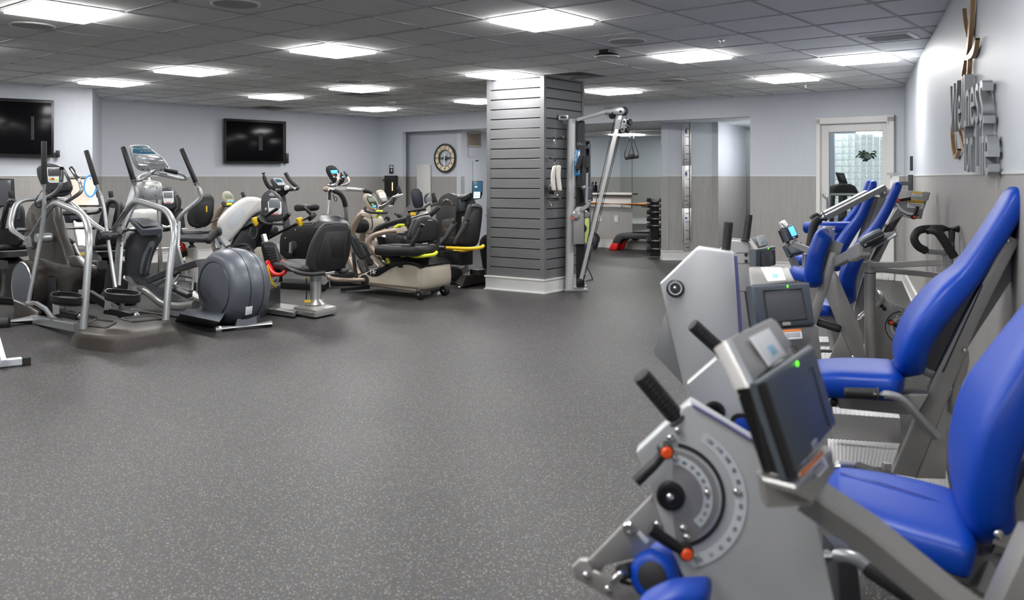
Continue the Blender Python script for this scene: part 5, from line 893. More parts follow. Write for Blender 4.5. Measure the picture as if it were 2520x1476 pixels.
# ---- nearest machine: knee curl with the dial
t = thing('leg_machine', 'grey leg machine nearest the camera with angle dial, orange capped levers and blue seat', 'strength machine', A(1900, HY, 1.9)-UP*EYE)
P1 = PL(A(1690, HY, 1.80), -14)
sp = part('side_plate', thick(P1, (((1699, 989), (1686, 998), (1566, 1111), (1574, 1135), (1603, 1216), (1651, 1352), (1703, 1476), (1790, 1960), (2160, 1960), (2053, 1476), (2014, 1300), (1985, 1215), (1945, 1140), (1858, 1086))), 0, .05, .006, 3), M['brush'], t)
part('edge_strip', MB().bar(P1.L(((1704, 997), (1780, 1040), (1858, 1088)), .004), .012, .004), M['bluestrip'], sp)
dc = P1(1651, 1217, 0); px = 1.8/F
part('slot_ring', arc(dc, P1, 122*px, 131*px, -80, 82, .0035, .004), M['ink'], sp); part('outer_scale', arc(dc, P1, 154*px, 181*px, -72, 62, .0035, .003), M['palegrey'], sp, 'pale number scale'); part('dial_plate', arc(dc, P1, .5*px, 113*px, -84, 86, .0035, .003), M['steel'], sp); part('inner_scale', arc(dc, P1, 79*px, 101*px, -45, 84, .0065, .003), M['palegrey'], sp, 'pale number scale')
for k in range(13):
    a = math.radians(-64+k*10); p = dc+(P1.d*math.cos(a)+UP*math.sin(a))*(168*px)+P1.n*.004; yd = P1.d*math.cos(a)+UP*math.sin(a); part('scale_number', text_mb(str(10*k), .012, p-yd*.004, P1.d*math.sin(a)-UP*math.cos(a), yd, .0006, .9, 'CENTER'), M['ink'], sp)
for k in range(9): a = math.radians(-36+k*13); p = dc+(P1.d*math.cos(a)+UP*math.sin(a))*(90*px)+P1.n*.007; yd = P1.d*math.cos(a)+UP*math.sin(a); part('scale_number', text_mb(str(10*k), .011, p-yd*.004, P1.d*math.sin(a)-UP*math.cos(a), yd, .0006, .9, 'CENTER'), M['ink'], sp)
kb = part('pivot_knob', MB().lathe(dc, P1.n, [(35*px, 0), (35*px, .012), (33*px, .016), (25*px, .017), (23*px, .012), (.001, .012)], 32), M['black'], sp); part('knob_bolt', MB().ell(dc+P1.n*.014, (.009, .006, .009)), M['chrome'], kb)
for x, y in ((1669, 1059), (1660, 1126), (1742, 1212), (1813, 1210), (1682, 1300), (1709, 1367), (1618, 1290), (1650, 1078), (1691, 1322)): part('bolt', MB().ell(P1(x, y, .006), (.008, .005, .008)), M['chrome'], sp)
lever(t, (1638, 1108), (1562, 1178), 1.75); lever(t, (1687, 1357), (1596, 1294), 1.75)
a = A(1664, 1026, 1.82); knurl(t, a, A(1577, 922, 1.80), .0195)
P2 = PL(A(1780, HY, 2.45), -14)
sp2 = part('side_plate', thick(P2, (((1782, 864), (1760, 884), (1691, 944), (1697, 958), (1715, 1010), (1760, 1110), (1830, 1400), (2020, 1400), (1980, 1100), (1900, 890), (1850, 862))), 0, .05, .006, 3), M['brush'], t); knurl(t, A(1778, 866, 2.46), A(1704, 798, 2.45), .0195); part('pivot_ring', MB().lathe(P2(1758, 1012, .002), P2.n, [(.028, 0), (.03, .004), (.026, .012), (.02, .012), (.018, 0)], 24), M['black'], sp2); part('blue_cap', MB().lathe(P2(1826, 1044, .002), P2.n, [(.022, 0), (.024, .02), (.01, .024)], 20), M['blue'], sp2); part('blue_cap_ring', MB().lathe(P2(1822, 1040, .002), P2.n, [(.02, 0), (.029, .004), (.029, .014)], 20), M['black'], sp2)
la = part('lever_arm', MB().slab(P1.L(((1604, 1216), (1541, 1281), (1440, 1384), (1426, 1400), (1475, 1410), (1490, 1388), (1530, 1378), (1580, 1366), (1620, 1322), (1640, 1290)), -.02), P1.n, .02, .005), M['steel'], t); part('arm_bolt', MB().lathe(P1(1548, 1299, -.008), P1.n, [(.012, 0), (.014, .004), (.012, .01), (.006, .01), (.005, .005)], 16), M['chrome'], la); part('arm_label', plate(P1.L(((1566, 1312), (1574, 1306), (1598, 1330), (1590, 1340)), -.008), .002, .0005), M['palegrey'], la)
ll = part('shin_lever', MB().slab(P1.L(((1408, 1392), (1428, 1374), (1448, 1376), (1462, 1402), (1530, 1428), (1612, 1456), (1640, 1500), (1600, 1520), (1500, 1468), (1416, 1420)), .01), P1.n, .018, .005), M['steel'], t)
for x, y in ((1443, 1416), (1496, 1450)): part('lever_bolt', MB().ell(P1(x, y, .022), (.009, .006, .009)), M['chrome'], ll)
part('lever_lug', MB().slab(P1.L(((1410, 1390), (1426, 1374), (1446, 1372), (1452, 1384), (1440, 1392)), -.045), P1.n, .012, .003), M['steel'], ll); part('slot', plate(P1.L(((1527, 1424), (1555, 1434), (1550, 1442), (1524, 1434)), .02), .003, .0005), M['ink'], ll); part('lever_pin', MB().lathe(A(1520, 1420, 1.79), V((.4, -.2, .5)), [(.007, -.02), (.008, .01), (.005, .018)], 12), M['chrome'], ll); part('roller_stub', MB().lathe(A(1530, 1408, 1.8), A(1600, 1392, 1.9)-A(1530, 1408, 1.8), [(.016, 0), (.018, .1)], 14), M['rubber'], ll)
ra, rb = A(1606, 1418, 1.78), A(1690, 1345, 2.25); part('shin_roller', MB().lathe(ra, rb-ra, [(.03, -.004), (.044, 0), (.05, .012), (.05, .38), (.04, .4)], 28), M['blue'], t, ang=60); part('roller_core', MB().lathe(ra, ra-rb, [(.028, 0), (.03, .006), (.02, .01)], 20), M['ink'], t)
part('thigh_pad', MB().pad([A(1560, 1552, 1.52), A(1660, 1503, 1.56), A(1745, 1484, 1.62)], [.1, .13, .12], .09, V((.3, .9, 0)), e=.6), M['blue'], t, ang=60)
display(t, ((1868, 939, 1.40), (2005, 848, 1.68), (2062, 1045, 1.66), (1947, 1182, 1.38)), None, ((1916, 968, 1.48), (1993, 905, 1.63), (2035, 1050, 1.615), (1962, 1118, 1.465)),
        ((1786, 836, 1.50), (1898, 781, 1.74), (1912, 789, 1.75), (1950, 846, 1.72), (1940, 868, 1.69), (1866, 930, 1.47), (1846, 955, 1.43)), ((1842, 832, 1.555), (1888, 809, 1.66), (1931, 874, 1.645), (1890, 902, 1.535)), ((1964, 1163, 1.42), (2017, 1112, 1.53), (2036, 1147, 1.53), (1976, 1216, 1.41)), .022)
part('hood_side', plate(T((1786, 836, 1.5), (1846, 955, 1.43), (1870, 940, 1.42), (1890, 1165, 1.42), (1868, 1162, 1.44), (1838, 1010, 1.46)), .012), M['brush'], t); part('speaker_side', plate(T((1842, 962, 1.43), (1866, 945, 1.40), (1944, 1182, 1.38), (1888, 1160, 1.41)), .02), M['black'], t); part('display_foot', MB().slab(T((1866, 1165, 1.43), (1947, 1185, 1.39), (2040, 1100, 1.6), (2045, 1150, 1.58), (1985, 1235, 1.42), (1880, 1240, 1.44)), V((0, 1, 0)), .05, .01), M['steel'], t)
part('display_arm', MB().bar(T((1985, 1212, 1.50), (2130, 1310, 1.47), (2330, 1475, 1.42), (2520, 1620, 1.38)), .052, .056, V((0, -.5, 1))), M['steel'], t)
se = .475; p = [G(2070, 1190, se), G(2180, 1250, se), G(2380, 1330, se)]
part('seat', MB().pad([G(2022, 1225, se), G(2110, 1240, se), G(2230, 1268, se), G(2345, 1300, se), G(2396, 1322, se-.005)], [.34, .40, .44, .44, .4], .10, WD, e=.5, rnd=.22, seg=28), M['blue'], t, ang=70)
part('seat_seam', MB().tube([G(2068, 1163, se+.052), G(2160, 1186, se+.053), G(2260, 1216, se+.053), G(2350, 1248, se+.048)], .002, 5, 0), M['bluedark'], t)
bp = [(2432, 1300, 2.20), (2412, 1210, 2.19), (2412, 1120, 2.18), (2442, 1010, 2.16), (2505, 915, 2.13), (2590, 800, 2.10), (2700, 640, 2.06), (2770, 540, 2.04)]
part('backrest', MB().pad(T(*bp), [.34, .46, .48, .46, .40, .32, .28, .24], .12, WD, e=.5, seg=28), M['blue'], t, ang=70)
part('backrest_seam', MB().tube([A(x-40, y, Y-.14) for x, y, Y in ((2440, 1190, 2.2), (2450, 1110, 2.18), (2490, 1000, 2.16), (2560, 900, 2.13))], .002, 5, 0), M['bluedark'], t)
part('seat_beam', MB().bar([G(2040, 1290, .38), G(2480, 1400, .38)], .12, .1), M['steel'], t); part('back_frame', MB().bar([A(2440, 1476, 2.1), A(2520, 1290, 2.15), A(2640, 1000, 2.12), A(2800, 600, 2.05)], .1, .05, WD), M['steel'], t); part('link_plate', MB().bar(T((2452, 1312, 2.0), (2560, 1350, 1.98)), .012, .05), M['steel'], t); part('link_bolt', MB().ell(A(2458, 1314, 1.97), (.012, .008, .012)), M['chrome'], t)
part('frame_foot', MB().slab(P1.L(((2430, 1500), (2520, 1300), (2640, 1300), (2660, 1900), (2330, 1900))), P1.n, .08, .006), M['steel'], t); part('lower_post', MB().slab([A(x, y, 2.0) for x, y in ((2040, 1330), (2090, 1345), (2140, 1800), (2060, 1800))], V((0, 1, 0)), .1, .01), M['dark'], t)
part('side_handle', MB().tube(T((2036, 1368, 1.9), (2080, 1366, 1.86), (2110, 1375, 1.84), (2150, 1400, 1.82)), .014, 12, .05), M['silver'], t); part('side_grip', grip(A(2130, 1392, 1.83), A(2250, 1470, 1.78), .02), M['rubber'], t)
part('far_handle', MB().tube(T((2045, 1145, 2.6), (2080, 1143, 2.6), (2108, 1148, 2.6)), .014, 12, .05), M['silver'], t); part('far_grip', grip(A(2106, 1150, 2.6), A(2200, 1185, 2.5), .02), M['rubber'], t)
# ---- second machine
t = thing('leg_machine', 'second grey machine from the camera with tall blank side plates and long blue backrest', 'strength machine', A(2050, HY, 3.6)-UP*EYE)
Q1 = PL(A(1740, HY, 3.45), -14); Q2 = PL(A(1830, HY, 4.2), -14)
sp = part('side_plate', thick(Q1, (((1720, 607), (1712, 612), (1624, 697), (1640, 770), (1685, 960), (1755, 1262), (1862, 1262), (1819, 813), (1806, 624), (1798, 618))), 0, .06, .01, 3), M['brush'], t)
part('edge_strip', MB().bar(Q1.L(((1808, 630), (1821, 813), (1845, 1050)), -.012), .004, .02), M['bluestrip'], sp)
kb = part('pivot_cap', MB().lathe(Q1(1662, 709, 0), Q1.n, [(.036, 0), (.036, .01), (.03, .014), (.028, .008), (.022, .008), (.02, .012), (.002, .012)], 32), M['dark'], sp); part('cap_ring', MB().lathe(Q1(1662, 709, .009), Q1.n, [(.022, 0), (.0225, .004), (.027, .004), (.0275, 0)], 32), M['palegrey'], kb); part('knob_bolt', MB().ell(Q1(1661, 709, .014), (.008, .006, .008)), M['chrome'], kb)
part('lower_plate', MB().slab(Q1.L(((1638, 770), (1608, 862), (1612, 872), (1676, 940), (1684, 948), (1660, 840)), -.12), Q1.n, .02, .004), M['silver'], t); part('plate_slot', plate(Q1.L(((1648, 845), (1656, 835), (1660, 870), (1652, 866)), -.116), .003), M['ink'], t)
sp2 = part('side_plate', thick(Q2, (((1800, 588), (1795, 592), (1760, 625), (1760, 900), (1790, 1130), (1890, 1130), (1853, 796), (1845, 596), (1838, 592))), 0, .1, .01, 3), M['steel'], t)
for y in (626, 642): part('cover_bolt', bolt(Q2(1836, y, .001), Q2.n, .008, .006), M['ink'], sp2)
for y in (622, 648, 716): part('panel_seam', MB().bar(Q2.L(((1812, y), (1846, y)), .001), .002, .002), M['dark'], sp2)
knurl(t, A(1786, 617, 3.47), A(1793, 546, 3.46), .0185); knurl(t, A(1835, 590, 4.2), A(1843, 528, 4.2), .0185)
display(t, ((1849, 702, 3.02), (1994, 694, 3.10), (2008, 799, 3.05), (1864, 808, 2.98)), None, ((1878, 716, 3.03), (1970, 711, 3.08), (1984, 785, 3.05), (1888, 795, 3.0)),
        ((1843, 657, 3.3), (1902, 654, 3.34), (1939, 657, 3.36), (1956, 690, 3.16), (1900, 697, 3.1), (1850, 700, 3.06)), ((1872, 660, 3.28), (1922, 660, 3.3), (1934, 691, 3.15), (1890, 694, 3.12)), ((1925, 813, 3.0), (1970, 810, 3.02), (1974, 833, 3.0), (1933, 836, 2.98)))
part('display_neck', MB().slab(T((1866, 806, 3.05), (2004, 798, 3.1), (1990, 840, 3.08), (1955, 850, 3.08), (1880, 845, 3.05)), V((0, 1, 0)), .06, .01), M['steel'], t); part('display_arm', MB().bar(T((1960, 835, 3.12), (1985, 900, 3.12), (2010, 1000, 3.2)), .05, .05), M['steel'], t)
part('display_leg', MB().slab(T((1990, 800, 4.6), (2008, 800, 4.6), (2020, 900, 4.6), (1962, 880, 4.6)), V((0, 1, 0)), .06, .005), M['steel'], t)
S2 = .46
part('seat', MB().pad([A(1985, 932, 3.8), A(2060, 928, 3.72), A(2140, 930, 3.66), A(2205, 934, 3.6), A(2227, 938, 3.58)], [.36, .40, .42, .40, .36], .12, WD, e=.5, rnd=.22, seg=28), M['blue'], t, ang=70)
part('backrest', MB().pad(T((2246, 920, 3.66), (2236, 870, 3.66), (2262, 800, 3.63), (2318, 728, 3.60), (2372, 678, 3.56), (2415, 618, 3.53), (2462, 548, 3.50), (2505, 480, 3.47), (2517, 460, 3.46)), [.32, .46, .48, .46, .34, .29, .28, .26, .2], [.11, .125, .125, .12, .1, .09, .088, .085, .08], WD, e=.5, seg=28), M['blue'], t, ang=70)
part('backrest_seam', MB().tube(T((2497, 480, 3.38), (2440, 560, 3.42), (2350, 688, 3.48), (2300, 735, 3.44), (2262, 800, 3.44)), .002, 5, .02), M['bluedark'], t)
B2 = PL(A(2330, HY, 3.52), -20)
fr = part('back_frame', MB().slab(B2.L(((2476, 578), (2507, 590), (2470, 660), (2405, 790), (2350, 925), (2326, 985), (2252, 1170), (2194, 1160), (2250, 1030), (2303, 910), (2368, 780))), B2.n, .06, .004), M['steel'], t); part('foot_plate_side', MB().slab(B2.L(((2326, 985), (2326, 1174), (2252, 1172))), B2.n, .05, .004), M['steel'], fr); part('frame_slot', MB().bar(B2.L(((2418, 700), (2320, 915)), .032), .01, .004), M['ink'], fr)
for x, y in ((2482, 592), (2374, 862)): part('frame_bolt', MB().ell(B2(x, y, .034), (.011, .008, .011)), M['chrome'], fr)
lk = part('link_plate', MB().slab(chaikin(B2.L(((2256, 905), (2270, 902), (2346, 928), (2350, 942), (2338, 946), (2262, 920))), 1), B2.n, .012, .003), M['steel'], t); lk2 = part('link_plate', MB().slab(chaikin(B2.L(((2366, 852), (2382, 854), (2385, 900), (2360, 960), (2352, 1000), (2340, 1000), (2346, 930))), 1), B2.n, .03, .003), M['steel'], t)
for x, y in ((2264, 911), (2341, 936)): part('link_bolt', MB().ell(B2(x, y, .012), (.011, .008, .011)), M['chrome'], lk)
part('wall_leg', MB().slab(B2.L(((2330, 985), (2356, 940), (2362, 1010), (2345, 1020), (2330, 1010)), -.05), B2.n, .03, .003), M['steel'], t); part('rear_pad_plate', MB().bar(T((2282, 905, 3.68), (2352, 790, 3.64), (2462, 620, 3.56), (2508, 560, 3.52)), .18, .012, WD), M['steel'], t)
sb = part('seat_beam', MB().slab(B2.L(((2040, 968), (2284, 962), (2252, 1016), (2066, 998)), .03), B2.n, .1, .006), M['steel'], t); part('beam_knob', MB().ell(B2(2052, 990, .09), (.018, .014, .018)), M['black'], sb)
hb = part('side_handle', MB().tube(T((2150, 969, 3.36), (2200, 972, 3.33), (2226, 985, 3.32), (2262, 1028, 3.32), (2306, 1074, 3.34)), .0165, 12, .05), M['silver'], t); knurl(t, A(2160, 969, 3.36), A(2078, 966, 3.4), .021, 'side_grip')
treadplate(t, ((2048, 1002), (2212, 1016), (2216, 1030), (2050, 1018)), .19, 'foot_step', .12); treadplate(t, ((2036, 1080), (2216, 1092), (2196, 1152), (2040, 1144)), .03, 'base_plate', .03, 18); treadplate(t, ((2196, 1148), (2330, 1160), (2345, 1240), (2236, 1226)), .03, 'base_plate', .03, 14); part('latch', MB().box(G(2182, 1155, .05), (.03, .03, .06)), M['steel'], t)
# ---- third: display only, hidden by the second
t = thing('leg_machine', 'grey machine mostly hidden behind the second one, dark display facing left', 'strength machine', A(1990, HY, 5.0)-UP*EYE)
display(t, ((1862, 613, 4.7), (1909, 605, 4.9), (1911, 651, 4.88), (1862, 656, 4.68)), None, ((1870, 620, 4.74), (1903, 615, 4.86), (1905, 652, 4.84), (1872, 655, 4.72)), ((1848, 584, 4.9), (1880, 577, 5.1), (1891, 600, 5.05), (1866, 610, 4.85)), ((1862, 585, 4.92), (1877, 582, 5.05), (1886, 602, 5.02), (1869, 606, 4.88)), None)
part('display_arm', MB().bar(T((1880, 650, 4.9), (1900, 760, 4.9), (1920, 850, 4.9)), .06, .06), M['steel'], t); part('base', MB().slab([G(*q, .05) for q in ((1850, 960), (1960, 960), (1960, 880), (1850, 890))], -UP, .05, .004, 2, False), M['steel'], t)
# ---- chest support machine with crossed legs, pillar and curved black handles
t = thing('rowing_machine', 'grey machine with crossed legs, small upright blue pad and curved black handles', 'strength machine', G(2100, 893))
X1 = PL(A(2050, HY, 5.75), -20)
part('chest_pad', MB().pad([X1(2006, 708), X1(2003, 670), X1(2012, 620), X1(2030, 575), X1(2038, 566)], [.24, .32, .34, .3, .2], .12, WD, e=.5, seg=24), M['blue'], t, ang=70)
part('leg', MB().slab(X1.L(((2040, 618), (2063, 621), (2052, 664), (2012, 790), (2000, 835), (2022, 900), (1985, 893), (1955, 880), (1990, 790))), X1.n, .06, .004), M['steel'], t); l2 = part('leg', MB().slab(X1.L(((2051, 662), (2062, 680), (2122, 818), (2130, 893), (2105, 893), (2069, 813), (2032, 728))), X1.n, .05, .004), M['steel'], t); part('foot_gusset', MB().slab(X1.L(((2070, 815), (2100, 884), (2042, 880))), X1.n, .04, .004), M['steel'], l2); part('foot_bolt', MB().ell(X1(2100, 878, .035), (.014, .01, .014)), M['chrome'], l2)
part('pad_plate', MB().bar(X1.L(((2014, 705), (2022, 660), (2046, 590)), -.01), .16, .012, WD), M['steel'], t)
part('display_arm', MB().bar(T((2060, 645, 5.6), (2100, 624, 5.4), (2132, 607, 5.2)), .05, .06), M['steel'], t); part('arm_clamp', MB().bar(T((2098, 627, 5.38), (2128, 611, 5.2)), .06, .085), M['alu'], t); h = part('display', MB().slab(chaikin(T((2113, 590, 5.1), (2162, 563, 5.0), (2174, 570, 5.0), (2175, 580, 5.0), (2128, 611, 5.1), (2116, 600, 5.1)), 1), V((.2, 1, .3)), .06, .01), M['slatedark'], t); part('display_back', MB().slab(T((2122, 600, 5.06), (2174, 574, 4.96), (2174, 584, 4.96), (2128, 610, 5.06)), V((.2, 1, .3)), .03, .004), M['black'], h)
for k in range(6): part('vent_slot', MB().bar(T((2128+k*2.6, 601-k*1.5, 5.03), (2129+k*2.6, 605-k*1.5, 5.03)), .004, .003), M['palegrey'], h)
part('reading_plate', plate(T((2160, 575, 5.08), (2203, 568, 5.0), (2208, 578, 5.0), (2140, 616, 5.06)), .012), M['silver'], t)
pb_ = Vector((A(2141, HY, 5.72).x, 5.72, 0)); pi = part('pillar', MB().lathe(pb_, UP, [(.036, 0), (.036, .72), (.038, .722), (.038, .74), (.022, .742), (.022, .80)], 24), M['steel'], t); part('pillar_ring', MB().lathe(pb_+UP*.716, UP, [(.037, 0), (.0385, .003), (.037, .008)], 24), M['ink'], pi)
part('swing_arm', MB().bar(T((2128, 651, 5.75), (2186, 652, 5.6), (2324, 645, 5.25)), .03, .038), M['steel'], t); part('swing_arm', MB().bar(T((2148, 664, 5.85), (2175, 664, 5.8), (2290, 675, 5.5), (2326, 681, 5.4)), .03, .036), M['steel'], t)
part('arm_post', MB().bar(T((2323, 612, 5.22), (2325, 660, 5.22)), .028, .034, WD), M['silver'], t); part('arm_post', tube(T((2340, 632, 5.38), (2341, 682, 5.38)), .016, 12), M['silver'], t)
g = part('curved_handle', tube(T((2358, 563, 5.2), (2284, 562, 5.2), (2258, 566, 5.2), (2247, 586, 5.2), (2258, 607, 5.2), (2279, 617, 5.2)), .024, 14, .09), M['rubber'], t, 'curved black foam handle'); part('handle_tube', tube(T((2276, 616, 5.2), (2290, 619, 5.2), (2323, 621, 5.2)), .017, 12, .03), M['silver'], g); part('curved_handle', tube(T((2284, 566, 5.15), (2302, 566, 5.1), (2314, 577, 5.1), (2348, 632, 5.1)), .026, 14, .06), M['rubber'], t, 'curved black foam handle'); part('handle_post', tube(T((2342, 566, 5.3), (2342, 628, 5.3)), .024, 12), M['rubber'], t)
D1 = PL(A(2190, HY, 5.9), -24)
dp = part('dial_plate', MB().slab(D1.L(((2150, 888), (2192, 890), (2208, 868), (2240, 790), (2238, 764), (2170, 731), (2160, 754), (2150, 770))), D1.n, .05, .005), M['steel'], t); c = D1(2222, 806, .026); part('dial_ring', arc(c, D1, .085, .105, 90, 250, .004, .004), M['silver'], dp); part('dial_scale', arc(c, D1, .06, .08, 95, 240, .004, .003), M['palegrey'], dp); part('dial_slot', arc(c, D1, .106, .112, 95, 245, .003, .003), M['ink'], dp); lever(t, (2192, 793), (2214, 806), 5.78, .014)
for x, y in ((2169, 752), (2176, 759)): part('stop_button', bolt(D1(x, y, .026), D1.n, .014, .01), M['ink'], dp)
for x, y in ((2206, 752), (2217, 764), (2208, 779)): part('bolt', MB().ell(D1(x, y, .028), (.008, .006, .008)), M['chrome'], dp)
part('cross_tube', tube(T((2108, 790, 5.8), (2125, 776, 5.8), (2162, 744, 5.8), (2168, 732, 5.82), (2162, 722, 5.9)), .024, 12, .05), M['alu'], t)
part('foot_bar', grip(A(2068, 810, 5.7), A(2006, 790, 5.8), .026), M['rubber'], t); part('support_post', MB().bar(T((2035, 780, 6.0), (2035, 860, 6.0)), .06, .06), M['steel'], t)
treadplate(t, ((2014, 868), (2195, 872), (2232, 908), (2016, 905)), .04, 'base_plate', .04, 20); treadplate(t, ((2012, 828), (2075, 830), (2085, 842), (2012, 842)), .05, 'base_plate', .05, 8)
# ---- machine with the long narrow pad
t = thing('seated_press', 'grey machine with one long narrow blue backrest in front of the glazed door', 'strength machine', G(2150, 862))
part('backrest', MB().pad(T((2093, 748, 6.2), (2084, 705, 6.2), (2094, 655, 6.18), (2122, 605, 6.15), (2155, 560, 6.1), (2182, 515, 6.06), (2206, 462, 6.02), (2212, 446, 6.0)), [.3, .44, .46, .4, .27, .25, .24, .2], [.1, .13, .12, .1, .07, .066, .06, .05], WD, e=.5, seg=26), M['blue'], t, ang=70)
part('seat', MB().pad(T((2000, 757, 6.4), (2030, 756, 6.35), (2055, 760, 6.3)), [.36, .4, .38], .1, WD, e=.5, rnd=.22), M['blue'], t, ang=70)
Z1 = PL(A(2150, HY, 6.3), -20); part('back_shell', MB().slab(Z1.L(((2206, 510), (2223, 530), (2184, 552), (2202, 556), (2196, 574), (2150, 668), (2135, 790), (2120, 862), (2080, 862), (2100, 760), (2130, 660), (2170, 575))), Z1.n, .14, .006), M['steel'], t); part('seat_post', MB().bar(T((2045, 770, 6.35), (2060, 860, 6.35)), .08, .08), M['steel'], t); part('seat_arm', MB().bar(T((2010, 775, 6.35), (2085, 800, 6.3)), .05, .06), M['steel'], t)
treadplate(t, ((2010, 845), (2140, 848), (2150, 862), (2012, 860)), .02, 'base_plate', .02, 12)
# ---- pull-over machine with long bars and the caution plate
t = thing('arm_machine', 'grey machine with two long sloping bars, caution plate and wide blue backrest', 'strength machine', G(2080, 800))
part('backrest', MB().pad(T((2060, 668, 7.1), (2058, 640, 7.1), (2070, 605, 7.08), (2092, 570, 7.05), (2118, 535, 7.0), (2138, 490, 6.97), (2148, 455, 6.94), (2150, 442, 6.93)), [.3, .44, .46, .4, .3, .27, .25, .2], [.1, .12, .11, .1, .08, .07, .06, .05], WD, e=.5, seg=26), M['blue'], t, ang=70)
Z2 = PL(A(2120, HY, 7.1), -20); part('back_shell', MB().slab(Z2.L(((2146, 480), (2160, 484), (2198, 486), (2196, 505), (2150, 612), (2118, 690), (2095, 790), (2060, 790), (2078, 690), (2110, 590))), Z2.n, .14, .006), M['steel'], t); part('shell_seam', MB().bar(Z2.L(((2160, 488), (2130, 575)), .071), .006, .003), M['ink'], t)
for a, b, c, d in (((2176, 461, 6.7), (2030, 536, 6.5), (2004, 545, 6.5), (1993, 606, 6.5)), ((2132, 474, 7.5), (2026, 528, 7.2), (2002, 535, 7.2), (2000, 540, 7.2))):
    g = part('long_bar', MB().bar(T(a, b), .042, .042), M['steel'], t); part('bar_grip', tube(T(b, c, d), .032, 12, .05), M['rubber'], g, 'black foam grip'); part('bar_elbow', MB().ell(A(*b), (.026, .026, .026)), M['silver'], g)
C1 = PL(A(2240, HY, 6.75), -22)
cp = part('caution_plate', MB().slab(C1.L(((2216, 467), (2288, 473), (2281, 494), (2273, 516), (2268, 538), (2248, 538), (2224, 527), (2208, 508), (2202, 496))), C1.n, .03, .004), M['steel'], t)
c = C1(2246, 490, .016); part('scale_ring', arc(c, C1, .105, .125, 185, 285, .003, .003), M['palegrey'], cp); part('slot_ring', arc(c, C1, .128, .134, 180, 290, .003, .003), M['ink'], cp); part('rim_ring', arc(c, C1, .138, .152, 180, 290, .004, .004), M['silver'], cp)
for q, w in ((((2245, 471), (2270, 473), (2269, 484), (2244, 482)), 0), (((2234, 490), (2274, 493), (2271, 514), (2232, 510)), 1)):
    p = C1.L(q, .016); part('label', plate(p, .002, .0005, .002), M['paper'], cp, 'white caution label with a yellow band'); part('label_band', plate([p[0], p[1], p[1].lerp(p[2], .4), p[0].lerp(p[3], .4)], .002, .0003, .0035), M['caution'], cp)
    if w: part('lettering', text_mb('CAUTION!', .026, p[0].lerp(p[3], .34).lerp(p[1].lerp(p[2], .34), .2)+C1.n*.004, p[1]-p[0], p[0]-p[3], .001, .85), M['ink'], cp); part('warning_triangle', plate([p[0].lerp(p[1], .06).lerp(p[3].lerp(p[2], .06), .34), p[0].lerp(p[1], .16).lerp(p[3].lerp(p[2], .16), .34), p[0].lerp(p[1], .11).lerp(p[3].lerp(p[2], .11), .08)], .001, .0002, .0045), M['ink'], cp)
    for k in range(2): f0 = .52+.2*k; part('label_line', plate([p[0].lerp(p[3], f0).lerp(p[1].lerp(p[2], f0), .1), p[0].lerp(p[3], f0).lerp(p[1].lerp(p[2], f0), .9), p[0].lerp(p[3], f0+.08).lerp(p[1].lerp(p[2], f0+.08), .9), p[0].lerp(p[3], f0+.08).lerp(p[1].lerp(p[2], f0+.08), .1)], .001, .0002, .0035), M['lcd'], cp)
lever(t, (2208, 493), (2238, 488), 6.68, .014); lever(t, (2249, 534), (2256, 507), 6.66, .014)
part('pivot_head', MB().slab(Z2.L(((2154, 466), (2176, 460), (2184, 462), (2182, 484), (2168, 486)), .05), Z2.n, .06, .005), M['steel'], t); part('pivot_bolt', MB().ell(Z2(2176, 475, .085), (.014, .01, .014)), M['chrome'], t); part('plate_arm', MB().slab(C1.L(((2180, 464), (2218, 468), (2220, 484), (2182, 480)), -.03), C1.n, .03, .004), M['steel'], t); part('rear_shelf', MB().slab(C1.L(((2275, 470), (2289, 473), (2283, 493), (2276, 488)), -.06), C1.n, .08, .004), M['steel'], t)
# ---- farthest machine
t = thing('abdominal_machine', 'farthest grey machine with a horizontal blue roller and blue lit display by the door', 'strength machine', G(2020, 760))
part('backrest', MB().pad(T((2052, 640, 7.9), (2055, 600, 7.9), (2078, 560, 7.88), (2108, 520, 7.85), (2130, 475, 7.8), (2142, 440, 7.78)), [.3, .42, .4, .28, .25, .2], [.1, .12, .1, .08, .06, .05], WD, e=.5, seg=24), M['blue'], t, ang=70)
ra = A(1980, 560, 7.7); rb = A(2092, 559, 7.5); r_ = part('roller', MB().lathe(ra, rb-ra, [(.035, -.004), (.046, 0), (.05, .012), (.05, .4), (.045, .41)], 22), M['blue'], t, ang=60); part('roller_end', MB().lathe(ra, ra-rb, [(.036, 0), (.036, .008)], 18), M['ink'], r_)
pl_ = part('mount_plate', plate(T((2010, 555, 7.3), (2056, 557, 7.25), (2054, 580, 7.25), (2048, 620, 7.25), (2008, 610, 7.3)), .02), M['steel'], t)
for x, y in ((2029, 561), (2052, 565), (2048, 600)): part('bolt', MB().ell(A(x, y, 7.24), (.012, .008, .012)), M['chrome'], pl_)
for q in (((1943, 667, 7.3), (1962, 672, 7.2), (1990, 678, 7.05)), ((1956, 636, 8.0), (1970, 638, 7.95), (1992, 642, 7.9))): part('seat', MB().pad(T(*q), [.3, .36, .36], .1, WD, e=.5, rnd=.22), M['blue'], t, ang=70)
display(t, ((1929, 558, 7.3), (1953, 550, 7.4), (1967, 583, 7.35), (1943, 591, 7.25)), None, ((1937, 561, 7.32), (1952, 555, 7.38), (1962, 578, 7.34), (1948, 583, 7.28)), ((1914, 546, 7.5), (1931, 540, 7.6), (1940, 552, 7.55), (1928, 560, 7.42), (1945, 598, 7.3), (1938, 604, 7.3)), ((1924, 545, 7.5), (1930, 543, 7.55), (1937, 551, 7.5), (1930, 555, 7.45)), ((1951, 592, 7.28), (1960, 588, 7.32), (1964, 596, 7.3), (1954, 600, 7.28)), .05, False, None, True)
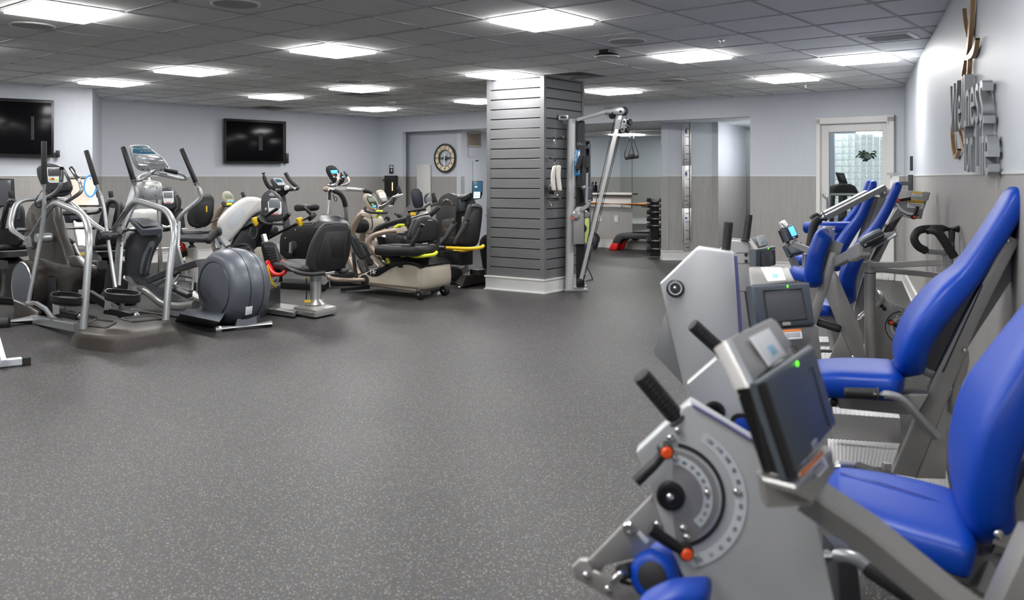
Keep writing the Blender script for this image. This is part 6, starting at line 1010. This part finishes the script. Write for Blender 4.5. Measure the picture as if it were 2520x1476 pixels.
part('display_arm', MB().bar(T((1950, 600, 7.3), (1994, 617, 7.2)), .04, .05), M['steel'], t); part('lower_display', plate(T((1932, 603, 7.5), (1972, 596, 7.6), (1979, 622, 7.55), (1945, 630, 7.45)), .04), M['slatedark'], t); part('lower_screen', plate(T((1938, 606, 7.48), (1968, 600, 7.56), (1973, 618, 7.52), (1948, 624, 7.44)), .004, .001), M['lcd'], t); part('lower_arm', MB().bar(T((1946, 632, 7.5), (1954, 646, 7.5), (1976, 700, 7.5)), .05, .06), M['steel'], t); part('post', MB().bar(T((1986, 625, 7.4), (1980, 690, 7.4), (1985, 760, 7.4)), .06, .06), M['steel'], t); part('strut', MB().bar(T((1968, 690, 7.45), (1980, 678, 7.4)), .02, .02), M['chrome'], t); part('base_plate', MB().slab([G(*q, .04) for q in ((1930, 780), (2060, 790), (2080, 770), (1950, 760))], -UP, .04, .004, 2, False), M['steel'], t)
# =============================================================== lettering and figure on the right wall
tw = thing('wall_lettering', 'raised silver letters reading Wellness for Life with a gold figure on the right wall', 'sign', rwall(2390, 300))
LD = -RD
def wtext(body, px0, px1, y0, y1, xs_h):
    a = rwall(px0, y0, .035); bpt = rwall(px1, y1, .035); xd = (bpt-a).normalized(); h = xs_h; x = 0
    raw = text_mb(body, h, V((0, 0, 0)), V((1, 0, 0)), V((0, 1, 0)), .01); w = max(v.x for v in raw.v)-min(v.x for v in raw.v); s = (bpt-a).length/w; cur = 0
    for ch in body:
        adv = text_mb('|'+body[:cur+1]+'|', h, V(), V((1, 0, 0)), V((0, 1, 0)), .01); pre = text_mb('|'+body[:cur]+'|', h, V(), V((1, 0, 0)), V((0, 1, 0)), .01); bar_ = text_mb('||', h, V(), V((1, 0, 0)), V((0, 1, 0)), .01)
        x0 = max(v.x for v in pre.v)-max(v.x for v in bar_.v)
        if ch != ' ': part('letter', text_mb(ch, h, a+xd*(x0*s), xd, UP, .045, s), M['silver'], tw, 'silver letter '+ch)
        cur += 1
wtext('Wellness', 2347, 2432, 325, 296, .41); wtext('for Life', 2382, 2446, 420, 432, .39)
def ribbon(pts, w):                                                         # flat gold cut-out strokes standing off the wall
    m = MB(); P = [rwall(x, y, .03) for x, y in pts]; P = fillet(P, .2, 4); L_, R_ = [], []
    for i, p in enumerate(P):
        d = (P[min(i+1, len(P)-1)]-P[max(i-1, 0)]).normalized(); s = RN.cross(d).normalized(); k = i/(len(P)-1); ww = .36*w*(.25+.75*math.sin(math.pi*min(.98, max(.02, k))))
        L_.append(p+s*ww/2); R_.append(p-s*ww/2)
    for i in range(len(P)-1): a, b, c, d = L_[i], L_[i+1], R_[i+1], R_[i]; e = RN*.022; m.add([a, b, c, d, a+e, b+e, c+e, d+e], [(0, 1, 2, 3), (4, 7, 6, 5), (0, 4, 5, 1), (2, 6, 7, 3)])
    return m
for pts, w in ((((2390, -40), (2386, 40), (2380, 110), (2376, 140)), .2), (((2368, 22), (2370, 60), (2378, 90)), .1), (((2400, 96), (2396, 120), (2386, 138), (2374, 142)), .12), (((2382, 135), (2380, 165), (2379, 192)), .1), (((2372, 150), (2367, 175), (2364, 200)), .06), (((2344, 285), (2338, 320), (2342, 372), (2348, 392), (2356, 368)), .1), (((2358, 322), (2366, 355), (2376, 388)), .14), (((2366, 318), (2372, 335), (2378, 352)), .12)): part('gold_stroke', ribbon(pts, w), M['gold'], tw, 'gold curved stroke of the figure', ang=20)
# small wall things near the door
single('wall_rail', 'short black rail on the right wall near the white door', 'rail', MB().bar([rwall(2243, 384, .03), rwall(2243, 420, .03)], .03, .03, RD), M['ink'])
t = thing('wall_bracket', 'dark upright bracket with a white box on the right wall by the door corner', 'bracket', rwall(2241, 455, .08)); part('upright', MB().bar([rwall(2241, 430, .04), rwall(2241, 482, .04)], .05, .045, RD), M['dark'], t); q_ = rwall(2240, 451, .06); part('arm', MB().bar([q_, q_-RN*.12], .03, .04), M['dark'], t); part('box', MB().box(q_-RN*.15+UP*.02, (.07, .06, .13)), M['white'], t); part('lid', MB().box(q_-RN*.16+UP*.1, (.11, .08, .02)), M['steel'], t)
# =============================================================== glazed door and the room behind it
HB = math.degrees(math.atan2((BW0-BW1).y, (BW0-BW1).x)); pD = PL(back(2100, .03), HB)
def rect(pl, x0, y0, x1, y1, off=0.0): return pl.L(((x0, y0), (x1, y0), (x1, y1), (x0, y1)), off)
def member(pl, x0, z0, x1, z1, off, th):                                   # upright rectangle by pixel columns and heights
    a, b = pl(x0, HY, off), pl(x1, HY, off); return MB().slab([V((a.x, a.y, z0)), V((b.x, b.y, z0)), V((b.x, b.y, z1)), V((a.x, a.y, z1))], pl.n, th, .004, 1)
dr = struct('door_1', member(pD, 2012, 0, 2022, 2.15, .02, .14), M['trim'])
part('door_frame', member(pD, 2185, 0, 2203, 2.15, .02, .14), M['trim'], dr); part('door_frame', member(pD, 2012, 2.08, 2203, 2.17, .02, .14), M['trim'], dr)
part('stile', member(pD, 2023, .01, 2041, 2.075, 0, .045), M['trim'], dr); part('stile', member(pD, 2172, .01, 2184, 2.075, 0, .045), M['trim'], dr); part('top_rail', member(pD, 2041, 1.97, 2172, 2.075, 0, .045), M['trim'], dr); part('lower_panel', member(pD, 2041, .01, 2172, .74, 0, .045), M['trim'], dr); part('glass', member(pD, 2041, .74, 2172, 1.97, -.004, .006), M['glass'], dr); part('threshold', member(pD, 2012, 0, 2203, .012, .02, .14), M['alu'], dr)
dh = part('pull_handle', tube([pD(2025, 480, .03), pD(2027, 478, .08), pD(2035, 481, .10), pD(2036, 490, .10), pD(2036, 522, .10), pD(2034, 526, .03)], .012, 10, .02), M['chrome'], dr); part('push_bar', MB().bar([pD(2044, 478, -.06), pD(2170, 478, -.06)], .03, .03), M['alu'], dr)
for y in (298, 690): part('hinge', MB().box(pD(2188, y, .06), (.05, .05, .09)), M['alu'], dr)
bw = [back(1960, .12), A(2010, HY, 18.6), A(2330, HY, 18.2), back(2240, .12)]
for p in bw: p.z = 0
for nm, a, b in (('wall_beyond_left', 0, 1), ('wall_beyond_end', 1, 2), ('wall_beyond_right', 2, 3)): n = (bw[b]-bw[a]).cross(UP)*-1; wall(nm, bw[a], bw[b], n, wain=False)
c = A(2125, HY, 14.2); c.z = CEIL; t = thing('ceiling_light', 'square light panel in the room behind the glazed door', 'ceiling light', c); part('diffuser', MB().box(c, (1.1, .5, .02), RL), M['lamp_dim'], t)
c = A(2060, HY, 16.8); c.z = CEIL; t = thing('ceiling_light', 'second light panel deeper in the room behind the glazed door', 'ceiling light', c); part('diffuser', MB().box(c, (1.1, .5, .02), RL), M['lamp_dim'], t)
gw = struct('window_1', MB().slab([A(2054, HY, 17.0)+UP*(-.2), A(2182, HY, 16.6)+UP*(-.2), A(2182, HY, 16.6)+UP*.86, A(2054, HY, 17.0)+UP*.86], V((0, 1, 0)), .03, 0, 1, False), M['palegrey'])
for i in range(8):
    for j in range(12):
        px = 2062+i*15.6; yy = 17.0-.4*i/8-.25*math.sin(math.pi*(i+.5)/8); z = 2.12-j*.124
        c = A(px, HY, yy-.06); c.z = z; b = part('glass_block', MB().slab([c+V((x*.055, 0, y*.055)) for x, y in ((-1, -1), (1, -1), (1, 1), (-1, 1))], V((0, 1, 0)), .05, .01, 2), M['block'], gw)
t = thing('hanging_plant', 'leafy hanging plant seen through the door glass before the glass blocks', 'plant', A(2130, 392, 15.6)); random.seed(3); pot = part('pot', MB().lathe(A(2130, 392, 15.6), UP, [(.05, 0), (.09, .02), (.11, .1), (.1, .1)], 16), M['white'], t); part('hanger', MB().bar([A(2130, 384, 15.6), A(2130, 330, 15.6)], .006, .006), M['ink'], t)
for k in range(34):
    a = random.uniform(0, 6.28); r = random.uniform(.05, .17); p = A(2130, 384, 15.6)+V((math.cos(a)*r, math.sin(a)*r, random.uniform(-.08, .1))); part('leaf', MB().ell(p, (.045, .03, .012), Matrix.Rotation(a, 3, 'Z') @ Matrix.Rotation(random.uniform(-.8, .8), 3, 'Y'), 8, 4), M['leaf'], t)
t = thing('treadmill', 'dark treadmill seen through the glass of the white door', 'treadmill', V((A(2080, HY, 14.6).x, 14.6, 0))); part('console', plate(T2(14.5, (2058, 424), (2078, 426), (2086, 449), (2066, 448)), .06, .01), M['black'], t); part('screen', plate(T2(14.43, (2064, 429), (2076, 430), (2081, 443), (2069, 443)), .004), M['lcddark'], t); part('mast', MB().bar(T((2075, 448, 14.6), (2074, 500, 14.6), (2072, 580, 14.6)), .2, .08), M['black'], t); part('dash', MB().slab(chaikin(T2(14.4, (2044, 462), (2060, 452), (2095, 452), (2108, 476), (2100, 482), (2046, 482)), 1), V((0, 1, 0)), .3, .04), M['black'], t)
for x in (2050, 2100): part('upright', MB().bar(T((x, 480, 14.5), (x-4, 560, 14.5), (x-6, 620, 14.6)), .06, .06), M['dark'], t)
part('deck', MB().slab([V((A(2040, HY, 13.9).x, 13.9, .2)), V((A(2110, HY, 13.9).x, 13.9, .2)), V((A(2112, HY, 15).x, 15, .2)), V((A(2040, HY, 15).x, 15, .2))], -UP, .2, .02, 2, False), M['black'], t)
# =============================================================== niche: ledge, barre, bench, dumbbells, strip, outlets
pN = PL(a3, math.degrees(math.atan2(nd.y, nd.x)))
def zat(pl, px, off, z): a = pl(px, HY, off); return V((a.x, a.y, z))
sh = single('wall_ledge', 'white ledge under the long wall mirror', 'shelf', MB().slab([zat(pN, 1400, .005, 1.02), zat(pN, 1555, .005, 1.02), zat(pN, 1555, .13, 1.02), zat(pN, 1400, .13, 1.02)], UP, .035, .004, 2, False), M['trim'])
single('rail_board', 'white horizontal board on the wall behind the orange barre', 'board', MB().slab([zat(pN, 1400, .006, .78), zat(pN, 1555, .006, .78), zat(pN, 1555, .006, .95), zat(pN, 1400, .006, .95)], pN.n, .02, .003, 1, False), M['trim'])
t = thing('ballet_barre', 'long orange wooden barre on the niche wall behind the pulley boom', 'barre', zat(pN, 1500, .0, .84)); part('rail', tube([zat(pN, 1434, .12, .85), zat(pN, 1592, .12, .845)], .032, 14), M['barre'], t)
for x in (1450, 1530, 1580): part('bracket', tube([zat(pN, x, .026, .80), zat(pN, x, .09, .79), zat(pN, x, .12, .82)], .012, 8, .03), M['alu'], t)
for x in (1517, 1476): t = thing('wall_outlet', ('white outlet plate below the barre, clear of the boom', 'white outlet plate below the barre, half behind the boom')[x < 1500], 'outlet', zat(pN, x, 0, .55)); o = part('plate', MB().slab([zat(pN, x-5, .006, .5), zat(pN, x+5, .006, .5), zat(pN, x+5, .006, .62), zat(pN, x-5, .006, .62)], pN.n, .01, .003, 1, False), M['white'], t); part('socket', MB().slab([zat(pN, x-2, .0155, .53), zat(pN, x+2, .0155, .53), zat(pN, x+2, .0155, .59), zat(pN, x-2, .0155, .59)], pN.n, .003, .001, 1, False), M['palegrey'], o)
b = zat(pN, 1459, .07, 1.056); t = thing('bottle', 'black spray bottle standing on the white ledge', 'bottle', b); part('body', MB().lathe(b, UP, [(.034, 0), (.036, .01), (.036, .13), (.03, .15), (.014, .16), (.014, .18)], 18), M['navy'], t); part('cap', MB().lathe(b+UP*.175, UP, [(.018, 0), (.018, .03), (.012, .035)], 14), M['black'], t)
b = zat(pN, 1449, .08, 1.056); t = thing('bottle', 'second dark bottle on the ledge, left of the spray bottle', 'bottle', b); part('body', MB().lathe(b, UP, [(.03, 0), (.032, .01), (.032, .12), (.014, .14), (.014, .17)], 18), M['ink'], t); part('cap', MB().lathe(b+UP*.168, UP, [(.016, 0), (.016, .025)], 12), M['dark'], t)
b = zat(pN, 1465, .08, 1.056); single('puck', 'small flat black disc lying on the ledge beside the bottles', 'disc', MB().lathe(b, UP, [(.06, 0), (.062, .008), (.06, .02), (.03, .024)], 20), M['ink'], b)
pB = PL(zat(pN, 1520, .24, 0), HB); t = thing('exercise_bench', 'grey step bench with a red foot left of the dumbbell stand', 'bench', pB(1560, HY)-UP*EYE)
part('beam', MB().slab(chaikin(pB.L(((1514, 600), (1520, 583), (1530, 573), (1556, 571), (1618, 573), (1618, 588), (1545, 586), (1538, 591), (1531, 601))), 1), pB.n, .3, .03), M['dark'], t); part('pad', MB().slab(chaikin(pB.L(((1560, 572), (1568, 567), (1618, 568), (1618, 573)), .01), 1), pB.n, .28, .02), M['vinyl'], t)
part('foot', MB().slab(pB.L(((1507, 613), (1515, 597), (1531, 598), (1527, 613)), .02), pB.n, .3, .01), M['red'], t, 'red end foot'); part('foot_brace', MB().slab(pB.L(((1529, 612), (1531, 588), (1541, 587), (1534, 613))), pB.n, .05, .006), M['red'], t, 'red end foot'); f2 = pB(1612, HY); part('rear_leg', MB().box(V((f2.x, f2.y, .12)), (.06, .2, .24)), M['dark'], t)
yd = 14.75; pb_ = V((A(1610, HY, yd).x, yd, 0)); t = thing('dumbbell_stand', 'black upright dumbbell stand with chrome saddles beside the niche pier', 'stand', pb_); part('post', MB().bar([pb_, pb_+UP*.93], .15, .12, V((0, 1, 0))), M['black'], t); part('base', MB().slab([pb_+V((x, y, 0)) for x, y in ((-.2, -.2), (.07, -.22), (.09, .14), (-.16, .2))], UP, .014, .004, 1, False), M['chrome'], t); part('top_handle', MB().tube([pb_+V((x, y, z)) for x, y, z in ((-.09, 0, .93), (-.09, -.04, .965), (.09, -.04, .965), (.09, 0, .93))], .016, 10, .03), M['chrome'], t)
levels = [(492, 'topmost'), (506, 'second from top'), (521.5, 'third from top'), (538, 'fourth from top'), (555, 'fifth from top, just above the gap'), (592, 'second from the bottom'), (612, 'lowest')]
for i, (y, lab) in enumerate(levels):
    z = EYE-(y-HY)*(yd-.1)/F; c = V((pb_.x, yd-.115, z)); part('saddle', MB().bar([c+V((-.05, .05, -.03)), c+V((-.05, -.02, -.03))], .03, .012), M['black'], t); part('saddle', MB().bar([c+V((.05, .05, -.03)), c+V((.05, -.02, -.03))], .03, .012), M['black'], t)
    d = thing('dumbbell', 'black hex dumbbell on the upright stand, '+lab, 'dumbbell', c, 'dumbbells on the upright stand'); s = .034+.004*i
    part('handle', MB().lathe(c-V((.075, 0, 0)), V((1, 0, 0)), [(.012, 0), (.014, .04), (.018, .075), (.014, .11), (.012, .15)], 14), M['chrome'], d)
    for q in (-1, 1): part('head', MB().lathe(c+V((q*.072, 0, 0)), V((q, 0, 0)), [(s*.8, 0), (s*1.15, .012), (s*1.15, .06), (s*.85, .075)], 6), M['rubber'], d, ang=20)
pP = PL(p0, math.degrees(math.atan2((p1-p0).y, (p1-p0).x))); t = thing('wall_stall_bar', 'tall steel anchor strip with numbered labels on the niche pier', 'wall strip', pP(1690, 600, .02))
for k, (y0, y1) in enumerate(((303, 406), (407, 511), (512, 617))):
    s_ = part('strip', MB().slab(rect(pP, 1683, y0, 1696, y1, .03), pP.n, .02, .003), M['alu'], t)
    for x in (1679, 1698): part('side_rail', MB().slab(rect(pP, x, y0, x+3, y1 if k < 2 else 590, .02), pP.n, .03, .003), M['alu'], t)
    for j in range(5): y = y0+12+j*21; part('rung_slot', MB().slab(rect(pP, 1687, y, 1696, y+1.3, .042), pP.n, .004, .0005), M['ink'], s_)
    l = part('label', plate(rect(pP, 1684.5, (315, 421, 525)[k], 1692.5, (331, 437, 542)[k], .042), .003, .0005, .001), M['paper'], s_, 'white and blue number label'); y = (315, 421, 525)[k]; part('label_print', plate(rect(pP, 1686, y+(2, 2, 9)[k], 1691, y+(13, 11, 14)[k], .044), .002, .0003, .001), M['lcdblue'] if 0 else M['bluestrip'], s_)
    for x in (1686, 1690): part('hole', bolt(pP(x, (392, 494, 600)[k], .041), pP.n, .008, .003), M['ink'], s_)
pS = PL(p1, math.degrees(math.atan2((s1-p1).y, (s1-p1).x))); t = thing('wall_switch', 'narrow white switch plate on the side wall right of the pier', 'switch', pS(1765, 555, .01)); part('plate', MB().slab(rect(pS, 1762, 545, 1767, 564, .008), pS.n, .012, .003), M['white'], t); part('rocker', MB().slab(rect(pS, 1764, 551, 1765.5, 558, .016), pS.n, .006, .002), M['palegrey'], t)
# =============================================================== pulley machine on the pillar
t = thing('pulley_machine', 'tall pulley machine with silver post, leaning square boom and small display by the pillar', 'pulley machine', V((A(1404, HY, 10.25).x, 10.25, 0))); c = A(1401, HY, 10.25); c.z = 0
c2 = V((A(1406, HY, 10.25).x, 10.25, 0))
part('post', MB().ring([[V((c.x+.05*math.cos(a)+(c2.x-c.x)*z/2, c.y+.05*math.sin(a), z)) for a in [2*math.pi*k/20 for k in range(20)]] for z in (0, 1.0, 2.0, 2.045)]), M['post'], t); d = V((.8, .15, 0)).normalized(); W2 = c2+V((.115, .06, 0))
part('rear_channel', MB().slab([W2+V((x, y, .04)) for x, y in ((-.05, -.05), (.045, -.05), (.045, .06), (-.05, .06))], UP, 1.98, .004, 1, False), M['black'], t); part('cover', MB().slab([W2+V((x, y, 1.0)) for x, y in ((-.04, -.075), (.06, -.06), (.06, -.055), (-.04, -.07))], UP, 1.0, .001, 1, False), M['clear'], t); part('foot_plate', MB().slab([c+V((x, y, 0)) for x, y in ((-.06, -.07), (.22, -.06), (.2, .1), (-.06, .1))], UP, .03, .006, 2, False), M['silver'], t)
pF = PL(W2+V((0, -.085, 0)), 4); l = part('placard', MB().slab(rect(pF, 1414, 369, 1428, 432, 0), pF.n, .004, .001), M['cyan'], t, 'blue instruction placard')
for k in range(4): part('placard_panel', plate(rect(pF, 1422 if k < 2 else 1416+(k-2)*6, 373+k*14, 1427 if k < 2 else 1420+(k-2)*6, 386+k*14, .003), .002, .0003, .0005), M['paper'], l)
part('placard_text', text_mb('AIR PULLEY', .035, pF(1419, 398, .004), UP, -pF.d, .001, .9), M['paper'], l)
part('wall_bracket', MB().slab(rect(pF, 1374, 283, 1398, 296, 0), pF.n, .03, .002), M['silver'], t); part('bracket_slot', plate(rect(pF, 1379, 286, 1394, 291, .016), .003, .0005), M['dark'], t)
Yb = 10.15; part('top_arm', MB().bar(T((1419, 295, Yb), (1460, 283, Yb), (1494, 273, Yb), (1512, 270, Yb)), .05, .045), M['silver'], t); hp = part('head_plate', MB().slab(chaikin(T2(Yb-.02, (1490, 271), (1519, 263), (1530, 262), (1537, 270), (1536, 280), (1528, 284), (1505, 281), (1492, 281)), 1), V((0, 1, 0)), .07, .006), M['silver'], t)
for x, y, r in ((1527, 274, .02), (1507, 279, .018)): part('axle_bolt', MB().lathe(A(x, y, Yb-.055), V((0, -1, 0)), [(r*.7, 0), (r*.7, .012), (r*.3, .014)], 12), M['ink'], hp)
for x, y, r in ((1535, 274, .052), (1507, 284, .042)): part('pulley', MB().lathe(A(x, y, Yb+.03), V((0, -1, 0)), [(r*.8, -.02), (r, -.015), (r*.85, 0), (r, .015), (r*.8, .02)], 24), M['black'], hp)
bo = part('boom', MB().bar(T((1526, 284, Yb), (1477, 490, 10.1), (1429, 690, 10.05)), .038, .044, V((1, 0, 0))), M['alu'], t, ang=20); part('boom_foot', MB().lathe(A(1427, 694, 9.98), V((0, -1, 0)), [(.03, -.04), (.04, -.03), (.04, .03), (.02, .035)], 20), M['black'], bo)
part('boom_sleeve', MB().bar(T((1523, 294, Yb), (1519, 318, Yb)), .06, .065, V((1, 0, 0))), M['silver'], bo)
bk = part('pulley_bracket', MB().slab(chaikin(T2(Yb-.06, (1530, 300), (1531, 292), (1540, 291), (1543, 302), (1538, 310), (1538, 322), (1532, 328), (1526, 322)), 1), V((0, 1, 0)), .012, .003), M['silver'], t)
for x, y in ((1536, 299), (1531, 318)): part('bracket_bolt', bolt(A(x, y, Yb-.068), V((0, -1, 0)), .014, .01), M['ink'], bk); part('twin_pulley', MB().lathe(A(x+6, y+2, Yb-.02), V((.75, -.6, 0)), [(.036, -.06), (.043, -.05), (.036, -.03), (.03, -.028), (.03, .03), (.036, .032), (.043, .05), (.036, .06)], 20), M['black'], bk); part('roller_drum', MB().lathe(A(x+7, y+2, Yb-.02), V((.75, -.6, 0)), [(.032, -.027), (.033, 0), (.032, .027)], 18), M['alu'], bk)
for a in (((1514, 287, 10.1), (1468, 492, 10.05), (1430, 660, 10.03)), ((1527, 328, 10.1), (1470, 560, 10.06), (1437, 690, 10.02)), ((1524, 328, 10.16), (1466, 560, 10.1), (1434, 690, 10.05)), ((1541, 279, 10.1), (1541, 300, 10.1))): part('cable', tube(T(*a), .005, 6, 0), M['black'], t)
part('floor_wire', tube(T((1436, 640, 10.6), (1457, 682, 10.7), (1458, 688, 10.7)), .008, 8, 0), M['dark'], t); part('floor_wire', tube([G(1458, 689, .012)+V((0, .0, .005)), G(1430, 693, .017)], .012, 8, 0), M['chrome'], t)
for hk, strap, gp, lab in (((1551, 320), ((1550, 338, 10.0), (1538, 375, 10.0), (1537, 386, 10.0), (1539, 391, 10.0)), ((1539, 391), (1561, 380)), 'black stirrup handle hanging from the pulley, left one'), ((1560, 322), ((1559, 340, 10.08), (1547, 380, 10.08), (1548, 389, 10.08)), ((1547, 388), (1572, 385)), 'black stirrup handle hanging from the pulley, right one')):
    Y = strap[0][2]; h = thing('stirrup_handle', lab, 'handle', A(*strap[0])); part('strap', tube(T(*strap), .006, 8, .02), M['black'], h); e = gp[1]; part('strap', tube(T((strap[0][0], strap[0][1], Y), (e[0]-2 if e[0] < 1565 else 1571, e[1]-8, Y), (e[0], e[1], Y)), .006, 8, .03), M['black'], h); part('grip', grip(A(*gp[0], Y-.02), A(*gp[1], Y-.02), .021), M['rubber'], h); part('carabiner', MB().tube(T((hk[0]-1, hk[1], Y), (hk[0]-3, hk[1]+9, Y), (strap[0][0], strap[0][1], Y), (hk[0]+2, hk[1]+9, Y), (hk[0]-1, hk[1], Y)), .004, 6, .01), M['chrome'], h); part('ferrule', MB().lathe(A(strap[0][0], strap[0][1]-6, Y), -UP, [(.009, 0), (.011, .02), (.008, .04)], 10), M['alu'], h)
part('housing', MB().slab(T2(10.16, (1410, 520), (1420, 508), (1436, 508), (1437, 600), (1410, 600)), V((0, 1, 0)), .12, .01), M['steel'], t); 
for a, b, c_, d_ in (((1420, 424), (1422, 410), (1431, 384), (1420, 522)), ((1445, 425), (1445, 405), (1446, 383), (1443, 500))): g = part('lever', MB().bar(T((a[0], a[1], 10.08), (d_[0], d_[1], 10.08)), .05, .03), M['silver'], t); part('grip', tube(T((a[0], a[1], 10.08), (b[0], b[1], 10.08), (c_[0], c_[1], 10.08)), .03, 12, .03), M['rubber'], g)
part('pivot', MB().lathe(A(1417, 530, 10.06), V((0, -1, 0)), [(.05, -.02), (.055, 0), (.03, .02)], 18), M['silver'], t); part('orange_lever', MB().slab(T2(10.02, (1403, 531), (1412, 536), (1412, 541), (1408, 540)), V((0, 1, 0)), .02, .004), M['orange'], t, 'orange lever tip')
display(t, ((1437, 462, 10.08), (1457, 458, 10.1), (1460, 494, 10.085), (1441, 497, 10.06)), None, ((1441, 466, 10.08), (1455, 464, 10.087), (1457, 488, 10.083), (1443, 490, 10.07)), ((1431, 458, 10.1), (1441, 455, 10.14), (1447, 460, 10.12), (1438, 464, 10.085)), ((1434, 459, 10.1), (1441, 457, 10.12), (1444, 461, 10.11), (1438, 463, 10.086)), None, .05, False); part('display_arm', MB().bar(T((1450, 497, 10.08), (1446, 506, 10.085), (1432, 516, 10.1)), .06, .05), M['steel'], t); wd_ = part('disc', MB().lathe(A(1441, 528, 10.9), V((0, -1, 0)), [(.045, 0), (.05, .004), (.045, .012), (.01, .014)], 24), M['alu'], t)
for k in range(8): a = k*math.pi/4; part('disc_hole', bolt(A(1441, 528, 10.037)+V((.033*math.cos(a), 0, .033*math.sin(a))), V((0, -1, 0)), .005, .003), M['ink'], wd_)
part('brand_text', text_mb('HUR', .05, W2+V((-.045, -.056, 1.735)), V((1, .1, 0)), UP, .002, 1.0), M['paper'], t)
pH = PL(back(1500, -.03), HB); t_ = thing('wall_strobe', 'small beige box on the header wall behind the pulley arm', 'box', pH(1500, 272, .02)); part('housing', MB().slab(rect(pH, 1491, 264, 1508, 283, .02), pH.n, .05, .006), M['tan'], t_); part('lens', MB().slab(rect(pH, 1496, 268, 1503, 276, .047), pH.n, .01, .003), M['clear'], t_)
# hooks on the pillar
pR = PL(C0, math.degrees(math.atan2((CR-C0).y, (CR-C0).x)))
def peg(lab, pts, clip):
    h = thing('wall_hook', lab, 'hook', pR(pts[0][0], pts[0][1], .03)); part('peg', tube([pR(*q) for q in pts], .008, 8, .02), M['ink'], h); part('plate', MB().slab(rect(pR, pts[0][0]-3, pts[0][1]-3, pts[0][0]+3, pts[0][1]+3, .024), pR.n, .006, .002), M['alu'], h)
    for q in clip: part('clip', tube([pR(*c) for c in q], .004, 6, .01), M['chrome'], h)
peg('black peg hook with a small clip, upper one on the pillar', ((1384, 337, .03), (1378, 339, .08), (1364, 341, .2), (1363, 338, .22)), (((1365, 341, .2), (1363, 348, .2), (1366, 356, .2), (1367, 348, .2), (1365, 342, .2)),))
peg('black peg hook with a small clip, lowest one on the pillar', ((1377, 489, .03), (1370, 491, .08), (1354, 493, .2), (1353, 490, .22)), (((1354, 494, .2), (1352, 502, .2), (1356, 509, .2), (1358, 501, .2), (1355, 494, .2)),))
peg('double chrome hook holding the white fleece cuff', ((1347, 388, .03), (1356, 388, .12), (1364, 389, .2), (1366, 397, .2)), (((1346, 389, .03), (1347, 400, .06), (1364, 392, .18)), ((1378, 386, .03), (1378, 396, .1), (1374, 401, .15))))
h = thing('ankle_cuff', 'white fleece cuff hanging from the chrome hook on the pillar', 'cuff', pR(1369, 440, .18)); part('band', MB().pad([pR(1366, 407, .2), pR(1362, 425, .2), pR(1361, 450, .2), pR(1364, 470, .2)], .07, .035, pR.d, e=.8), M['cloth'], h, ang=60); part('band', MB().pad([pR(1376, 406, .24), pR(1374, 430, .24), pR(1376, 452, .24), pR(1378, 470, .24)], .075, .03, pR.d, e=.8), M['cloth'], h, ang=60)
for y in (402, 476): part('ring', MB().tube([pR(1369+4*math.cos(a), y+5*math.sin(a), .2) for a in [k*math.pi/6 for k in range(13)]], .004, 6, 0), M['chrome'], h)
h = thing('rubber_handle', 'black round rubber handle hanging beside the white cuff', 'handle', pR(1354, 465, .12)); part('cup', MB().lathe(pR(1353, 467, .06), pR.n, [(.03, 0), (.05, .01), (.055, .05), (.04, .07), (.02, .072)], 20), M['rubber'], h); part('strap', MB().bar([pR(1358, 448, .08), pR(1355, 462, .1)], .04, .02, pR.n), M['black'], h)
# =============================================================== machine and clutter behind the pulley machine
c = V((A(1441, HY, 14.4).x, 14.4, 0)); t = thing('storage_rack', 'blue grey open rack behind the upright black grips', 'rack', c); 
for x in (-.1, .06): part('upright', MB().box(c+V((x, 0, .95)), (.025, .3, 1.9)), M['slatedark'], t)
for z in (1.84, 1.42, 1.1, .5, .05): part('shelf', MB().box(c+V((-.02, 0, z)), (.15, .3, .02)), M['slatedark'], t)
part('back_panel', MB().box(c+V((-.02, .15, .95)), (.16, .01, 1.88)), M['navy'], t)
c = V((A(1441, HY, 13.2).x, 13.2, 0)); t = thing('balance_board', 'pale green board with purple and black discs leaning behind the pulley machine', 'balance board', c); part('board', MB().slab(chaikin(T2(13.2, (1428, 535), (1449, 530), (1450, 560), (1446, 640), (1438, 653), (1428, 653)), 1), V((0, 1, 0)), .05, .01), M['green'], t); part('disc', MB().lathe(A(1430, 610, 13.1), V((0, -1, 0)), [(.09, 0), (.1, .01), (.1, .04), (.08, .05)], 24), M['purple'], t); part('disc', MB().lathe(A(1431, 562, 13.1), V((0, -1, 0)), [(.07, 0), (.08, .01), (.07, .04)], 24), M['black'], t)
c = G(1460, 611); t = thing('gym_bag', 'dark bag with teal trim on the floor by the niche wall', 'bag', c); part('body', MB().pad([c+V((-.13, 0, .15)), c+V((0, 0, .17)), c+V((.12, 0, .13))], [.2, .26, .18], [.2, .3, .2], V((0, 1, 0)), e=.8), M['black'], t, ang=70); part('flap', MB().pad([A(1446, 572, 16.3), A(1452, 569, 16.3), A(1456, 573, 16.3)], .12, .08, V((0, 1, 0)), e=.8), mat('teal_cloth', srgb(60, 120, 130), .7), t, ang=70); part('handle', tube(T((1446, 578, 15.9), (1451, 586, 15.9), (1455, 597, 15.9)), .018, 8, .05), M['palegrey'], t); part('side_pocket', MB().ell(A(1464, 596, 16.0), (.07, .06, .13)), M['dark'], t)
